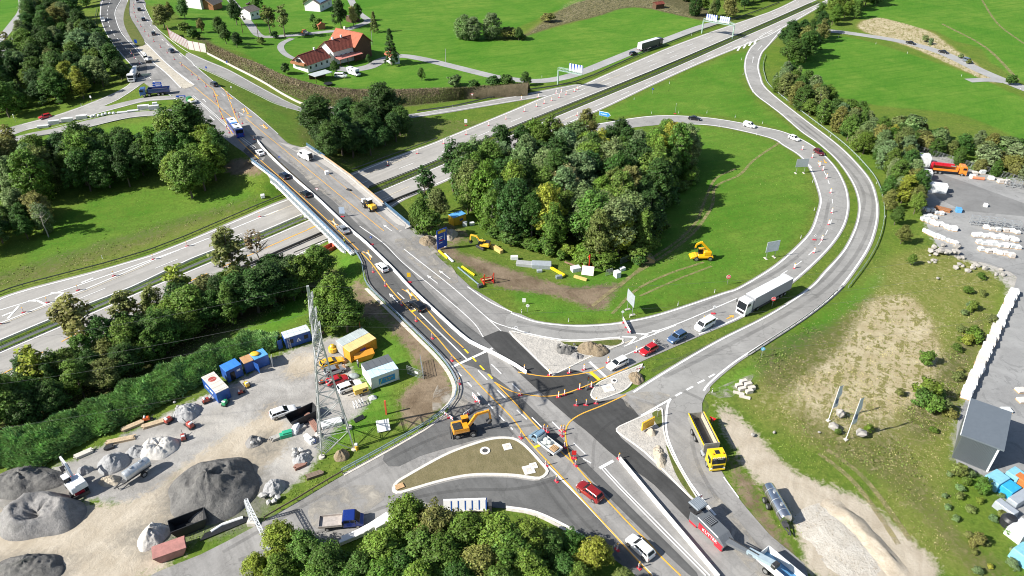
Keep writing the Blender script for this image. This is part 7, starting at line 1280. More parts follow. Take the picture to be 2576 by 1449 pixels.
hs=MB();pts=[Vector((-1.5,1.2,1.2)),Vector((-.5,2.,1.0)),Vector((1.0,2.1,.5)),Vector((2.4,1.5,.4)),Vector((3.0,.9,.9))]
for a_,b_ in zip(pts[:-1],pts[1:]):hs.cyl(a_,b_,.07,6)
part('hose',hs,mat('grey_hose',(.3,.3,.28),.7),tk)
def skip(u0,v0,u1,v1,L,W,H,m,label,lid=None,inside=None,name='skip',cat='skip'):
 a,b=at(u0,v0),at(u1,v1);d=b-a;hd=math.atan2(d.y,d.x);c=(a+b)/2;t=thing(name,label,cat,c+Vector((0,0,.05)),hd,'skips')
 for s in(-1,1):part('side_wall',MB().sidep([(-L/2,H),(-L/2+.7,0),(L/2-.7,0),(L/2,H)],s*W/2-.05,s*W/2+.05),m,t);part('end_wall',MB().bar((s*(L/2-.7),0,0),(s*L/2,0,H),W,.08)if False else MB().add([(s*(L/2-.7),-W/2,0),(s*(L/2-.7),W/2,0),(s*L/2,W/2,H),(s*L/2,-W/2,H),(s*(L/2-.62),-W/2,0),(s*(L/2-.62),W/2,0),(s*(L/2+.08),W/2,H),(s*(L/2+.08),-W/2,H)],[(0,1,2,3),(7,6,5,4),(0,3,7,4),(1,5,6,2),(3,2,6,7),(0,4,5,1)]),m,t)
 part('floor',MB().box((0,0,.06),(L-1.4,W,.1)),inside or m,t)
 for s in(-1,1):part('rim',MB().bar((-L/2,s*W/2,H),(L/2,s*W/2,H),.12),m,t)
 if lid:
  for s in(-1,1):part('lid',MB().add([(-L/2,0,H+.55),(L/2,0,H+.55),(L/2,s*(W/2+.05),H+.02),(-L/2,s*(W/2+.05),H+.02),(-L/2,0,H+.62),(L/2,0,H+.62),(L/2,s*(W/2+.05),H+.09),(-L/2,s*(W/2+.05),H+.09)],[(0,1,2,3),(4,7,6,5),(2,1,5,6),(3,2,6,7),(0,3,7,4)]),lid,t)
 return t
BLK=mat('black_steel',(.03,.032,.035),.5,.3,var=.2,dirt=.2);RSK=mat('faded_red_skip',(.42,.19,.165),.75,var=.2,scale=1.5,dirt=.4);skip(735,1068,790,1042,5.2,2.4,1.6,BLK,'black tipper body standing in the yard beside the pylon');skip(450,1338,505,1316,5.,2.4,1.7,BLK,'black open skip beside the white sand heap');skip(398,1404,464,1380,4.4,2.2,1.3,RSK,'faded red lidded skip at the edge of the lower road',RSK);skip(892,908,938,892,4.,2.,1.0,ORC,'orange lidded skip between orange and white containers',ORC);skip(817,640,836,628,4.,1.9,1.4,paintm('skip red',(.42,.09,.05)),'red skip under the bridge end beside the white abutment')
lo,hd=place(925,985,893,996);t=thing('generator_trailer','yellow generator on a small trailer beside the white estate car','generator',lo,hd);part('housing',MB().box((0,0,1.05),(2.6,1.3,1.1)),YM,t,bevel=.05);part('roof',MB().box((0,0,1.63),(2.65,1.35,.08)),mat('pale_yellow_lid',(.75,.58,.2),.5),t);part('drawbar',MB().bar((-1.3,0,.5),(-2.5,0,.45),.1),CHASS,t);axle(t,(-.2,),1.5,.3,.2);part('vent',MB().box((.6,-.66,1.0),(.8,.03,.5)),BLACKP,t)
single('yellow_silo',MB().loft([[(r*math.cos(a*.6283),r*math.sin(a*.6283),z)for a in range(10)]for z,r in((0,.7),(.2,.9),(1.0,.9),(1.1,.55),(1.5,.5),(1.7,.3))]),YM,'yellow round mixing tub beside the orange container','tub',at(838,884),smooth_=.6)
def fence_panel(u0,v0,u1,v1,h,label,flatl=False):
 a,b=at(u0,v0),at(u1,v1);d=b-a;L=math.hypot(d.x,d.y);t=thing('mesh_fence',label,'fence',a,math.atan2(d.y,d.x),'mesh site fences');f=(lambda x,z:(x,z,.12))if flatl else(lambda x,z:(x,0,z));mb=MB();n=max(4,int(L/.3))
 for z in(.1,h):mb.bar(f(0,z),f(L,z),.06)
 for x in(0,L):mb.bar(f(x,0),f(x,h),.06)
 part('frame',mb,STEEL,t);w=MB()
 for k in range(1,n):w.bar(f(L*k/n,.1),f(L*k/n,h),.03)
 for k in range(1,5):w.bar(f(0,h*k/5),f(L,h*k/5),.03)
 part('mesh',w,STEEL,t)['kind']='stuff';return t
g1=fence_panel(1025,940,1066,954,2.0,'open mesh gate at the bare soil by the guard rail');part('notice',MB().box((2.2,-.05,1.2),(.8,.03,.5)),SIGNW,g1);fence_panel(1066,954,1058,912,2.0,'mesh gate wing with a white board by the guard rail');fence_panel(790,1128,818,1140,3.4,'mesh fence panel lying flat by the pylon foot',True)
t=thing('site_easel','white board leaning on a frame beside an orange post','board',at(965,1080),.3);part('board',MB().box((0,0,.9),(2.2,.1,2.0),rx=-.9),SIGNW,t);part('frame',MB().bar((-1.,.7,0),(-.9,0,2.4),.12),SIGNW,t);part('frame',MB().bar((.9,.7,0),(.9,0,1.2),.1),SIGNW,t);single('orange_post',MB().box((0,0,1.6),(.28,.28,3.2)),mat('orange_red',(.62,.12,.05),.6),'orange post behind the white leaning board','post',at(972,1042));single('orange_pole',MB().cyl((0,0,0),(0,0,4.4),.06,6),MATS['orange_red'],'thin red pole leaning behind the orange container','pole',at(908,838))
t=thing('steel_rack','white steel cage lying in the grass behind the generator','rack',at(902,1020),.5);mb=MB()
for x in(-.8,-.3,.3,.8):
 for z in(.05,.9):mb.bar((x,-.6,z),(x,.6,z),.08)
 for y in(-.6,.6):mb.bar((x,y,.05),(x,y,.9),.08)
part('frame',mb,SIGNW,t)['kind']='stuff';single('white_tarpaulin',MB().box((0,0,.35),(1.6,1.2,.7),taper=.3),mat('tarp_white',(.7,.7,.68),.7),'crumpled white tarpaulin in the grass by the generator','tarpaulin',at(938,1002),.4,bevel=.12);single('grey_tarpaulin',MB().sphere((0,0,.2),.9,10,6,sc=(1.2,.8,.6)),mat('tarp_grey',(.3,.34,.33),.8,var=.3),'grey tarpaulin heap beside the parked cars','tarpaulin',at(890,948),smooth_=True);single('black_plate',MB().box((0,0,.3),(1.9,.8,.12),rx=.5,rz=.7),BLK,'black steel plate lying in the grass','plate',at(904,1056));single('white_slab_stack',MB().box((0,0,.4),(3.6,1.5,.8)),WHC,'white covered stack behind the pylon legs','stack',at(835,1068),.4,bevel=.1);
t=thing('hydrant_lamp','small yellow device standing by the pylon foot','device',at(898,1131));part('body',MB().cyl((0,0,0),(0,0,.9),.3,8),YM,t);part('head',MB().box((0,0,1.2),(.5,.4,.5)),WHC,t,bevel=.06)
def planks(u0,v0,u1,v1,label,n=6,m=None,z=.5,w=1.0,cat='timber stack',name='timber_stack'):
 a,b=at(u0,v0),at(u1,v1);d=b-a;L=math.hypot(d.x,d.y);t=thing(name,label,cat,(a+b)/2,math.atan2(d.y,d.x),'stacked materials')
 for k in range(n):
  for l in range(2):part('plank',MB().box((random.uniform(-.2,.2),-w/2+(k+.5)*w/n,.12+l*z*.55),(L*random.uniform(.9,1.02),w/n*.86,z*.42)),m or mat('plank_pale',(.52,.40,.26),.8,var=.25,scale=3),t)
 return t
PLG=mat('plank_grey',(.40,.38,.35),.8,var=.25,scale=3)
planks(306,1086,362,1062,'long timber beams beside the orange red machine',5);planks(358,1078,416,1060,'pale timber beams right of the longest beams',4);planks(268,1118,340,1102,'timber stack beside the white flat topped heap',6);planks(188,1154,234,1134,'pale boards with a green tube under the hedge',5,mat('board_white',(.6,.57,.5),.8));planks(264,1132,286,1124,'small dark plank stack beside the yellow brown roll',4,STK);planks(742,1180,772,1166,'reddish timber heap near the broken concrete',5,mat('plank_red',(.30,.16,.12),.8));planks(770,1205,812,1190,'brown ladder like timber at the grass edge',4,mat('plank_brown',(.2,.15,.11),.85));planks(680,1110,770,1072,'long grey bars and green boards beside the black tipper body',6,PLG);planks(772,1045,800,1085,'red brown timber heap below the black tipper body',4,mat('plank_red',(.3,.16,.12)))
RM=paintm('tool_red',(.36,.05,.03))
for(u,v,la,m,s)in((370,1058,'orange red site machine at the end of the long beams',paintm('tool_orange',(.7,.12,.02)),1.1),(425,1062,'grey and red machine beside the rubble heap',RM,1.3),(480,1075,'red machine with a dark shadow right of the rubble heap',RM,1.4),(520,1012,'red and white compressor beside the red disc container',RM,1.2),(567,1018,'green and brown machine below the red disc container',paintm('tool_green',(.03,.3,.12)),1.2),(622,972,'white and yellow machine beside the cabin steps',YM,1.2),(606,990,'dark red crate stack beside the cabin steps',RM,.9),(463,1105,'red tool box trailer beside the white heap',RM,1.2),(808,965,'orange clad machine beside the red parked hatchback',paintm('tool_orange',(.7,.12,.02)),.9)):
 t=thing('site_machine',la,'site machine',at(u,v),random.uniform(0,3),'small site machines');t.scale=(s*.8,)*3;part('engine_housing',MB().box((0,0,.65),(1.3,.8,.7),taper=.85),m,t,bevel=.08);part('frame',MB().box((.2,0,.25),(1.9,.9,.15)),STK,t);part('handle',MB().bar((.6,0,.5),(1.5,.1,1.2),.08),STK,t);part('tank',MB().cyl((-.3,-.3,1.05),(-.3,.3,1.05),.18,8),SIGNW,t)
 for y in(-1,1):wheel(t,-.4,y*.45,.22,.14,rim=False)
for i,(u,v,m,la)in enumerate(((720,1098,mat('plastic_green',(.03,.35,.2),.5),'green plastic panel stack beside the tipper body'),(745,1085,SIGNW,'white ring shaped tyre stack beside the tipper body'),(780,1110,SIGNW,'white panel leaning beside the pylon leg'))):single('panel_stack',MB().box((0,0,.4),(2.,.9,.8)).box((.3,.1,.95),(1.6,.8,.25)),m,la,'stack',at(u,v),.4+i,bevel=.04)
single('round_sign',MB().cyl((0,0,.3),(.1,0,.36),.45,14),SIGNB,'blue round sign lying on the scrap by the pylon','traffic sign',at(790,1112));mb=MB()
for k in range(9):mb.bar((-4+k*.1,-.5+k*.12,.15),(4-k*.15,-.4+k*.13,.2),.1)
single('pipe_bundle',mb,BLK,'bundle of black pipes along the lower road verge','pipes',at(570,1330),heading(545,1345,628,1308),kind=None)if False else struct('pipe_bundle',mb,BLK,kind='stuff',loc=at(572,1328),rz=heading(530,1345,620,1308));tag(bpy.data.objects['pipe_bundle'],'bundle of black pipes along the lower road verge','pipes')
mb=MB();P_=[at(532,1340),at(560,1322),at(600,1308),at(612,1304)]
for a_,b_ in zip(P_[:-1],P_[1:]):mb.cyl(a_+Vector((0,0,.25)),b_+Vector((0,0,.25)),.22,8)
single('white_pipe',mb,SIGNW,'thick white pipe lying above the black pipe bundle','pipe')
t=thing('steel_trestle','red steel trestle frame on the bare ground beside the loop road','trestle',at(1226,708),.35,'red steel frames');RS=paintm('frame red',(.55,.03,.02))
def trestle(t,m):
 for x in(-1.1,1.1):
  part('leg',MB().bar((x,-1.2,.2),(x+.2,-.9,2.6),.18),m,t);part('leg',MB().bar((x+.4,1.2,.2),(x+.2,-.9,2.6),.12),m,t);part('base_beam',MB().bar((x,-1.3,.15),(x,1.3,.15),.25),m,t)
 for y in(-1,0,1):part('cross_beam',MB().bar((-1.2,y,.35),(1.3,y,.35),.14),m,t)
 part('plank',MB().box((0,.2,.5),(2.2,.5,.1)),TIMBER,t)
trestle(t,RS);t=thing('steel_trestle','red steel trestle frame behind the white boards at the copse edge','trestle',at(1485,668),.5,'red steel frames');t.scale=(1.2,1.2,1.5);trestle(t,RS)
def beam(u0,v0,u1,v1,m,label,w=.35,h=.35,z=.2):a,b=at(u0,v0),at(u1,v1);d=b-a;return single('steel_beam',MB().box((0,0,z),(d.length,w,h)),m,label,'beam',(a+b)/2,math.atan2(d.y,d.x),'beams lying on the grass')
YB=mat('beam_yellow',(.80,.58,.02),.5);beam(1104,632,1126,652,YB,'yellow beam lying at the foot of the blue direction sign');beam(1162,672,1194,694,YB,'yellow beam lying in the grass left of the red trestle');beam(1375,672,1420,697,YB,'yellow beam leaning across the grey skip',.5,.5,.5);beam(1152,674,1205,718,mat('beam_blue_grey',(.3,.4,.46),.5,.3),'blue grey rail lying along the asphalt edge',.2,.25);beam(1420,666,1480,688,mat('beam_brown',(.25,.15,.1),.7),'brown beam lying over the white boards',.25,.3,.8);beam(1118,640,1140,660,WHC,'pale board lying beside the first yellow beam',.5,.2)
for i,(u,v,L,W,H,m,la)in enumerate(((1322,668,4.2,1.6,.9,GRC,'dark grey trough at the copse edge, leftmost of two'),(1362,672,4.4,2.0,1.2,GREYB,'grey steel skip at the copse edge under the yellow beam'),(1294,652,1.8,1.,.9,WHC,'white crate with an orange lid at the copse edge'),(1357,684,1.2,.7,.6,GREYB,'small grey box in front of the grey skip'),(1406,700,1.5,.8,.8,mat('roll_grey',(.2,.24,.26),.6),'dark grey roll in front of the yellow leaning beam'),(1448,681,2.2,1.6,1.1,WHC,'white crate left of the leaning white boards'),(1552,696,1.3,1.5,1.5,WHC,'white cupboard like box alone on the grass'),(1565,680,1.5,.9,.8,WHC,'white chest behind the white cupboard box'),(1208,722,1.3,.8,.7,CHASS,'dark heap of chain left of the red trestle'))):
 single('site_box',MB().box((0,0,H/2),(L,W,H),taper=1.06 if 'skip' in la or 'trough' in la else.97),m,la,'box',at(u,v),-.15+.1*i,'boxes at the copse edge',bevel=.05)
single('leaning_board',MB().box((0,0,1.0),(2.8,.15,2.2),rx=-.7),mat('board_cream',(.68,.62,.55),.8,var=.15),'large cream board leaning against the red trestle','board',at(1478,690),-.2);single('timber_box',MB().box((0,0,.45),(3.9,1.0,.9)),mat('box_yellow_wood',(.6,.42,.14),.8,var=.15),'long yellow wooden box right of the small excavator','box',at(1250,630),heading(1232,618,1268,640),bevel=.04);single('timber_box',MB().box((0,0,.3),(3.2,.6,.5)),mat('box_yellow_wood',(.6,.42,.14)),'pale plank bundle on the grass near the white boards','box',at(1460,702),-.5)
t=thing('tipi_hut','low brown roofed shed at the right end of the copse edge','shed',at(1622,655),.15);mb=MB();mb.sidep([(-2.,0),(2.,0),(2.,.6),(0,1.9),(-2.,.6)],-1.5,1.5);part('wall',mb,TIMBER,t);part('roof',MB().add([(-2.2,-1.7,.55),(0,-1.7,2.0),(0,1.7,2.0),(-2.2,1.7,.55),(2.2,-1.7,.55),(2.2,1.7,.55),(-2.2,-1.7,.67),(0,-1.7,2.12),(0,1.7,2.12),(-2.2,1.7,.67),(2.2,-1.7,.67),(2.2,1.7,.67)],[(0,1,2,3),(1,4,5,2),(6,9,8,7),(7,8,11,10),(0,6,7,1),(1,7,10,4),(3,2,8,9),(2,5,11,8)]),mat('shed_roof_brown',(.2,.15,.08),.8),t);part('window',MB().box((0,-1.52,.7),(.9,.04,.5)),GLASS,t);fence_panel(1524,694,1540,690,1.6,'dark steel frame fence right of the white boards');fence_panel(1560,665,1602,650,1.6,'low dark fence left of the brown shed')
single('white_cube',MB().box((0,0,.5),(1.1,1.1,1.0)),SIGNW,'white tank cube on the dark slope beside the bridge','tank',at(662,497,0,False),.3,bevel=.08);single('white_cube',MB().box((0,0,.5),(1.1,1.1,1.0)),SIGNW,'white tank cube on the bridge slab','tank',at(823,438),.5,bevel=.08);single('rebar_bundle',MB().box((0,0,.2),(1.4,.7,.35)),STK,'dark bundle of bars on the bridge slab','bundle',at(878,479),-.6)
def person(u,v,label,top,rz=0.):
 p=at(u,v);t=thing('person',label,'person',p+Vector((0,0,.1)),rz,'site workers');bm=bpy.data.meshes.new('body');V=[(0,0,.95),(0,0,1.25),(0,0,1.42),(0,0,1.52),(0,.02,1.64),(0,.17,1.4),(.05,.25,1.12),(.16,.24,.92),(0,-.17,1.4),(.05,-.26,1.12),(.14,-.25,.9),(0,.1,.88),(.06,.11,.48),(0,.12,.05),(.14,.13,.03),(0,-.1,.88),(-.04,-.11,.48),(-.1,-.12,.05),(.04,-.13,.03)]
 E_=[(0,1),(1,2),(2,3),(3,4),(2,5),(5,6),(6,7),(2,8),(8,9),(9,10),(0,11),(11,12),(12,13),(13,14),(0,15),(15,16),(16,17),(17,18)];bm.from_pydata(V,E_,[]);o=link('body',bm,t);md=o.modifiers.new('skin','SKIN');sv=bm.skin_vertices[0].data
 for q,r in zip(sv,(.15,.16,.14,.065,.11,.085,.06,.045,.085,.06,.045,.105,.075,.055,.045,.105,.075,.055,.045)):q.radius=(r,r)
 sv[0].use_root=True;o.modifiers.new('sub','SUBSURF').levels=1;o.modifiers['sub'].render_levels=1;bm.materials.append(top)
 part('helmet',MB().sphere((.0,.02,1.72),.13,10,6,sc=(1.1,1,.8)),SIGNW,t,smooth_=True);part('trousers',MB().cyl((0,.1,.2),(0,.1,.92),.1,8,0,.12).cyl((-.04,-.1,.2),(-.02,-.1,.92),.1,8,0,.12),CHASS,t);return t
HV=mat('hi_vis_yellow',(.55,.62,.05),.8);person(868,617,'worker in a yellow vest standing by the bridge handrail',HV);person(902,925,'worker in grey clothes standing right of the yellow car',mat('work_grey',(.2,.2,.21),.9),1.);person(1131,102,'person in turquoise standing on the farm lawn',mat('work_teal',(.05,.25,.25),.9))if False else None
# farm and houses
TILE=mat('red_roof_tile',(.20,.052,.034),.75,var=.3,scale=1.2,dirt=.3);TILE2=mat('orange_roof_tile',(.38,.12,.065),.75,var=.15,scale=1.2);TILE3=mat('grey_roof_tile',(.2,.17,.15),.8,var=.2);PLAST=mat('white_plaster',(.78,.77,.73),.9,var=.06,scale=.6);WOOD=mat('dark_wood_cladding',(.10,.055,.03),.85,var=.3,scale=3);WOOD2=mat('brown_wood',(.32,.14,.06),.8,var=.25,scale=3)
def house(uA,vA,uB,vB,dep,hw_,hr,wm,rm,label,ridge='len',name='house',cat='house',wins=0,ov=.7,courses=12,chim=()):
 a,b=at(uA,vA,0,False),at(uB,vB,0,False);d=b-a;L=math.hypot(d.x,d.y);hd=math.atan2(d.y,d.x);c=a+Vector((math.cos(hd)*L/2-math.sin(hd)*dep/2,math.sin(hd)*L/2+math.cos(hd)*dep/2,0));t=thing(name,label,cat,c,hd,'buildings beyond the motorway');la,wa=(L,dep)if ridge=='len' else(dep,L);T=Matrix.Identity(4)if ridge=='len' else Matrix.Rotation(R(90),4,'Z')
 mb=MB();mb.T=T;pr=[(-wa/2,-.5),(wa/2,-.5),(wa/2,hw_),(0,hw_+hr),(-wa/2,hw_)];mb.loft([[(s*la/2,y,z)for y,z in pr]for s in(-1,1)]);part('wall',mb,wm,t)
 rb=MB();rb.T=T;sl=hr/(wa/2);x0=la/2+ov
 for s in(-1,1):
  W=wa/2+ov
  for k in range(courses):
   y0,y1=W*k/courses,W*(k+1.12)/courses;z=lambda y,o:hw_+hr-y*sl+o
   rb.add([(-x0,s*y0,z(y0,.12)),(x0,s*y0,z(y0,.12)),(x0,s*y1,z(y1,.24)),(-x0,s*y1,z(y1,.24)),(-x0,s*y0,z(y0,.0)),(x0,s*y0,z(y0,.0)),(x0,s*y1,z(y1,.06)),(-x0,s*y1,z(y1,.06))],[(0,1,2,3),(4,7,6,5),(3,2,6,7),(0,3,7,4),(1,5,6,2)])
 ro=part('roof',rb,rm,t);cp=MB();cp.T=T;cp.bar((-x0,0,hw_+hr+.16),(x0,0,hw_+hr+.16),.35,.16);part('ridge_tiles',cp,rm,ro)
 for k in range(wins):x=-L/2+(k+.5)*L/wins;w=part('window',MB().box((x,-dep/2-.03,hw_*.5),(1.1,.08,1.3)),WHC,t);part('pane',MB().box((x,-dep/2-.08,hw_*.5),(.85,.04,1.05)),GLASS,w)
 for x,y in chim:q=MB();q.T=T;q.box((x*la,y*wa,hw_+hr+.3),(.7,.6,1.8));part('chimney',q,PLAST,t)
 return t
FH=house(776,183,831,167,8.5,3.6,2.9,PLAST,TILE,'lower red roofed wing of the farmhouse with a timber balcony','len','farmhouse',wins=4,chim=((.2,0),));part('balcony',MB().box((-7.4,0,3.4),(1.2,8.,.9)),WOOD2,FH);part('gable_window',MB().box((-6.05,0,4.6),(3.4,1.2,1.)),GLASS,FH)
FM=house(842,163,902,149,9.,6.,3.0,PLAST,TILE,'taller middle wing of the farmhouse with a pink veranda roof','len','farmhouse',wins=5,chim=((-.2,0),(.15,0)));part('veranda_roof',MB().box((0,-6.2,3.0),(13.,4.2,.18),rx=.12),mat('veranda_pink',(.55,.22,.18),.6),FM)
for k in range(4):part('veranda_post',MB().box((-6+k*4,-8.,1.4),(.25,.25,2.8)),WOOD,FM)
house(897,153,936,141,15.,6.5,4.2,WOOD,TILE2,'dark wooden barn of the farm with a bright red roof','dep','barn','barn',chim=((.25,-.1),));house(985,163,1006,160,5.,4.,2.,PLAST,TILE2,'white shed with a red roof behind the spruce','dep','shed','shed')
t=thing('carport','flat grey roofed lean to in front of the farmhouse','carport',at(808,200,0,False),heading(790,206,826,198));part('roof',MB().box((0,0,2.6),(8.5,5.,.18)),mat('carport_roof',(.42,.46,.46),.5),t);part('back_wall',MB().box((0,2.4,1.2),(8.,.15,2.4)),WOOD,t)
for x in(-4,0,4):part('post',MB().box((x,-2.3,1.25),(.18,.18,2.5)),WOOD,t)
single('trampoline',MB().cyl((0,0,.7),(0,0,.78),1.8,20).cyl((1.2,1.2,0),(1.2,1.2,.7),.06,6).cyl((-1.2,1.2,0),(-1.2,1.2,.7),.06,6).cyl((0,-1.7,0),(0,-1.7,.7),.06,6),BLK,'round black trampoline on the lawn above the bank','trampoline',at(826,214,0,False))
house(508,24,536,17,9.,5.5,2.6,PLAST,TILE2,'orange roofed house at the top edge','len',wins=2);house(538,26,560,20,8.,3.,2.4,WOOD2,TILE3,'grey roofed wooden outbuilding beside the orange roof','len','outbuilding','outbuilding');SO=house(806,30,836,15,9.,4.,2.6,PLAST,TILE3,'house with a solar roof behind the dark garden tree','len',wins=2)
for k in range(5):part('solar_panel',MB().box((-5+k*2.2,-2.7,5.35),(2.0,4.,.1),rx=.52),mat('solar_blue',(.22,.36,.5),.25),SO)
house(802,75,819,73,3.,2.2,1.,WOOD2,TILE2,'small wooden garden hut','dep','hut','hut',ov=.3,courses=4);house(1650,23,1670,21,4.,2.5,.9,WOOD,TILE,'small field shed in the reeds with a rusty roof','len','shed','shed',ov=.3,courses=4);house(632,50,655,45,8.,4.,1.5,PLAST,TILE3,'white garage building beside the twin lane trees','len','garage','garage',wins=2);house(885,58,906,54,5.,2.6,.6,WOOD,TILE3,'dark carport under the big garden tree','len','carport','carport',ov=.3,courses=4)
for(u,v,h,la)in((652,108,9,'left leg pole of the a frame by the lane'),(611,84,9,'wooden power pole leaning by the farm lane'),(1121,157,6,'thin post on the farm meadow'),(936,112,6,'thin pole behind the barn roof')):single('wooden_pole',MB().cyl((0,0,-.3),(.3,0,h),.16,8,0,.11),WOOD if h>6 else POSTM,la,'pole',at(u,v,0,False),group='poles near the farm')
P=line3([(425,88),(430,98),(450,110),(475,124)],4,2.0);t=thing('noise_wall','transparent noise wall with red posts beside the upper carriageway','noise wall',P[0])
def wallrun(P,pm,qm,h):
 for a,b in zip(P[:-1],P[1:]):a_,b_=a-P[0],b-P[0];part('panel',MB().bar(a_+[0,0,h/2],b_+[0,0,h/2],.08,h),pm,t);part('post',MB().bar(a_,a_+[0,0,h+.1],.2),qm,t)
wallrun(P,mat('noise_panel',(.42,.40,.40),.25),mat('post_red',(.35,.07,.07),.6),4.2);P=line3([(475,124),(500,129),(520,133)],0,4.);t=thing('noise_wall','pale closed noise wall between red posts and the brown bank','noise wall',P[0]);wallrun(P,mat('noise_panel_pale',(.55,.52,.5),.7),mat('post_red',(.35,.07,.07),.6),3.8)
wall([(522,136),(600,176),(660,207),(720,243),(775,267),(860,276)],.4,.7,MATS['pale_concrete'],'low_wall',up=False)
# stone yard at right
t=thing('warehouse','dark grey metal clad hall at the right with a plain roof','warehouse',(0,0,0));a,b=at(2394,1150,0,False),at(2482,1186,0,False);d=b-a;L=math.hypot(d.x,d.y);hd=math.atan2(d.y,d.x);t.location=(a+b)/2+Vector((-math.sin(hd),math.cos(hd),0))*5;t.rotation_euler=(0,0,hd);CLAD=mat('hall_cladding',(.13,.15,.165),.4,.3,var=.08);HROOF=mat('hall_roof',(.15,.175,.20),.5,.2,var=.05)
part('wall',MB().box((0,0,2.6),(L,10,5.6)),CLAD,t);part('roof',MB().box((.2,-.1,5.55),(L+1.0,10.8,.3),ry=-.015),HROOF,t)
for k in range(26):part('cladding_rib',MB().box((-L/2+(k+.5)*L/26,-5.03,2.6),(.14,.1,5.4)),CLAD,t)
part('corner_trim',MB().box((L/2+.02,-5.03,2.6),(.3,.16,5.5)),WHC,t);part('verge_trim',MB().box((-L/2-.32,0,5.55),(.12,10.8,.34)),WHC,t)
PST=[mat(f'pale_stone_{k}',c,.8,var=.12,scale=2)for k,c in(('white',(.76,.76,.75)),('grey',(.55,.57,.57)),('warm',(.6,.55,.5)))]
def pallets(pts,dims,where,group,cat='pallet',cols=(0,0,1),hd=0.,jit=.15,layers=3):
 dims=(dims[0]*.86,dims[1]*.86,dims[2]*.8)
 for i,(u,v)in enumerate(pts):
  t=thing('stone_pallet',f'{ORD[i] if i < 30 else str(i+1)+"th"} {cat} {where}',cat,at(u,v,0,False)+Vector((0,0,.07)),hd+random.uniform(-jit,jit),group);part('pallet_base',MB().box((0,0,.07),(dims[0],dims[1],.14)),TIMBER,t);m=PST[random.choice(cols)];h=dims[2]*random.uniform(.75,1.15)/layers
  for l in range(layers):part('stone_layer',MB().box((random.uniform(-.04,.04),random.uniform(-.04,.04),.14+h*(l+.5)),(dims[0]*.96,dims[1]*.96,h*.94)),m,t)
grid=lambda u0,v0,u1,v1,n,j=2:[(u0+(u1-u0)*k/max(1,n-1)+random.uniform(-j,j),v0+(v1-v0)*k/max(1,n-1)+random.uniform(-j,j))for k in range(n)]
PGp='stone pallets of the yard';pallets(grid(2318,527,2368,541,5),(1.2,1.2,1.1),'from left in the rearmost white row',PGp);pallets(grid(2322,556,2400,580,8),(1.3,1.6,1.2),'from left in the long white row',PGp,layers=2);pallets(grid(2326,546,2350,549,3),(1.3,1.3,.8),'from left between the two white rows',PGp)
pallets(grid(2330,588,2366,602,6),(.5,3.,1.1),'from left among the upright slabs',PGp,'slab stack',(0,1),.5,.1,1);pallets(grid(2372,604,2405,614,4),(1.,1.5,.9),'from left below the upright slabs',PGp)
pallets(grid(2452,594,2555,607,9),(1.5,1.5,1.2),'from left in the rear row of the block field',PGp,cols=(0,0,2));pallets(grid(2460,612,2558,626,8),(1.5,1.5,1.1),'from left in the middle row of the block field',PGp,cols=(0,1));pallets(grid(2468,632,2545,645,6),(1.4,1.5,1.1),'from left in the front row of the block field',PGp,cols=(0,1,2));pallets(grid(2478,575,2560,588,6),(1.4,1.2,1.),'from left under the steel racks',PGp,cols=(0,2,1))
pallets(grid(2547,742,2426,1000,27,2),(2.3,2.0,1.5),'from the top in the white row along the yard edge',PGp,'stone stack',(0,0,0,0,2),1.05,.08,2)
pallets([(2530,1035),(2465,1043),(2566,985),(2570,1010)],(2.,1.6,.6),'near the grey hall',PGp,cols=(2,2,1));pallets([(2450,440),(2470,437),(2492,452),(2515,460),(2532,462)],(1.8,1.5,1.3),'from left along the yard fence',PGp,cols=(0,1,2))
for i,(u,v)in enumerate(((2460,566),(2500,570),(2540,578),(2545,470))):
 t=thing('steel_rack',f'{ORD[i]} galvanised storage rack {"above the block field from left" if i < 3 else "full of bars by the fence"}','rack',at(u,v,0,False)+Vector((0,0,.07)),-.25,'storage racks');mb=MB()
 for x in(-2,0,2):
  for y in(-.8,.8):mb.bar((x,y,0),(x,y,2.4),.12)
  for z in(.4,1.3,2.3):mb.bar((x,-.8,z),(x,.8,z),.1)
 for z in(.4,1.3,2.3):
  for y in(-.8,.8):mb.bar((-2,y,z),(2,y,z),.1)
 part('frame',mb,STEEL,t)['kind']='stuff'
t=thing('crane_lorry','orange flatbed lorry with a red folded crane parked by the yard fence','crane lorry',*[*place(2425,441,2335,433,False)]);ORL=paintm('lorry_orange',(.80,.24,.02));L0=5.2
lorry_cab(t,L0-2.1,ORL,2.1,2.45,.65,3.2);part('chassis',MB().box((-.6,0,.95),(9.4,.95,.35)),CHASS,t);part('bed_floor',MB().box((-1.0,0,1.25),(7.,2.4,.12)),CHASS,t)
for s in(-1,1):part('bed_side',MB().box((-1.0,s*1.2,1.6),(7.,.08,.7)),ORL,t)
part('head_board',MB().box((2.6,0,1.9),(.1,2.4,1.3)),ORL,t);part('crane_column',MB().box((-4.7,0,2.0),(.6,1.,2.4)),RED,t,bevel=.06);part('crane_boom',MB().bar((-4.6,.2,3.1),(1.6,.3,2.9),.5,.45),RED,t);part('crane_boom',MB().bar((-4.2,-.4,2.8),(.5,-.3,2.6),.35),RED,t);axle(t,(L0-1.2,-2.2,-3.5),2.45,.52,.36)
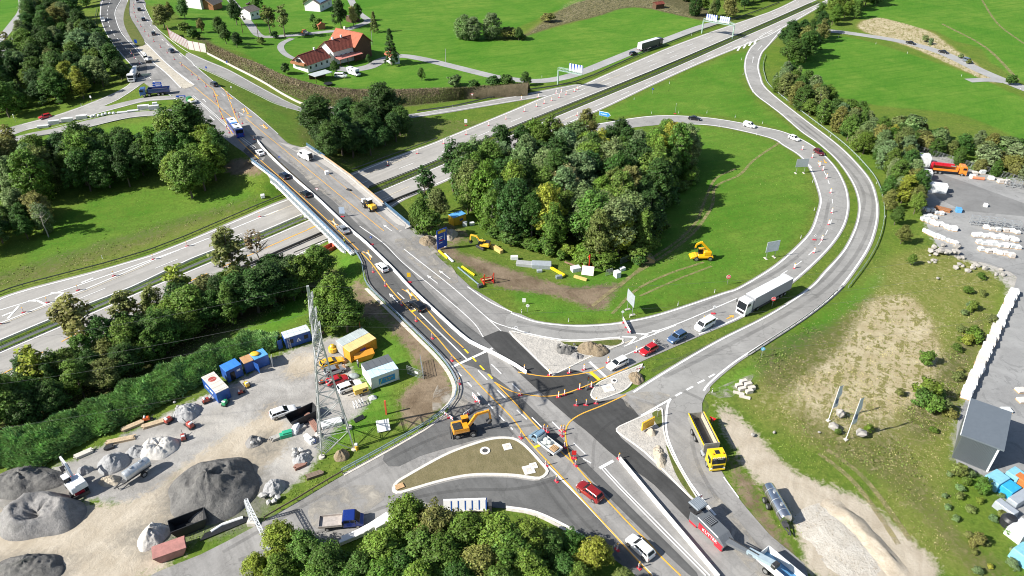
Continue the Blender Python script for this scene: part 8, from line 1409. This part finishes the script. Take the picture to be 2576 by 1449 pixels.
for i,(u,v,L,W,H,la)in enumerate(((2316,412,4.5,4,3.,'tall white stack at the yard corner behind the crane lorry'),(2322,448,4.,2.6,2.6,'white box stack at the tail of the crane lorry'),(2352,482,5.5,2.4,2.6,'white trailer body half hidden by the bright round tree'),(2445,448,1.6,1.4,1.1,'pale tank in front of the crane lorry'),(2478,520,1.,1.,1.,'white cube beside the brown timber'))):single('white_box',MB().box((0,0,H/2),(L,W,H)),WHC,la,'box',at(u,v,0,False),-.3,'white boxes in the stone yard',bevel=.05)
planks(2350,525,2390,534,'brown timber stack beside the blue bales in the stone yard',4,WOOD2,.9,1.6);single('blue_bale',MB().box((0,0,.6),(1.5,1.6,1.2)),LBL,'blue bale beside the brown timber','bale',at(2410,533,0,False),-.3,bevel=.08);single('orange_pipe_stack',MB().cyl((-1.6,0,.5),(1.6,0,.5),.45,10),mat('pipe_orange',(.6,.2,.1),.6),'orange pipe lying by the yard fence','pipe',at(2460,452,0,False),-.3)
P=line3([(2300,380),(2400,412),(2500,442),(2600,472)],0,3.,False);t=thing('mesh_fence','tall wire fence along the rear of the stone yard','fence',P[0]);mb,pb=MB(),MB()
for a_,b_ in zip(P[:-1],P[1:]):
 a_,b_=a_-P[0],b_-P[0];pb.bar(a_,a_+[0,0,2.2],.09)
 for z in(.3,.7,1.1,1.5,1.9,2.2):mb.bar(a_+[0,0,z],b_+[0,0,z],.035)
part('posts',pb,STEEL,t)['kind']='stuff';part('mesh',mb,STEEL,t)['kind']='stuff'
for i,(u,v,L,W,H,m,la)in enumerate(((2500,1218,3.2,2.4,1.8,mat('cyan_cover',(.2,.46,.58),.5),'pale cyan covered box below the grey hall'),(2548,1205,2.4,2.,1.6,MATS['cyan_cover'],'rear bright blue bale with a white patch'),(2535,1240,2.6,2.,1.6,mat('bright_blue_cover',(.03,.33,.62),.5),'front bright blue bale with a rusty patch'),(2560,1262,4.5,1.6,1.4,GREYB,'long grey steel box right of the rough bank'),(2525,1288,1.4,3.2,1.4,GREYB,'upright grey box above the black tank'),(2560,1345,3.6,2.4,1.8,WHC,'pale grey box at the lower right edge'),(2572,1410,2.6,3.,2.,MATS['cyan_cover'],'pale cyan box in the lower right corner'),(2575,1225,1.6,3.5,1.6,mat('orange_rust_panel',(.5,.16,.04),.7),'orange ribbed panel box at the right edge'))):single('covered_box',MB().box((0,0,H/2),(L,W,H),taper=.95),m,la,'box',at(u,v,0,False),.5,'boxes at the lower right edge',bevel=.06)
t=thing('black_tank','black ribbed barrel tank lying at the right edge','tank',at(2533,1322,0,False),.3);part('tank',MB().loft([[(r*math.cos(k*.3927),r*math.sin(k*.3927),z)for k in range(16)]for z,r in((0,.9),(.3,1.15),(1.5,1.15),(1.9,.8),(2.0,.4))]),mat('black_plastic',(.025,.027,.03),.45),t,smooth_=.5);part('lid',MB().cyl((0,0,2.0),(0,0,2.1),.38,12),BLACKP,t)
for k in range(16):part('rib',MB().bar((1.13*math.cos(k*.3927),1.13*math.sin(k*.3927),.3),(1.13*math.cos(k*.3927),1.13*math.sin(k*.3927),1.5),.12),MATS['black_plastic'],t)
for i,(u,v)in enumerate(((1868,968),(1880,975),(1858,973),(1890,980),(1866,982),(1884,988))):single('kerb_block',MB().box((0,0,.35+(.5 if i<2 else 0)),(1.3,.7,.7)),PALE,f'{ORD[i]} pale concrete block of the pile on the right grass','concrete block',at(u,v),.3,'concrete blocks on the right grass')
for i,(u,v)in enumerate(((1858,990),(1873,1000))):single('kerb_slab',MB().box((0,0,.12),(2.,.6,.25)),PALE,f'{["upper", "lower"][i]} flat concrete slab in front of the block pile','concrete slab',at(u,v),-.35,'concrete blocks on the right grass')
for i,k in enumerate(range(6)):
 t=thing('panel_rack',f'{ORD[i]} white panel from left in the upright row behind the lower trees','panel',at(1126+k*17.4,1283-k*.6)+Vector((0,0,.08)),.03,'white panels behind the lower trees');part('panel',MB().box((0,0,1.1),(1.15,.35,1.9),rx=-.25),SIGNW,t);part('blue_side',MB().box((.62,.1,1.0),(.2,.6,1.7),rx=-.25),BLUEC,t);part('base',MB().box((0,0,.12),(1.3,1.2,.2)),PALE,t)
single('grey_cabinet',MB().box((0,0,.9),(.5,1.2,1.8)),CHASS,'grey cabinet at the right end of the upright panel row','cabinet',at(1233,1284),.05)
for i,(u0,v0,u1,v1)in enumerate(((868,1366,905,1350),(905,1350,938,1332),(938,1332,968,1312),(960,1326,985,1312))):
 t=thing('barrier_element',f'{ORD[i]} stacked white barrier element from left beside the blue pickup','barrier',at(u0,v0).lerp(at(u1,v1),.5)+Vector((0,0,.08)),heading(u0,v0,u1,v1),'stacked white barriers');part('element',MB().sidep([(-1.9,0),(1.9,0),(1.9,.75),(-1.9,.75)],-.3,.3),BARW,t,bevel=.06);part('element',MB().box((.3,.5,.4),(3.4,.6,.7)),BARW,t,bevel=.05)
def manhole(u,v,r,sq,la):
 t=thing('manhole',la,'manhole',at(u,v)+Vector((0,0,.17)),.3,'manholes');part('surround',MB().box((0,0,.05),(r*2,r*2,.1))if sq else MB().cyl((0,0,0),(0,0,.1),r,20),MATS['white_kerb'],t);part('cover',MB().box((0,0,.11),(r*.9,r*.9,.05))if sq else MB().cyl((0,0,.1),(0,0,.13),r*.55,16),PALE if sq else CHASS,t)
manhole(1220,1136,.85,False,'round manhole with a white ring on the traffic island');manhole(1276,1126,.7,True,'square white slab on the traffic island');manhole(1330,1184,.9,True,'lower white slab at the right tip of the traffic island');manhole(1342,1174,.6,True,'upper white slab at the right tip of the traffic island');manhole(1545,960,.6,False,'round shaft on the teardrop island');manhole(1530,978,1.,True,'square concrete slab on the teardrop island')
single('pallet_stack',MB().box((0,0,.2),(1.3,1.,.3)),TIMBER,'small timber pallet on the white tip of the traffic island','pallet',at(1006,1226),.5)
for i,(u,v,L,H)in enumerate(((110,321,3.6,.8),(137,312,3.4,1.3),(170,306,3.6,1.3),(207,299,3.4,1.3),(308,284,3.6,.4),(335,280,3.6,.4),(362,275,3.6,1.5),(388,275,3.4,1.4))):
 t=thing('concrete_panel_stack',f'{ORD[i]} stack of concrete panels from left on the closed lane','panel stack',at(u,v,0,False)+Vector((0,0,.06)),.3,'concrete stacks on the closed lane');n=max(1,int(H/.3))
 for k in range(n):part('panel',MB().box((random.uniform(-.1,.1),0,(k+.5)*H/n),(L,1.3,H/n*.8)),PST[0]if k==n-1 and i in(2,3,6)else PST[1],t)
for i,(u,v)in enumerate(grid(230,296,286,287,7,1)):single('big_bag',MB().sphere((0,0,.45),.6,8,5,sc=(1,.9,.8)),WHC,f'{ORD[i]} white bag from left between the panel stacks','sack',at(u,v,0,False),smooth_=True,group='white bags on the closed lane')
single('white_box',MB().box((0,0,.6),(1.6,1.2,1.2)),WHC,'white box on the grass above the closed lane','box',at(391,266,0,False),.3,bevel=.06)
def veil(name,col,lo_,hi_,sc_,rough=.9,mx=1.):
 m,nt,b=newmat(name);P=wpos(nt);n=noi(nt,P,sc_,5,.65,.6);b.inputs['Base Color'].default_value=(*col,1);b.inputs['Roughness'].default_value=rough;b.inputs['Specular IOR Level'].default_value=.1;nt.links.new(ramp(nt,n,lo_,hi_,0,mx),b.inputs['Alpha']);return m
TR=veil('worn_track_straw',(.30,.26,.13),.3,.7,.9);TM=veil('tyre_mark',(.08,.08,.08),.25,.75,.05,.9,.3);DU=veil('road_dust',(.40,.37,.32),.42,.7,.35);PAINT.update(t=TR,m=TM,d=DU)
for uv,w in(([(1975,350),(1900,400),(1860,440),(1800,470),(1790,520),(1740,590),(1660,650),(1580,700),(1490,770)],.9),([(1850,425),(1800,450),(1775,500),(1750,560),(1700,610),(1640,650),(1560,720)],.8),([(1770,660),(1680,690),(1600,730),(1540,790)],.7),([(1790,670),(1700,705),(1610,745)],.6),([(2080,1130),(2160,1190),(2220,1260),(2290,1360)],.9),([(2060,1140),(2140,1205),(2200,1280),(2260,1370)],.9),([(2370,60),(2480,120),(2560,200)],1.6),([(2470,0),(2510,60),(2576,110)],1.2)):paint(uv,w,'t',lift=.05,up=False,name='wheel_track')
for uv,w in(([(1130,965),(1230,1030),(1290,1090),(1330,1160),(1420,1290),(1540,1420)],.5),([(1150,960),(1245,1022),(1305,1085),(1350,1150),(1440,1280),(1560,1410)],.5),([(1450,1090),(1440,1150),(1410,1200),(1300,1230),(1150,1235),(1000,1265),(800,1340),(600,1410)],.6),([(1400,1060),(1300,1075),(1150,1085),(1030,1130),(900,1200),(760,1275),(560,1390)],.6),([(1700,1000),(1640,1020),(1560,1050),(1500,1100),(1490,1180)],.5),([(1720,985),(1780,1020),(1740,1080),(1760,1180),(1830,1290),(1950,1420)],.7),([(1640,935),(1800,860),(2010,750),(2110,660),(2160,560),(2170,480),(2100,390),(1980,290)],.9),([(1670,950),(1830,870),(2040,755),(2140,660),(2190,560),(2190,480),(2130,400),(2000,295)],.9),([(1300,810),(1450,835),(1600,825),(1800,755),(1960,680),(2060,590),(2085,510)],.9),([(900,560),(1010,660),(1110,760),(1200,840)],.8),([(700,380),(850,510),(1000,640),(1150,770)],.8)):paint(uv,w,'m',lift=.1,name='tyre_mark')
for uv in([(1565,1000),(1640,985),(1690,1000),(1610,1045)],[(1060,600),(1150,690),(1120,720),(990,610)],[(700,370),(760,420),(900,540),(860,520),(780,460)],[(1780,1230),(1850,1300),(1950,1440),(1900,1449),(1800,1320)],[(780,1260),(900,1220),(980,1240),(900,1300),(800,1340)],[(1100,970),(1180,1010),(1130,1060),(1090,1050)],[(1840,1000),(1900,940),(1780,990)]):sheet('road_dust',uv,DU,.102,2.5,3)
# rough grass and weeds along verges and banks
RM_=np.zeros((NY,NX),bool)
for P in SHEETS:
 i0,j0=[max(0,int((P[:,a].min()-b)/GS)-1)for a,b in((0,GX0),(1,GY0))];i1=min(NX,int((P[:,0].max()-GX0)/GS)+2);j1=min(NY,int((P[:,1].max()-GY0)/GS)+2)
 if i1>i0 and j1>j0:RM_[j0:j1,i0:i1]|=inpoly(XX[j0:j1,i0:i1],YY[j0:j1,i0:i1],P)
RM_=blur(RM_.astype(float),.5);BARE=np.clip(1.6*(SAND+GRAV+SOIL),0,1);g=np.random.default_rng(9)
def scatter(N,dens_grid,far):
 x,y=[],[]
 while sum(map(len,x))<N:
  a=g.uniform(-190,190,200000);b=55+285*g.random(200000)**1.6;i=((a-GX0)/GS).astype(int);j=((b-GY0)/GS).astype(int)
  k=(g.random(200000)<dens_grid[j,i]*np.minimum(1,(far/b)**1.2))&(np.abs(a)<.78*b+12);x.append(a[k]);y.append(b[k])
 return np.concatenate(x)[:N],np.concatenate(y)[:N]
CL=np.array([[mnoise.noise(Vector((x*.16,y*.16,1.)))for x in gx[::2]]for y in gy[::2]]);CL=np.clip(.5+1.3*np.repeat(np.repeat(CL,2,0),2,1)[:NY,:NX],.08,1)
open_=(RM_<.12)*(1-BARE)
for nm,N,D_,c_,sz in(('verge_grass',60000,open_*(1-MEADOW*.85)*(1-.7*DRY)*CL,(.20,.27,.05,1),(.07,.17)),('dry_grass',16000,open_*np.clip(DRY*.9+SCRUB*.35,0,1)*CL,(.46,.40,.19,1),(.07,.17)),('weeds',5000,open_*np.clip(SCRUB*1.3-DRY+.01,0,1)*CL**2,(.17,.22,.05,1),(.15,.34))):
 x,y=scatter(N,D_,95);n=len(x);s_=g.uniform(*sz,n);pos=np.c_[x,y,terr(x,y)+s_*.45];nr=unit(np.c_[g.normal(size=(n,2))*.8,g.uniform(.5,1.3,n)])
 o=link(nm,quads(nm,pos,nr,s_,np.full(n,.45),LEAF,g));o.color=c_;o['kind']='stuff'
